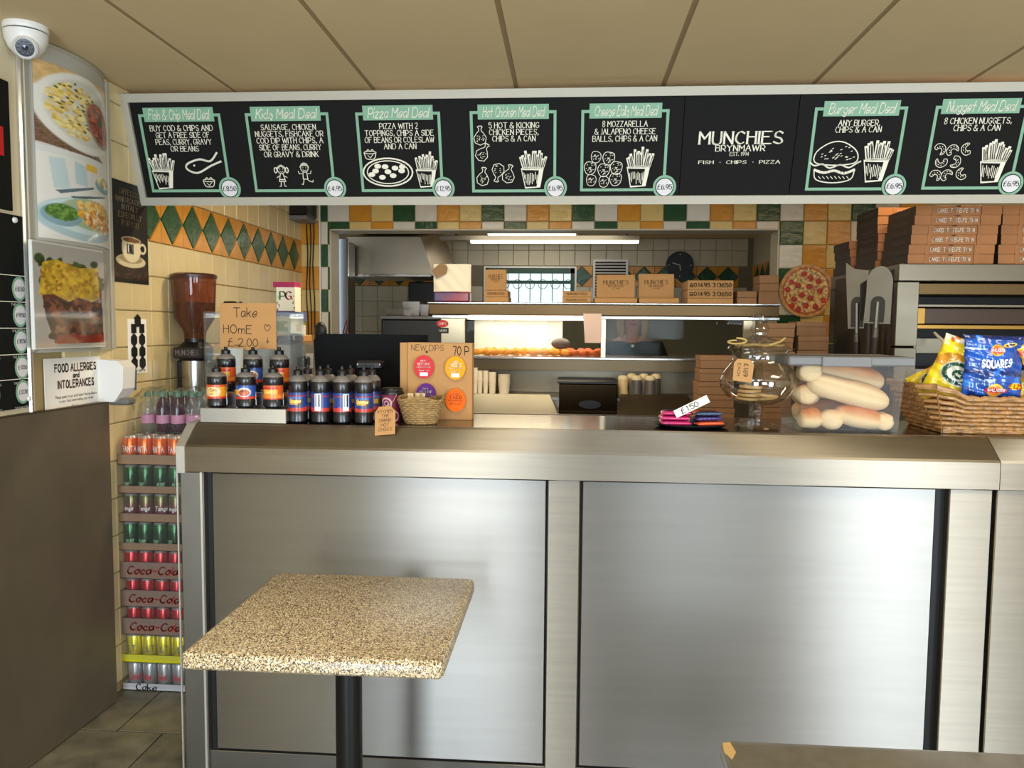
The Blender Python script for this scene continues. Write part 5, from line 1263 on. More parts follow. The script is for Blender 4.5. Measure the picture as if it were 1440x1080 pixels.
# crisp packets
def packet(label, c, w_, h_, rot, paint, th=.05, tiltx=-.12, decor=None, seg=(44, 50)):
    t = T('crisp_packet', label, 'crisp packet', c, 'crisp packets in the wicker basket')
    Mx = Matrix.Translation(c) @ Matrix.Rotation(rot[0], 4, 'Z') @ Matrix.Rotation(tiltx, 4, 'X') @ Matrix.Rotation(rot[1], 4, 'Y')
    def surf(side):
        def f(u, v, off=0):
            e = abs(2*v-1); cr = max(0, 1-e**5)**.6; k_ = math.sin(PI*min(max(u, 0), 1))**.55
            cren = .0022*math.sin(u*33+v*5)*(1-cr*.4)+.0018*math.sin(u*13+v*21)+.0015*math.sin(v*40+u*9)
            x = (u-.5)*w_*(1-.06*cr+.02*math.sin(v*9))
            return Mx @ Vector((x, side*(th/2*cr*k_+off)+cren, (v-.5)*h_))
        return f
    cv = Cv(seg[0]*2, seg[1]*2, (20, 70, 160)); paint(cv)
    fr = surf(-1); sheet('packet_front', cv, fr, t, .18, .6)
    cb2 = Cv(20, 20, tuple(cv.a[10, 10])); bk = surf(1); sheet('packet_back', cb2, lambda u, v: bk(1-u, v), t, .2, .4)
    if decor:
        for (s_, st, h2, wd, u, v, m, curve, w3) in decor:
            lay('lettering', text2d(s_, h2, st, width=wd, w=w3), m, t, c, fn=lambda a, b: fr(u+a/w_, v+b/h_+curve*(a/w_)**2*(1 if a > 0 else .15), .0022))
    return t
def p_blue(cv):
    cv.rect(0, 0, 1, 1, (22, 78, 168), .25, 5).rect(0, .93, 1, 1, (20, 40, 104)).rect(0, 0, 1, .05, (16, 44, 110))
    cv.poly([(0, .45), (.35, .4), (.7, .44), (1, .40), (1, .36), (0, .39)], (14, 40, 104)).blobs(9, lambda x, y: True, [(40, 120, 214), (16, 50, 120)], .06, .14, 8)
    cv.ell(.50, .76, .12, .10, (240, 190, 40), soft=.15).ell(.50, .76, .10, .075, (226, 100, 40)).rect(.38, .735, .62, .785, (204, 30, 40))
    cv.ell(.72, .85, .13, .035, (234, 190, 60), .2).ell(.73, .85, .08, .02, (60, 40, 20), .2)
    cv.ell(.50, .13, .14, .11, (240, 200, 60), soft=.15).ell(.5, .12, .12, .08, (236, 130, 60)).rect(.34, .10, .68, .16, (206, 30, 44))
    cv.ell(.86, .2, .13, .055, (250, 214, 30)); cv.poly([(.3, .3), (.5, .3), (.4, .24)], (190, 210, 240)).poly([(0, .8), (.35, .78), (.33, .76), (0, .77)], (170, 200, 240))
def p_yellow(cv):
    cv.rect(0, 0, 1, 1, (238, 208, 36), .15, 5).rect(0, .9, 1, 1, (240, 232, 210)).ell(.7, .78, .2, .1, (216, 66, 30), .4).ell(.25, .6, .3, .12, (216, 150, 40), .3).blobs(10, lambda x, y: y > .55, [(226, 120, 40), (246, 230, 160)], .04, .09, 3)
    cv.ell(.56, .42, .42, .22, (210, 206, 190)).ell(.5, .42, .32, .19, (24, 70, 46)).ell(.5, .42, .22, .13, (216, 214, 196)).ell(.52, .41, .13, .08, (24, 70, 46)).ell(.53, .415, .06, .035, (216, 214, 196)).rect(.5, .42, .8, .47, (24, 70, 46))
def p_gold(cv):
    cv.rect(0, 0, 1, 1, (240, 176, 30), .2, 5).rect(.0, .2, .6, .42, (214, 190, 40)).ell(.5, .72, .3, .2, (232, 110, 40), .4, n=.2).poly([(.0, .55), (.2, .85), (.34, .84), (.12, .5)], (226, 50, 50)).blobs(10, lambda x, y: y > .4, [(246, 206, 130), (220, 90, 30)], .05, .12, 3).rect(0, .2, 1, .24, (196, 170, 40))
def wpos(px, py, D): p = PY(px, py, D); return (p.x, D, p.z)
pk = lambda px, py, D: wpos(px, py, D)
packet('blue squares crisp packet standing upright in front in the basket', pk(1396, 516, 2.655), .195, .205, (.02, .03), p_blue, .05, -.06,
    decor=[('SQUARES', 'bold', .022, .100, .50, .54, lettw, .55, 1.9), ('WALKERS', 'bold', .0085, .042, .5, .76, lettw, 0, 1.6), ('WALKERS', 'bold', .0085, .052, .51, .13, lettw, 0, 1.6), ('£1.25', 'bold', .014, .045, .86, .2, M('price_red', (190, 30, 20), .5), 0, 1.5)])
packet('yellow crisp packet with a dark green swirl leaning left in the basket', pk(1348, 520, 2.70), .165, .20, (-.3, .38), p_yellow, .05, -.1)
packet('orange and gold crisp packet leaning at the right of the blue one', pk(1466, 512, 2.66), .13, .17, (.15, -.4), p_gold, .05, -.05)
packet('green and gold crisp packet low behind the blue one, right edge', pk(1452, 550, 2.70), .13, .15, (.2, .9), p_gold, .04, 0)
packet('pale yellow crisp packet end poking from the left of the basket', pk(1314, 534, 2.77), .10, .15, (-.5, 1.0), p_yellow, .03, -.2)

# black monitor seen from behind, on the back ledge
mp = T('till_monitor', 'large black flat monitor turned away, standing behind the sauce bottles', 'monitor', (PY(520, 500, 3.0).x, 3.0, .9))
x0, x1 = PY(441, 520, 3.0).x, PY(601, 520, 3.0).x; z0, z1 = PY(520, 600, 3.0).z, PY(520, 470, 3.0).z
q = MB(); q.prism([(x0+.02, z0), (x1+.01, z0), (x1, z1), (x0+.035, z1), (x0+.0, z1-.025)], 'y', 3.0, 3.03); q.build('screen_back', dullm(M('monitor_black', (9, 9, 10), .6)), mp)
MB().box(x0+.12, x1-.12, 2.99, 2.999, z0+.03, z0+.13, .004).build('mount_block', black, mp)
MB().box((x0+x1)/2-.04, (x0+x1)/2+.04, 3.031, 3.06, .95, z0+.1, .004).build('stand', black, mp); MB().box((x0+x1)/2-.13, (x0+x1)/2+.13, 2.99, 3.2, .936, .95, .004).build('base', black, mp)
cr = T('card_reader', 'small black card reader stand in front of the monitor with white corner dots', 'card reader', (PY(517, 530, 2.85).x, 2.85, C0))
x0, x1, z0, z1 = PY(500, 520, 2.85).x, PY(537, 520, 2.85).x, C0, PY(517, 508, 2.85).z
MB().box(x0, x1, 2.85, 2.90, z1-.03, z1, .006).build('head', black, cr); MB().box((x0+x1)/2-.012, (x0+x1)/2+.012, 2.86, 2.89, C0, z1-.03).build('stem', black, cr)
for dx in (.008, -.008): 
    X = x0+dx if dx > 0 else x1+dx
    MB().ball((X, 2.849, z1-.012), .0028, 8, 6).build('indicator', white_p, cr)

# ================================================================== BACK COUNTER, LEFT
bc = T('back_counter', 'low steel back counter against the left tiled wall behind the crates', 'counter', (-1.4, 3.7, 0))
MB().box(LX+.012, -.95, 3.34, 4.0, .03, .90, .004).build('cabinet', steel_d, bc); MB().box(LX+.012, -.93, 3.32, 4.02, .90, .935, .004).build('worktop', steel_b, bc)
BCZ = .9355
# coffee grinder
gx, gD = PY(275, 500, 3.5).x, 3.5; K = gD/1100*.985; gz = lambda py: PY(275, py, gD).z
gr = T('coffee_grinder', 'coffee grinder with tall brown tinted bean hopper by the tiled wall', 'grinder', (gx, gD, BCZ))
MB().lathe([(15*K, gz(476)), (16*K, gz(466)), (28*K, gz(447)), (31*K, gz(390))], (gx, gD), 32, 0, cap=False).build('hopper', glass('brown_hopper', (.52, .26, .16), 1.5, .05, .25, (.30, .11, .06)), gr, smooth=True)
MB().lathe([(0, gz(391)), (32*K, gz(391)), (32*K, gz(387)), (28*K, gz(385)), (0, gz(385))], (gx, gD), 32).build('hopper_lid', M('hopper_lid', (60, 26, 20), .3), gr, smooth=True)
MB().lathe([(13*K, gz(468)), (26*K, gz(449)), (29*K, gz(426)), (0, gz(424))], (gx, gD), 28).build('coffee_beans', M('beans', (24, 12, 9), .6, noise=(80, .5), bump=(90, .6)), gr, smooth=True)
MB().lathe([(15*K, gz(482)), (15*K, gz(466)), (11*K, gz(464))], (gx, gD), 24).build('collar', black, gr, smooth=True)
MB().lathe([(22*K, gz(506)), (25*K, gz(500)), (25*K, gz(488)), (17*K, gz(481)), (0, gz(480))], (gx, gD), 28).build('grind_dial', black, gr, smooth=True)
MB().lathe([(20*K, gz(560)), (20*K, gz(507))], (gx, gD), 28, 0).build('doser', steel_b, gr, smooth=True)
MB().box(gx-25*K, gx+25*K, gD-.03, gD+.11, BCZ, gz(506), .01).build('body', M('grinder_body', (40, 38, 38), .35), gr)
MB().box(gx-20*K, gx+20*K, gD-.10, gD+.08, BCZ, BCZ+.03, .006).build('base', black, gr)
MB().box(gx-21*K, gx+21*K, gD-25*K-.002, gD-.02, gz(503), gz(488), .004).build('name_plate', M('plate_dark', (34, 30, 30), .4), gr)
write('MUNCHIES', .022, M('plate_type', (150, 140, 130), .5), gr, (gx, gD-25*K-.0025, gz(495)), 'serif', width=34*K)
# coffee machine
mD = 3.45; x0, x1 = PY(396, 500, mD).x, PY(449, 500, mD).x; z1 = PY(430, 482, mD).z
cmn = T('coffee_machine', 'steel coffee machine with black knob, half hidden beside the monitor', 'coffee machine', ((x0+x1)/2, mD+.15, BCZ))
MB().box(x0-.25, x1, mD, mD+.35, BCZ+.03, z1, .01).build('body', M('machine_steel', (150, 136, 116), .4, .7), cmn); MB().box(x0-.23, x1-.02, mD+.02, mD+.33, BCZ, BCZ+.03, .003).build('feet', black, cmn)
k = PY(430, 508, mD); MB().box(k.x-.025, k.x+.022, mD-.05, mD, k.z-.022, k.z+.022, .006).build('knob', black, cmn)
MB().box(k.x+.0, k.x+.035, mD-.004, mD, k.z-.03, k.z+.036, .002).build('knob_plate', white_p, cmn)
k = PY(436, 470, mD-.05); q = MB(); q.ball((k.x, mD+.1, z1+.05), (.03, .02, .045), 14, 10); q.tube([(k.x-.02, mD+.1, z1), (k.x-.01, mD+.1, z1+.05)], .012, 8); q.build('steam_lever', black, cmn, smooth=True)
k = PY(400, 480, mD); MB().lathe([(.0, .0), (.05, 0), (.055, .01), (.045, .03), (.0, .032)], (k.x+.0, mD+.045), 24, z1+.0005).build('lid', M('machine_lid', (30, 34, 44), .25), cmn, smooth=True)
# boxes on the machine
def carton(label, px0, py0, px1, py1, D, dep, paint, name='carton', cat='box', base=None, group=None):
    X0, X1 = PY(px0, py1, D).x, PY(px1, py1, D).x; z1_ = PY(px0, py0, D).z; z0_ = PY(px0, py1, D).z if base is None else base
    t = T(name, label, cat, ((X0+X1)/2, D+dep/2, z0_), group)
    cv = Cv(40, 40, (230, 220, 190)); paint(cv)
    MB().box(X0, X1, D, D+dep, z0_, z1_, .001).build('box_body', M('carton_%d%d' % (px0, py0), tuple(cv.a[20, 2]), .6), t)
    sheet('front_print', cv, lambda u, v: (X0+(X1-X0)*u, D-.0008, z0_+(z1_-z0_)*v), t, .5)
    return t, X0, X1, z0_, z1_
sh = MB(); za = PY(405, 471, 3.56).z; sh.box(PY(383, 470, 3.56).x, PY(425, 470, 3.56).x, 3.54, 3.70, z1+.0008, za, .003)
tag(sh.build('kraft_carton', kraft), 'plain kraft carton on the coffee machine under the tea boxes', 'box')
carton('small green and white tea box beneath the blue box by the grinder', 390, 452, 420, 470.5, 3.56, .1, lambda c: c.rect(0, 0, 1, 1, (206, 200, 168)).rect(0, .3, .5, 1, (120, 140, 60)).ell(.5, .7, .2, .15, (230, 200, 120)).rect(.55, .1, .95, .5, (200, 170, 150)), base=za+.0006)
zb_ = PY(390, 452, 3.56).z+.0008
carton('blue and cream sachet box between the tea bag packet and green tea box', 389, 438.5, 421, 452, 3.56, .1, lambda c: c.rect(0, 0, 1, 1, (206, 190, 150)).rect(0, .5, 1, 1, (86, 104, 150)).blobs(12, lambda x, y: True, [(220, 210, 180), (100, 120, 160)], .05, .1, 3), base=zb_)
zc_ = PY(390, 438.5, 3.56).z+.0008
t, X0, X1, z0, z1b = carton('cream tea bag packet with magenta top standing tallest on the coffee machine', 389, 403, 415, 438, 3.57, .08, lambda c: c.rect(0, 0, 1, 1, (244, 232, 204)).rect(0, 0, 1, .04, (80, 40, 100)).blobs(12, lambda x, y: (x < .2 or x > .8) and y < .7, [(150, 170, 90), (120, 60, 80), (60, 50, 40)], .03, .06, 2), name='tea_packet', base=zc_)
MB().box(X0-.015, X1, 3.565, 3.652, z1b-.003, z1b+.022, .002).build('packet_top', M('magenta_card', (170, 26, 84), .5), t)
xm = (X0+X1)/2
write('P', .036, M('pg_green', (50, 120, 50), .6), t, (xm-.014, 3.5684, zc_+.075), 'serif', w=1.3); write('G', .036, M('pg_red', (190, 40, 50), .6), t, (xm+.014, 3.5684, zc_+.075), 'serif', w=1.3)
carton('little white and red triangular sachet box right of the tea boxes', 406, 457, 425, 470.5, 3.52, .05, lambda c: c.rect(0, 0, 1, 1, (226, 222, 206)).rect(.6, .4, 1, 1, (190, 50, 40)), base=z1+.03)
# stack of cup lids behind the card notice
st_x, st_D = PY(321, 420, 3.35).x, 3.40
for k in range(5):
    z = PY(321, 421, 3.35).z-.021*2+.0135*k-.03
    o = MB().lathe([(.0, 0), (.042, 0), (.043, .004), (.040, .006), (.038, .0105), (.0, .011)], (st_x, st_D), 24, z).build('takeaway_lid', black, smooth=True)
    tag(o, 'black takeaway cup lid, %s in the short stack above the card notice' % ('lowest', 'second', 'middle', 'fourth', 'topmost')[k], 'cup lid', 'stack of black cup lids'); 
q = MB(); q.lathe([(.03, 0), (.034, .03), (.041, PY(321, 421, 3.35).z-.074-BCZ)], (st_x, st_D), 20, BCZ)
tag(q.build('cup_tube', M('white_cups', (226, 222, 214), .6), smooth=True), 'tall column of nested paper cups under the black lids behind the card notice', 'cups')

# ================================================================== FRYING RANGE in the hatch
RD = 4.55
rg = T('frying_range', 'wide stainless frying range with glass heated display inside the tiled hatch', 'range', (.2, 4.8, 0))
rx0, rx1 = PY(603, 430, RD).x, PY(1096, 430, RD).x
zt1 = PY(850, 426, RD).z; zt0 = PY(850, 447, RD).z
rst = M('range_steel', (190, 184, 172), .3, 1, noise=(3, .12), stretch=(1, 1, 5))
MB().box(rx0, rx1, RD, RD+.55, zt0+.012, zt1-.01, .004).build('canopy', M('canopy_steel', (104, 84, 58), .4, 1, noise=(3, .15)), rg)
MB().box(rx0-.006, rx1+.006, RD-.012, RD+.56, zt1-.010, zt1, .003).build('top_shelf', steel_b, rg)
MB().box(rx0+.02, rx1+.003, RD-.008, RD+.02, zt0-.008, zt0+.010, .003).build('canopy_rail', steel_b, rg)
zg0 = PY(850, 503, RD).z
X = lambda px, py=480: PY(px, py, RD).x
Zr_ = lambda py: PY(850, py, RD).z
for a, b in ((620, 653), (845, 852), (1045, 1062)): MB().box(X(a), X(b), RD+.004, RD+.03, zg0, zt0-.008, .002).build('display_post', M('post_steel', (206, 192, 160), .3, .9), rg)
for a, b in ((653, 845), (852, 1045)):
    MB().box(X(a), X(b), RD+.010, RD+.014, zg0, zt0-.008).build('glass_pane', glass('range_glass', (.94, .96, .95), 1.12, .02), rg)
    MB().box(X(a), X(b), RD+.40, RD+.404, zg0, zt0-.008).build('glass_pane', glass('range_glass'), rg)
MB().box(X(655), X(843), RD+.06, RD+.36, zt0-.012, zt0-.006).build('lamp_strip', M('warm_lamp', (255, 240, 214), .5, emit=6), rg)
MB().box(X(655), X(790), RD+.42, RD+.43, zg0, zt0-.01).build('reflection_back', M('reflection_white', (250, 246, 236), .5), rg)  # white panel stands in for the shop window's reflection in the glass
MB().box(rx0+.06, rx1-.05, RD-.005, RD+.42, zg0-.012, zg0, .002).build('display_shelf', steel_b, rg)
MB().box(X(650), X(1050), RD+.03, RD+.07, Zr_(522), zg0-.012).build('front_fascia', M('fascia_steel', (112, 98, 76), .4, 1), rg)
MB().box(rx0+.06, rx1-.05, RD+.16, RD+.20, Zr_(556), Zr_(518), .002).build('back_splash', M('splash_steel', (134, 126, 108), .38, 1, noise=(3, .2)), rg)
MB().box(rx0+.06, X(985), RD-.16, RD+.2, Zr_(556)-.02, Zr_(556), .002).build('middle_shelf', rst, rg)
ch = MB()
def chute(px0, px1, pyt, pyb):
    zz0, zz1 = PY(px0, pyb, RD-.35).z, PY(px0, pyt, RD-.17).z; xa, xb = PY(px0, 570, RD-.25).x, PY(px1, 570, RD-.25).x
    q = MB(); q.add([(xa, RD-.36, zz0), (xb, RD-.36, zz0), (xb-.05, RD-.17, zz1), (xa+.02, RD-.17, zz1), (xa, RD-.36, zz0-.02), (xb, RD-.36, zz0-.02), (xb-.05, RD-.16, zz1-.02), (xa+.02, RD-.16, zz1-.02)], [(0, 1, 2, 3), (0, 4, 5, 1), (1, 5, 6, 2), (3, 7, 4, 0), (4, 7, 6, 5), (2, 6, 7, 3)]); q.build('chute', M('chute_steel', (150, 144, 126), .36, 1, noise=(2, .15)), rg)
chute(650, 785, 553, 580); chute(868, 983, 554, 585)
xa, xb = PY(786, 560, RD-.3).x, PY(868, 560, RD-.3).x; za, zb = PY(830, 583, RD-.3).z, PY(830, 540, RD-.3).z
MB().box(xa, xb, RD-.3, RD+.1, za, zb, .004).build('chip_box', M('dark_mirror', (60, 48, 32), .2, 1), rg)
MB().box(xa-.01, xb, RD-.305, RD+.1, zb, zb+.012, .003).build('chip_box_edge', black, rg)
q = MB(); m_ = (xa+xb)/2+.01; q.prism([(m_+p[0], za+.055+p[1]) for p in circ(.06, 24, 0, 0, .022)], 'y', RD-.312, RD-.3005); q.build('badge', black, rg)
MB().box(rx0, .60, RD-.62, RD+.2, .84, .90, .004).build('worktop', rst, rg); MB().box(rx0, .60, RD-.58, RD+.5, .0, .84, .004).build('cabinet', rst, rg); MB().box(.601, rx1-.05, RD-.12, RD+.5, .0, .90).build('cabinet', rst, rg); MB().box(rx0+.06, X(985), RD-.12, RD+.2, .90, Zr_(556)-.02).build('hob_body', rst, rg)
MB().box(X(650), X(1050), RD-.37, RD-.34, PY(650, 590, RD-.37).z, PY(650, 580, RD-.37).z, .002).build('front_gutter', steel_b, rg)
# label on post
bd = MB(); a = PY(622, 458, RD-.006)
q = MB(); q.prism([(p[0]+a.x, p[1]+a.z+.012) for p in circ(.034, 20, 0, 0, .022)], 'y', RD-.002, RD+.003); o = q.build('red_sticker', M('sticker_red', (180, 40, 30), .5), rg)
write('CHIPS', .014, lettw, o, (a.x, RD-.0025, a.z+.012), 'script', width=.045)
MB().box(a.x-.036, a.x+.036, RD-.002, RD+.003, a.z-.044, a.z-.012, .003).build('black_sticker', black, rg)
write('CASH', .012, lett, rg, (a.x, RD-.0025, a.z-.028), 'bold', width=.045)
# note hanging
a, b_ = PY(820, 482, RD-.02), PY(846, 441, RD-.02)
q = MB(); q.grid(lambda u, v: (a.x+.01+(b_.x-a.x-.01)*u-.012*v*(1-u), RD-.02-.01*math.sin(v*PI)*(1-u), a.z+(b_.z-a.z)*v), 8, 8)
tag(q.build('paper_note', M('pinkish_paper', (226, 196, 178), .8), smooth=2), 'small curled paper note hanging from the range canopy', 'note')
# battered food in the display
fo = M('batter', (236, 150, 50), .7, noise=(30, .35), bump=(50, .5)); fo2 = M('batter_dark', (206, 92, 30), .7, noise=(30, .3), bump=(50, .5))
rr = random.Random(5); ORDI = ('first', 'second', 'third', 'fourth', 'fifth', 'sixth', 'seventh', 'eighth', 'ninth', 'tenth', 'eleventh', 'twelfth', 'last')
k = 0
for row in range(3):
    for i in range(13):
        px = 668+i*14.2+row*4+rr.uniform(-3, 3)
        if 730 < px < 748 and row == 0: continue
        q = MB(); Xc = X(px); L_ = rr.uniform(.026, .042)
        q.ball((0, 0, 0), (L_, .022, .018+.006*(row == 2)), 10, 7)
        for i_ in range(len(q.v)): q.v[i_] *= 1+rr.uniform(-.08, .08)
        q.xf(Matrix.Translation((Xc, RD+.075+row*.10, zg0+.024)) @ Matrix.Rotation(rr.uniform(-.6, .6), 4, 'Z'))
        far_r = px > 800
        tag(q.build('battered_sausage' if far_r else 'battered_fish_bite', fo2 if far_r else fo, smooth=2), ('deep orange' if far_r else 'golden')+' battered piece, %s from the left in the %s row of the heated display' % (ORDI[i], ('front', 'middle', 'back')[row]), 'fried food', 'battered pieces at the right of the display' if far_r else 'golden battered pieces in the lit display')
q = MB(); q.ball((X(788), RD+.2, zg0+.075), (.058, .05, .034), 16, 10)
tag(q.build('dark_bowl', M('bowl_grey', (76, 66, 62), .5), smooth=2), 'dark grey mound behind the fried food in the lit display', 'bowl')
# cups
cm_ = M('foam_cup', (232, 224, 204), .6)
for i, (px0, px1, pyt) in enumerate(((665, 672, 517), (671, 679, 521), (679, 687, 521), (687, 698, 523), (700, 718, 526))):
    D2 = RD+.02; Xc = (PY(px0, 540, D2).x+PY(px1, 540, D2).x)/2; r_ = (PY(px1, 540, D2).x-PY(px0, 540, D2).x)/2*.97; zb = Zr_(556)+.0008; zt_ = PY(690, pyt, D2).z
    n_ = 9; prof = [(r_*.8, 0)]
    for j in range(n_): h = zt_-zb; prof += [(r_*.94, h*(.5+.5*j/n_)), (r_, h*(.5+.5*(j+.85)/n_)), (r_*.95, h*(.5+.5*(j+.9)/n_))]
    tag(MB().lathe(prof, (Xc, D2), 16, zb).build('foam_cup_stack', cm_, smooth=True), 'stack of white foam cups on the range shelf, %s from the dips board' % ('first', 'second', 'third', 'fourth', 'fifth and widest')[i], 'cups', 'foam cup stacks on the range')
for i, (px, cc) in enumerate(((876, (216, 190, 140)), (895, (90, 88, 80)), (914, (96, 90, 82)), (888, (150, 130, 110)), (905, (150, 130, 110)), (922, (86, 76, 66)))):
    back = i > 2; D2 = RD-.10 if not back else RD-.03; Xc = PY(px, 540, D2).x; zb = Zr_(556)+.0008; h = .125 if not back else .132
    t = T('salt_shaker', ('cream salt shaker leftmost on the range shelf', 'grey shaker, middle of the front three on the range', 'grey shaker, third of the front three on the range', 'shaker behind the cream and grey ones, range shelf', 'shaker behind the middle pair on the range shelf', 'dark shaker behind the third front one, range shelf')[i], 'shaker', (Xc, D2, zb), 'salt shakers on the frying range')
    MB().lathe([(.031, 0), (.032, .01), (.026, .05), (.029, .08), (.027, h*.78)], (Xc, D2), 18, zb).build('shaker_body', M('shaker_%d' % px, cc, .35), t, smooth=True)
    MB().lathe([(.029, h*.78), (.030, h*.86), (.022, h*.97), (0, h)], (Xc, D2), 18, zb).build('shaker_cap', M('shaker_cap', (214, 200, 160), .4), t, smooth=True)
q = MB(); a = PY(690, 582, RD-.37); q.tube([(a.x, RD-.40, .985), (a.x+.10, RD-.36, 1.035)], .007, 6); q.ball((a.x-.02, RD-.41, .98), (.03, .016, .012), 10, 6)
tag(q.build('serving_tongs', black, smooth=True), 'black handled scoop resting on the steel chip chute', 'scoop')

# kitchen beyond: hood, counter, trays, light fittings, vent, clock
HD = 6.3
a, b_, c_, e_ = PY(500, 333, HD), PY(593, 333, HD), PY(610, 387, HD), PY(500, 387, HD)
hd = T('extractor_hood', 'big stainless extractor hood in the kitchen left of the window', 'hood', (-1.2, 6.6, a.z))
hm = M('hood_steel', (176, 164, 144), .34, 1, noise=(2, .15))
xl = PY(488, 380, HD).x; zt_h = 2.371
q = MB(); q.add([(xl, HD, e_.z), (c_.x, HD, e_.z), (c_.x-.11, HD, a.z), (xl, HD, a.z), (xl, HD+.75, e_.z), (c_.x+.13, HD+.75, e_.z), (c_.x-.05, HD+.75, a.z+.12), (xl, HD+.75, a.z+.12)],
    [(0, 1, 2, 3), (1, 5, 6, 2), (5, 4, 7, 6), (4, 0, 3, 7), (3, 2, 6, 7), (0, 4, 5, 1)]); q.build('hood_shell', hm, hd)
MB().box(xl, c_.x-.02, HD-.012, HD, e_.z-.012, e_.z+.012, .003).build('drip_rail', steel_b, hd)
q = MB(); q.box(xl+.05, c_.x-.2, HD+.25, HD+.6, min(a.z+.1, 2.3), zt_h); q.build('duct', hm, hd)
kb = T('kitchen_unit', 'dark steel kitchen unit under the hood with trays on top', 'unit', (-1.1, 6.6, 0))
zk = PY(570, 444, 6.4).z
MB().box(PY(536, 460, 6.4).x, PY(603, 460, 6.4).x+.5, 6.4, 7.1, 0, zk-.03, .01).build('cabinet', M('unit_steel', (84, 84, 82), .4, .8), kb); MB().box(PY(536, 460, 6.4).x-.01, PY(603, 460, 6.4).x+.52, 6.38, 7.12, zk-.03, zk, .004).build('worktop', steel_d, kb)
MB().box(PY(562, 445, 6.5).x, PY(640, 445, 6.5).x, 6.85, 7.1, zk+.0, PY(560, 398, 7).z, .01).build('fryer_back', M('dark_iron', (30, 28, 26), .5), kb)
for i, (p0, p1, p2, p3, D2) in enumerate(((541, 434, 569, 441, 6.42), (566, 424, 590, 444, 6.55), (590, 428, 603, 440, 6.60))):
    X0, X1 = PY(p0, p3, D2).x, PY(p2, p3, D2).x; zb = zk+.0008; h = max(.03, PY(p0, p1, D2).z-zb)
    q = taper(X0+.01, X1-.01, D2+.01, D2+.2, zb, zb+h, .012)
    tag(q.build('steel_tray', steel_b), ('shallow steel tray at the front left of the dark kitchen unit', 'tall steel container in the middle of the dark kitchen unit', 'steel container at the back right of the kitchen unit')[i], 'tray')
# kitchen door edge, bright with reflections, at the left of the hatch
q = MB(); x0, x1 = PY(474, 400, 6.0).x, PY(489, 400, 6.0).x
kd_ = T('kitchen_door', 'bright reflecting steel door edge just inside the left of the hatch', 'door', ((x0+x1)/2, 6.0, 0)); 
MB().box(x0-.5, x1, 6.0, 6.05, 0, PY(480, 335, 6.0).z, .006).build('front_door', M('door_mirror', (190, 196, 206), .15, 1), kd_); MB().box(x0-.5, x1-.01, 6.051, 6.25, 0, PY(480, 338, 6.0).z, .006).build('body', steel_d, kd_)
MB().tube([(x1-.03, 5.97, 1.45), (x1-.0, 5.95, 1.55), (x1+.02, 5.97, 1.42), (x1-.03, 5.97, 1.45)], .006, 6).build('door_handle', M('handle_red', (110, 40, 30), .5), kd_, smooth=True)
lf = T('ceiling_light', 'bright square diffuser light on the kitchen ceiling through the hatch', 'light', (PY(745, 330, 7.0).x, 7.0, 2.37))
lx0, lx1 = PY(680, 329, 7.0).x, PY(813, 329, 7.0).x
MB().box(lx0, lx1, 6.75, 7.35, 2.355, 2.3715, .003).build('light_housing', white_p, lf); MB().box(lx0+.02, lx1-.02, 6.77, 7.33, 2.351, 2.3545).build('diffuser', M('diffuser_light', (255, 246, 226), .5, emit=3.2), lf)
lf = T('ceiling_light', 'long thin bright strip light hanging in the kitchen over the window', 'light', (PY(760, 340, 6.6).x, 6.6, 2.3))
za = PY(745, 338.5, 6.6).z; MB().box(PY(618, 340, 6.6).x, PY(900, 338, 6.6).x, 6.58, 6.66, za+.001, za+.04, .004).build('light_housing', M('housing_grey', (120, 112, 96), .5), lf)
MB().box(PY(662, 340, 6.6).x, PY(898, 338, 6.6).x, 6.575, 6.655, za-.018, za).build('diffuser', M('diffuser_light2', (255, 240, 206), .5, emit=3.2), lf)
for px in (640, 880): MB().box(PY(px, 338, 6.6).x, PY(px, 338, 6.6).x+.02, 6.6, 6.62, za+.04, 2.371).build('hanger', black, lf)
cb_ = S('trim_1')
for i in range(11):
    xk = PX0+.35+i*.24; q = MB(); q.box(xk, xk+.012, 6.2, 6.75, 2.36, 2.3718); q.build('ceiling_strip', M('strip_white', (230, 226, 210), .5), cb_)
x0, x1, z0, z1 = PY(834, 390, KY-.03).x, PY(883, 390, KY-.03).x, PY(860, 425, KY-.03).z, PY(860, 365, KY-.03).z
vt = T('vent_grille', 'white framed louvred vent grille on the kitchen wall right of the window', 'vent', ((x0+x1)/2, KY-.02, z0))
q = MB(); t_ = .02; q.box(x0, x1, KY-.035, KY-.0095, z1-t_, z1); q.box(x0, x0+t_, KY-.035, KY-.0095, z0, z1-t_); q.box(x1-t_, x1, KY-.035, KY-.0095, z0, z1-t_); q.box(x0+t_, x1-t_, KY-.035, KY-.0095, z0, z0+t_); q.build('vent_frame', white_p, vt)
MB().box(x0+t_, x1-t_, KY-.014, KY-.010, z0+t_, z1-t_).build('backing', blackm, vt)
n_ = 13
for i in range(n_):
    zz_ = z0+t_+(z1-z0-2*t_)*(i+.3)/n_; q = MB().box(x0+t_, x1-t_, -.012, .006, -.0035, .0035); q.xf(Matrix.Translation((0, KY-.022, zz_)) @ Matrix.Rotation(.6, 4, 'X')); q.build('slat', white_p, vt)
k = PY(956, 373, KY-.03)
ckk = T('wall_clock', 'round black clock on the kitchen wall above the pizza boxes', 'clock', (k.x, KY-.02, k.z))
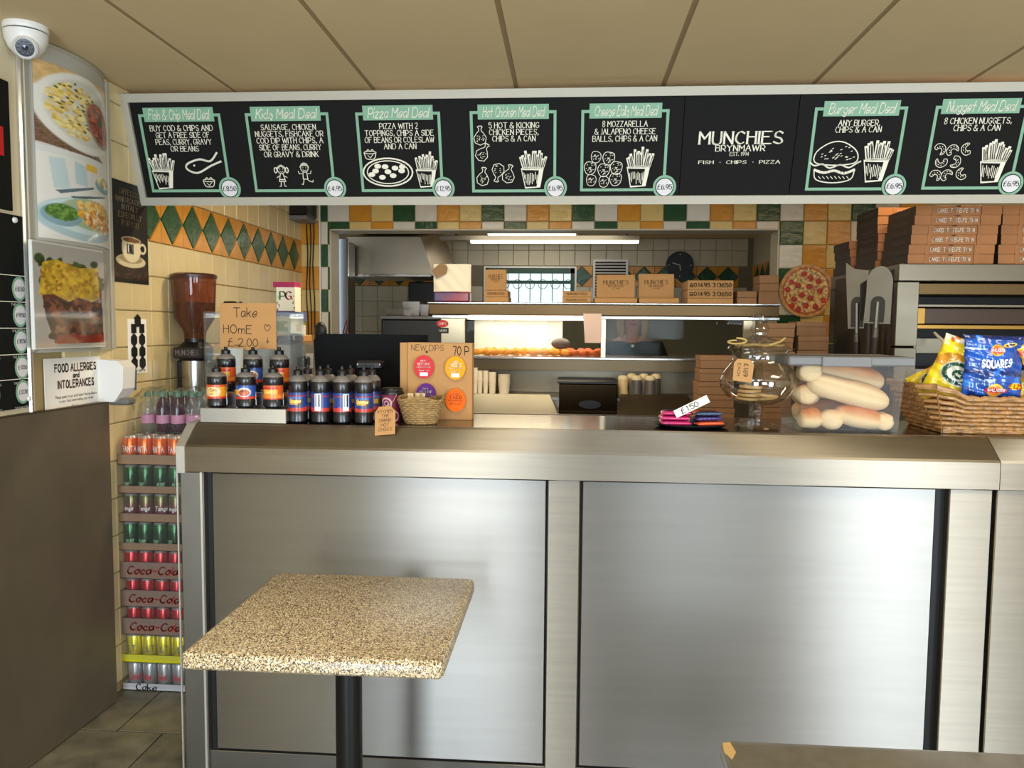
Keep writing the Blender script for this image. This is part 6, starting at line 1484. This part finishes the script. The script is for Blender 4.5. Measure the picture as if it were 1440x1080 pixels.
def disc(r0, r1, y0, y1, c, m, nm, par, n=32):
    q = MB(); q.lathe([(r0, 0), (r1, 0), (r1, y1-y0), (r0, y1-y0)] if r0 else [(r1, 0), (r1, y1-y0)], (0, 0), n, cap=not r0)
    q.xf(Matrix.Translation((c.x, y1, c.z)) @ Matrix.Rotation(PI/2, 4, 'X')); return q.build(nm, m, par, smooth=True)
disc(0, .125, KY-.035, KY-.010, k, M('clock_face', (34, 36, 42), .5), 'clock_face', ckk); disc(.118, .132, KY-.045, KY-.010, k, M('clock_rim', (20, 20, 22), .3), 'clock_rim', ckk)
for nm, pts_ in (('minute_hand', [(0, 0), (-.07, .022)]), ('hour_hand', [(0, 0), (.005, -.05)]), ('hour_mark', [(0, .1), (0, .11)]), ('hour_mark', [(.1, 0), (.11, 0)]), ('hour_mark', [(-.1, 0), (-.11, 0)]), ('hour_mark', [(0, -.1), (0, -.11)])):
    lay(nm, ribbon(pts_, .007), M('clock_hand', (206, 200, 180), .5), ckk, (k.x, KY-.0365, k.z))

# bag, cartons on the canopy shelf
SZ = zt1+.0008; SD = RD+.06
a, b_ = PY(609, 425, SD).x, PY(661, 425, SD).x
bg_ = T('paper_bag', 'white carrier bag pack with a red and blue lower part on the range canopy', 'bag', ((a+b_)/2, SD+.05, SZ))
zt_ = PY(635, 371, SD).z; zm = PY(635, 410, SD).z
q = MB(); q.grid(lambda u, v: (a+(b_-a)*u, SD+.02-.018*math.sin(PI*u)**.5*(1-v*.5)+.003*math.sin(u*17+v*11), zm+(zt_-zm)*v), 20, 16); q.grid(lambda u, v: (b_-(b_-a)*u, SD+.05, zm+(zt_-zm)*v), 4, 4); q.build('bag_body', M('waxy_white', (232, 222, 196), .6), bg_, smooth=2)
MB().box(a+.002, b_-.002, SD+.0, SD+.09, SZ, zm, .01).build('bag_base', M('crisp_pack_print', (140, 36, 40), .3, noise=(10, .3, (50, 60, 110)), coat=.5), bg_)
q = MB(); c0 = PY(620, 381, SD); q.prism([(-.045, -.025), (.02, -.03), (.045, -.005), (.045, .015), (.02, .04), (-.045, .03)], 'y', -.001, .001); q.xf(Matrix.Translation((c0.x, SD-.004, c0.z)) @ Matrix.Rotation(-.55, 4, 'Y')); q.build('brown_tag', M('tag_brown', (140, 112, 76), .8), bg_)
kraft2 = M('kraft_box', (176, 134, 82), .8, noise=(8, .08), rand=.06)
def pizza_box(label, px0, px1, z0, z1, D, dep, group, mat=None, text=None, th=.012, w_=None, name='pizza_box', yref=420):
    X0, X1 = PY(px0, yref, D).x, PY(px1, yref, D).x
    t = T(name, label, 'box', ((X0+X1)/2, D+dep/2, z0), group); m = mat or kraft2
    mid = z0+(z1-z0)*.72
    MB().box(X0, X1, D, D+dep, z0, z1-.003, .001).build('box_base', m, t)
    q = MB(); q.box(X0-.001, X1+.001, D-.001, D+dep, z1-.0026, z1, .001); cxm = (X0+X1)/2; e = (X1-X0)
    q.prism([(cxm-e*.05, z1-.002), (cxm+e*.05, z1-.002), (cxm+e*.02, z1-.010), (cxm-e*.02, z1-.010)], 'y', D-.0016, D-.0006); q.build('box_lid', m, t)
    if text: write(text[0], text[1], text[2], t, (cxm, D-.0012, (z0+z1)/2-.001), text[3], width=text[4], w=text[5] if len(text) > 5 else None)
    return t
G1 = 'pizza boxes standing on the range canopy'
def stack(px0, px1, ys, D, dep, names, group=G1, texts=None, mat=None, yref=420, base=None, zf=None, **k):
    zp = base
    for i, y in enumerate(ys):
        z1_ = PY((px0+px1)/2, y, D).z if zf is None else zf(i); jx = random.uniform(-1.2, 1.2) if i else 0
        pizza_box(names[i] if isinstance(names, list) else names % ('lowest', 'second', 'third', 'fourth', 'fifth', 'sixth', 'seventh', 'eighth', 'ninth', 'tenth', 'eleventh', 'twelfth', 'thirteenth')[i], px0+jx, px1+jx, zp, z1_-.0008, D, dep, group, mat, texts[i] if texts else None, yref=yref, **k); zp = z1_
    return zp
stack(682, 715, (417, 408), SD, .22, ['flat kraft box under the upright one left of the kitchen window', 'second flat kraft box left of the kitchen window'], base=SZ, texts=[None, ('MUNCHIES PIZZA', .012, ink_p, 'bold', .10, 1)])
def upright(px0, px1, py0, D, z0, lean, label):
    X0, X1 = PY(px0, 400, D).x, PY(px1, 400, D).x; h = PY(px0, py0, D).z-z0
    t = T('pizza_box', label, 'box', ((X0+X1)/2, D, z0), G1); Mx = Matrix.Translation(((X0+X1)/2, D, z0+.001)) @ Matrix.Rotation(-lean, 4, 'X'); w2 = (X1-X0)/2
    q = MB(); q.box(-w2, w2, 0, .04, 0, h, .002).xf(Mx); q.build('box_body', kraft2, t)
    for s_, zc2, hh, ww in (('MUNCHIES', .66, .024, 1.3*w2), ('BRYNMAWR', .5, .011, .8*w2), ('EST 1994', .4, .008, .4*w2)):
        lay('lettering', text2d(s_, hh, 'serif', width=ww, w=1.1), M('print_brown', (96, 66, 40), .8), t, (0, 0, 0), fn=lambda a, b: Mx @ Vector((a, -.001, h*zc2+b)))
z_ = PY(700, 408, SD).z
upright(682, 712, 379, SD+.02, z_, .03, 'small upright kraft pizza box at the left edge of the kitchen window')
stack(791, 831, (417, 409), SD, .2, ['lower flat kraft box right below the kitchen window', 'upper flat kraft box right below the kitchen window'], base=SZ, texts=[('MUNCHIES PIZZA', .012, ink_p, 'bold', .12, 1)]*2)
stack(836, 896, (418.5,), SD, .25, ['flat kraft box carrying the big upright box in front of the vent'], base=SZ); stack(899, 955, (418.5,), SD, .25, ['flat kraft box carrying the upright box below the clock'], base=SZ)
z_ = PY(870, 418.5, SD).z
upright(839, 893, 386, SD+.05, z_, .10, 'big upright kraft pizza box in front of the vent grille'); upright(898, 948, 385, SD+.09, z_, .08, 'upright kraft pizza box partly covering the clock')
ph = ('#01495 313650', .022, M('phone_print', (70, 50, 30), .8), 'bold', .235, 1.3)
stack(967, 1031, (419, 407, 394), SD, .25, ['lowest of the three boxes printed with a telephone number', 'middle of the three boxes printed with a telephone number', 'top box of the three printed with a telephone number'], base=SZ, texts=[None, ph, ph])
stack(1037, 1064, (418, 409), SD, .15, ['lower small kraft box right of the telephone number boxes', 'upper small kraft box right of the telephone number boxes'], base=SZ, mat=kraft_d)
stack(1067, 1094, (409, 398, 387), SD, .15, 'small brown box at the canopy end by the hanging pizza, %s in its pile', base=SZ, mat=kraft_d)

# pizza picture on the tiles
k = PY(1134, 409, CY-.035); r_ = PY(1172, 409, CY-.035).x-k.x
pz = T('pizza_picture', 'round pepperoni pizza display hanging on the checkered tiles', 'wall decoration', (k.x, CY-.03, k.z))
disc(0, r_, CY-.034, CY-.010, k, M('pizza_crust', (206, 150, 84), .7, noise=(20, .3)), 'crust', pz)
cv = Cv(120, 120, (196, 160, 110)); cv.ell(.5, .5, .5, .5, (206, 150, 84), n=.25, sc=20).ell(.5, .5, .455, .455, (150, 60, 34), n=.2, sc=20).ell(.5, .5, .43, .43, (206, 168, 104), n=.35, sc=30)
cv.blobs(260, lambda x, y: (x-.5)**2+(y-.5)**2 < .17, [(226, 206, 156), (214, 180, 110), (180, 90, 50), (236, 220, 180)], .012, .03, 2)
for i, (x, y) in enumerate(((.45, .82), (.57, .74), (.22, .66), (.34, .6), (.72, .68), (.55, .58), (.15, .52), (.75, .5), (.42, .42), (.28, .34), (.58, .36), (.82, .32), (.24, .22), (.5, .22), (.68, .2), (.36, .14))): cv.ell(x, y, .062, .056, (176, 50, 38), n=.2, sc=30).ell(x-.01, y+.01, .03, .025, (196, 76, 56), soft=.5)
cv.blobs(60, lambda x, y: (x-.5)**2+(y-.5)**2 < .17, [(60, 70, 40), (90, 100, 60), (240, 230, 200)], .008, .016, 9)
sheet('pizza_print', cv, lambda u, v: (k.x+(u-.5)*2*r_, CY-.0346, k.z+(v-.5)*2*r_), pz, .4, keep=lambda u, v: (u-.5)**2+(v-.5)**2 < .248)

# kraft box stacks standing on a shelf between range and oven
shf = T('side_table', 'low steel side table carrying the kraft box stacks right of the range', 'table', (1.15, 4.15, 0))
TZ = .90
MB().box(.62, 1.38, 3.72, 4.40, TZ-.03, TZ, .003).build('worktop', steel_d, shf)
for xk in (.64, 1.33):
    for yk in (3.74, 4.35): MB().box(xk, xk+.03, yk, yk+.03, 0, TZ-.03).build('leg', steel_d, shf)
TD = 4.0
def bstack(px0, px1, ptop, n, D, dep, nm, grp):
    ztop = PY((px0+px1)/2, ptop, D).z; h = (ztop-TZ)/n
    for i in range(n):
        jx = random.uniform(-1.8, 1.8); z0_ = TZ+.0008+h*i
        X0, X1 = PY(px0+jx, 520, D).x, PY(px1+jx, 520, D).x
        t = T('burger_box', nm % ('lowest', 'second', 'third', 'fourth', 'fifth', 'sixth', 'seventh', 'eighth', 'ninth', 'tenth', 'eleventh', 'twelfth')[i], 'box', ((X0+X1)/2, D+dep/2, z0_), grp)
        MB().box(X0, X1, D, D+dep, z0_, z0_+h*.62, .001).build('box_base', kraft_d, t); MB().box(X0-.002, X1+.002, D-.002, D+dep, z0_+h*.62, z0_+h-.0028, .001).build('box_lid', kraft_d, t)
bstack(1072, 1115, 454, 9, TD, .16, 'brown card food box, %s from below in the stack behind the cookie jar', 'brown food boxes behind the cookie jar')
bstack(1120, 1162, 452, 9, TD+.02, .16, 'brown card food box, %s from below in the stack under the hanging pizza', 'brown food boxes below the hanging pizza')
bstack(984, 1034, 500, 7, TD+.05, .16, 'brown card food box, %s from below in the low stack right of the range', 'brown food boxes beside the range')

# ================================================================== PIZZA OVEN
OD = 3.5; OX = PY(1263, 400, OD).x; OZ = 1.79; OE = 2.5
ov = T('pizza_oven', 'large stainless pizza oven with dark recessed decks at the picture edge', 'oven', (1.9, 3.9, 0))
os_ = M('oven_steel', (122, 115, 100), .4, 1, noise=(3, .12), stretch=(.5, 1, 4))
zs = PY(1300, 396, OD).z
MB().box(OX, OE, OD, OD+.88, zs+.002, OZ, .003).build('top_hood', os_, ov)
cxr = PY(1293, 440, OD).x
MB().box(OX, cxr, OD+.01, OD+.88, PY(1270, 487, OD).z, zs, .003).build('side_column', os_, ov); MB().box(OX, cxr, OD+.012, OD+.88, .1, PY(1270, 489, OD).z, .003).build('side_column', os_, ov)
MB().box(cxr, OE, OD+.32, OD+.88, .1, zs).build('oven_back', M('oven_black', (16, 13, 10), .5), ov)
zf_ = lambda py: PY(1360, py, OD).z
br = M('oven_brass', (150, 116, 56), .35, .9)
for p0, p1, m, dd in ((398, 414, M('door_dark', (96, 76, 46), .4, .8), .03), (428, 432, os_, .02), (457, 463, br, .02), (476, 498, os_, .05), (520, 545, os_, .05), (560, 572, os_, .04)):
    MB().box(cxr+.001, OE, OD+dd, OD+.31, zf_(p1), zf_(p0), .002).build('deck_panel', m, ov)
MB().box(cxr+.04, OE, OD+.05, OD+.31, zf_(456), zf_(433), .003).build('deck_door', M('door_brown', (60, 40, 24), .4, .3), ov)
MB().box(cxr+.001, cxr+.038, OD+.03, OD+.31, zf_(456), zf_(433), .002).build('deck_jamb', br, ov)
MB().box(cxr+.001, OE, OD+.06, OD+.31, .1, zf_(575)).build('base_cabinet', os_, ov)
a, b_ = PY(1314, 468, OD), PY(1334, 487, OD-.12)
MB().tube([(a.x, OD-.0, a.z), (b_.x, OD-.12, b_.z)], .006, 8).build('deck_handle', M('handle_pale', (226, 214, 190), .4), ov, smooth=True)
MB().box(OX-.004, OX, OD+.05, OD+.79, .1, OZ-.02).build('side_panel', M('oven_side', (58, 48, 36), .6, noise=(40, .4)), ov)
# oven feet
for xk in (OX+.05, OE-.1):
    for yk in (OD+.06, OD+.7): MB().box(xk, xk+.05, yk, yk+.05, 0, .1).build('foot', black, ov)
# peels
pe_m = M('peel_metal', (112, 106, 94), .3, .9, noise=(9, .15)); wood_h = M('dark_handle', (40, 30, 24), .5)
def peel(label, px, pyt, pyb, D, w_, round_top, lean=0):
    c0 = PY(px, (pyt+pyb)/2, D); top = PY(px, pyt, D).z; bot = PY(px, pyb, D).z; h = top-bot; w2 = w_/2
    t = T('pizza_peel', label, 'peel', (c0.x, D, .01), 'pizza peels leaning on the oven side')
    if round_top: o_ = [(-w2, 0), (-w2*.95, h*.55)]+[(w2*math.cos(a), h*.70+h*.3*math.sin(a)) for a in np.linspace(PI*.95, 0.05, 10)]+[(w2, h*.5), (w2*1.05, 0)]
    else: o_ = [(-w2*.8, 0), (-w2, h*.8), (-w2*1.0, h), (-w2*.3, h*.90), (w2, h*.86), (w2*.9, h*.6), (w2*.6, 0)]
    Mx = Matrix.Translation((c0.x, D, bot)) @ Matrix.Rotation(-.5, 4, 'Z') @ Matrix.Rotation(lean, 4, 'Y')
    q = MB(); q.prism(o_[::-1], 'y', -.0015, .0015); q.xf(Mx); q.build('blade', pe_m, t)
    q = MB(); q.prism([(-w2*.55, h*.02), (w2*.55, h*.02)]+[(w2*.55*math.cos(a), h*.36+h*.12*math.sin(a)) for a in np.linspace(0, PI, 9)], 'y', -.004, -.0018); q.xf(Mx); q.build('socket', M('socket_dark', (50, 46, 40), .35, .8), t)
    q = MB(); q.tube([Mx @ Vector((0, -.006, h*.38)), Mx @ Vector((0, -.006, -.02))], .010, 8); q.tube([Mx @ Vector((0, -.006, -.02)), Mx @ Vector((0, 0, -.06))], [.012, .014], 8); q.build('ferrule', M('ferrule_dark', (110, 106, 98), .4, .9), t, smooth=True)
    q = MB(); q.tube([Mx @ Vector((0, 0, -.06)), Mx @ Vector((0, 0, -bot+.012))], .014, 10); q.build('peel_handle', wood_h, t, smooth=True)
peel('round-topped metal pizza peel nearest the oven front', 1234, 374, 455, 3.52, .105, True, .04)
peel('pointed metal pizza peel behind the round-topped one', 1207, 368, 462, 3.66, .095, False, -.03)
q = T('pizza_peel', 'third pizza peel mostly hidden behind, dark gap between blades', 'peel', (1.3, 3.6, .01), 'pizza peels leaning on the oven side')
c0 = PY(1222, 400, 3.62); 
MB().prism([(c0.x-.04, c0.z-.16), (c0.x+.035, c0.z-.16), (c0.x+.045, c0.z-.02), (c0.x, c0.z+.03), (c0.x-.045, c0.z)], 'y', 3.60, 3.603).build('blade', M('peel_dark', (90, 82, 70), .4, .8), q); MB().tube([(c0.x, 3.6, c0.z-.16), (c0.x, 3.6, .004)], .013, 8).build('peel_handle', wood_h, q)

# pizza boxes on the oven
def bp_box(label, X0, X1, z0, h, D, dep, grp):
    t = T('pizza_box', label, 'box', ((X0+X1)/2, D+dep/2, z0), grp); z1 = z0+h-.001
    MB().box(X0+.003, X1, D, D+dep, z0, z1, .001).build('box_base', kb_m, t)
    e = X1-X0
    for xa, xb, dd, ee in ((X0, X0+e*.19, .003, -.004), (X1-e*.19, X1, .003, -.004), (X0+e*.19, X0+e*.235, .0045, .001), (X1-e*.235, X1-e*.19, .0045, .001)): MB().box(xa, xb, D-dd, D-.0005, z0-ee, z1+max(ee, 0)).build('front_flap', kb_m, t)
    MB().box(X0, X0+.0028, D, D+dep, z0+.001, z1).build('side_print', box_dark, t)
    q = MB(); cm = (X0+X1)/2; q.prism([(cm-.012, z1), (cm+.012, z1), (cm+.006, z1-.005), (cm-.006, z1-.005)], 'y', D-.0012, D-.0002); q.build('thumb_notch', box_dark, t)
    write('BAKED TO PERFECTION', .0155, lett, t, (cm-.003, D-.0012, z0+h*.48), 'bold', width=.168, w=1.1)
    write('Freshly Baked', .017, M('script_pale', (110, 96, 80), .7), t, (X0-.0004, D+dep*.48, z0+h*.5), 'script', ux=(0, -1, 0), uy=(0, 0, 1), width=.15, w=.8)
    return t
kb_m = M('kraft_orange', (164, 108, 60), .7, noise=(10, .12), rand=.05)
bh = .0415
ORD = ('lowest', 'second', 'third', 'fourth', 'fifth', 'sixth', 'seventh')
x_0 = PY(1276, 370, OD+.02).x
for i in range(6): o_ = (0, .004, .010, .014, .022, .027)[i]; bp_box('printed pizza box on the oven, %s up in the front stack nearest the peels' % ORD[i], x_0+o_, x_0+o_+.355, OZ+.0008+bh*i, bh, OD+.02+(i % 2)*.004, .29, 'printed pizza boxes stacked on the oven')
x_1 = x_0+.375
for i in range(6): o_ = (.0, .0, .008, .008, .010, .011)[i]; bp_box('printed pizza box on the oven, %s up in the front stack at the picture edge' % ORD[i], x_1+o_, x_1+o_+.355, OZ+.0008+bh*i, bh, OD+.022+(i % 2)*.003, .29, 'printed pizza boxes at the edge on the oven')
for s_, (X0, D0_, n_) in enumerate(((x_0-.01, OD+.345, 7), (x_0-.03, OD+.64, 4))):
    for i in range(n_):
        o_ = random.uniform(-.006, .006)
        bp_box('dark sided pizza box on the oven, %s up in the %s' % (ORD[i], ('middle stack', 'rear stack by the tiles')[s_]), X0+o_, X0+o_+.355, OZ+.0008+bh*i, bh, D0_+.0, .27 if s_ == 0 else .23, ('dark sided pizza boxes in the middle stack', 'dark sided pizza boxes in the rear stack')[s_])

# ================================================================== PERSON in the kitchen
PXp, PYp = PY(888, 480, 5.75).x, 5.75
pe = T('person', 'person with fair hair in a black top working behind the heated display', 'person', (PXp, PYp, 0))
def skin(name, chain, radii, edges, mat, par, lv=2):
    org = WORG[par.name]; me = bpy.data.meshes.new(name); me.from_pydata([tuple(Vector(c)+Vector((PXp, PYp, 0))-org) for c in chain], edges, [])
    me.materials.append(mat); o = bpy.data.objects.new(name, me); COL.objects.link(o); o.parent = par
    m = o.modifiers.new('s', 'SKIN'); m.use_smooth_shade = True
    sv = me.skin_vertices[0].data if me.skin_vertices else None
    if sv is None:
        bpy.context.view_layer.objects.active = o
    for i, r in enumerate(radii): o.data.skin_vertices[0].data[i].radius = r if isinstance(r, tuple) else (r, r)
    o.data.skin_vertices[0].data[0].use_root = True
    s = o.modifiers.new('d', 'SUBSURF'); s.levels = lv; s.render_levels = lv; WORG[o.name] = org; return o
skin_m = M('skin', (176, 122, 92), .55); top_m = M('black_top', (16, 16, 19), .8); hair_m = M('fair_hair', (176, 148, 108), .6, noise=(60, .3)); trous = M('dark_trousers', (30, 30, 36), .8)
# joints: x across, y depth (camera side negative), z up
body = [(0, 0, .92), (0, .01, 1.08), (0, 0, 1.24), (0, -.01, 1.38), (0, -.03, 1.44), (0, -.05, 1.49), (0, -.07, 1.56), (0, -.065, 1.64),
        (-.17, -.01, 1.35), (-.25, -.06, 1.12), (-.18, -.26, 1.04), (-.14, -.33, 1.03), (.17, -.01, 1.35), (.25, -.06, 1.12), (.18, -.26, 1.04), (.14, -.33, 1.03),
        (-.09, 0, .88), (-.10, -.01, .48), (-.10, .02, .09), (-.10, -.12, .04), (.09, 0, .88), (.10, -.01, .48), (.10, .02, .09), (.10, -.12, .04)]
ed = [(0, 1), (1, 2), (2, 3), (3, 4), (4, 5), (5, 6), (6, 7), (3, 8), (8, 9), (9, 10), (10, 11), (3, 12), (12, 13), (13, 14), (14, 15), (0, 16), (16, 17), (17, 18), (18, 19), (0, 20), (20, 21), (21, 22), (22, 23)]
ra = [.125, .115, .13, .10, .055, .05, .078, .068, .06, .045, .034, .036, .06, .045, .034, .036, .08, .055, .04, .035, .08, .055, .04, .035]
has_skin = True
try:
    def bm_skin(me): 
        import bmesh
        b = bmesh.new(); b.from_mesh(me); b.verts.layers.skin.verify(); b.to_mesh(me); b.free()
    _orig = skin
    def skin(name, chain, radii, edges, mat, par, lv=2):
        org = WORG[par.name]; me = bpy.data.meshes.new(name); me.from_pydata([tuple(Vector(c)+Vector((PXp, PYp, 0))-org) for c in chain], edges, [])
        bm_skin(me); me.materials.append(mat); o = bpy.data.objects.new(name, me); COL.objects.link(o); o.parent = par
        m = o.modifiers.new('s', 'SKIN'); m.use_smooth_shade = True; d = me.skin_vertices[0].data
        for i, r in enumerate(radii): d[i].radius = r if isinstance(r, tuple) else (r, r); d[i].use_root = i == 0
        s = o.modifiers.new('d', 'SUBSURF'); s.levels = lv; s.render_levels = lv; WORG[o.name] = org; return o
except Exception: pass
skin('body', body, ra, ed, skin_m, pe)
skin('top', [(0, 0, .90), (0, .01, 1.08), (0, 0, 1.24), (0, -.01, 1.36), (0, .0, 1.40), (-.18, -.01, 1.36), (-.265, -.06, 1.12), (-.2, -.2, 1.07), (.18, -.01, 1.36), (.265, -.06, 1.12), (.2, -.2, 1.07)],
     [.15, .135, .15, .115, .08, .078, .06, .05, .078, .06, .05], [(0, 1), (1, 2), (2, 3), (3, 4), (3, 5), (5, 6), (6, 7), (3, 8), (8, 9), (9, 10)], top_m, pe)
skin('trousers', [(0, 0, .93), (-.09, 0, .86), (-.10, -.01, .48), (-.10, .02, .08), (.09, 0, .86), (.10, -.01, .48), (.10, .02, .08)], [.14, .09, .065, .055, .09, .065, .055], [(0, 1), (1, 2), (2, 3), (0, 4), (4, 5), (5, 6)], trous, pe)
q = MB(); q.ball((PXp, PYp-.05, 1.62), (.088, .098, .105), 18, 12); q.build('hair', hair_m, pe, smooth=2)
for s_ in (-1, 1):
    q = MB(); q.tube([(PXp+s_*.075, PYp-.07, 1.66), (PXp+s_*.092, PYp-.09, 1.58), (PXp+s_*.085, PYp-.10, 1.49), (PXp+s_*.075, PYp-.11, 1.42)], [.03, .03, .024, .006], 10); q.build('hair_lock', hair_m, pe, smooth=True)
q = MB(); q.ball((PXp, PYp-.152, 1.575), (.014, .018, .022), 10, 8); q.build('nose', skin_m, pe, smooth=2)
for s_ in (-1, 1):
    MB().ball((PXp+s_*.03, PYp-.136, 1.60), (.013, .008, .009), 10, 8).build('eye', M('eye_white', (226, 222, 214), .3), pe, smooth=2); MB().ball((PXp+s_*.03, PYp-.1435, 1.60), (.006, .003, .006), 8, 6).build('pupil', black, pe, smooth=2)
    MB().ball((PXp+s_*.084, PYp-.06, 1.59), (.01, .02, .03), 10, 8).build('ear', skin_m, pe, smooth=2)
MB().ball((PXp, PYp-.142, 1.535), (.024, .008, .008), 10, 6).build('mouth', M('lips', (150, 70, 64), .5), pe, smooth=2)
q = MB(); q.tube([(PXp-.05, PYp-.09, 1.45), (PXp-.02, PYp-.118, 1.40), (PXp, PYp-.125, 1.385), (PXp+.02, PYp-.118, 1.40), (PXp+.05, PYp-.09, 1.45)], .0025, 6); q.ball((PXp, PYp-.13, 1.378), (.014, .006, .014), 10, 8); q.build('necklace', chrome, pe, smooth=True)
for s_ in (-1, 1):
    for f in range(4):
        x_ = s_*(.14-.03+f*.018)
        skin('finger', [(s_*.14, -.345, 1.028), (x_, -.385, 1.02), (x_*.98, -.405+.004*f, 1.005), (x_*.97, -.412+.004*f, .985)], [.015, .0095, .009, .008], [(0, 1), (1, 2), (2, 3)], skin_m, pe, 1)
    skin('thumb', [(s_*.14, -.335, 1.028), (s_*.10, -.355, 1.02), (s_*.085, -.38, 1.01)], [.015, .0105, .009], [(0, 1), (1, 2)], skin_m, pe, 1)
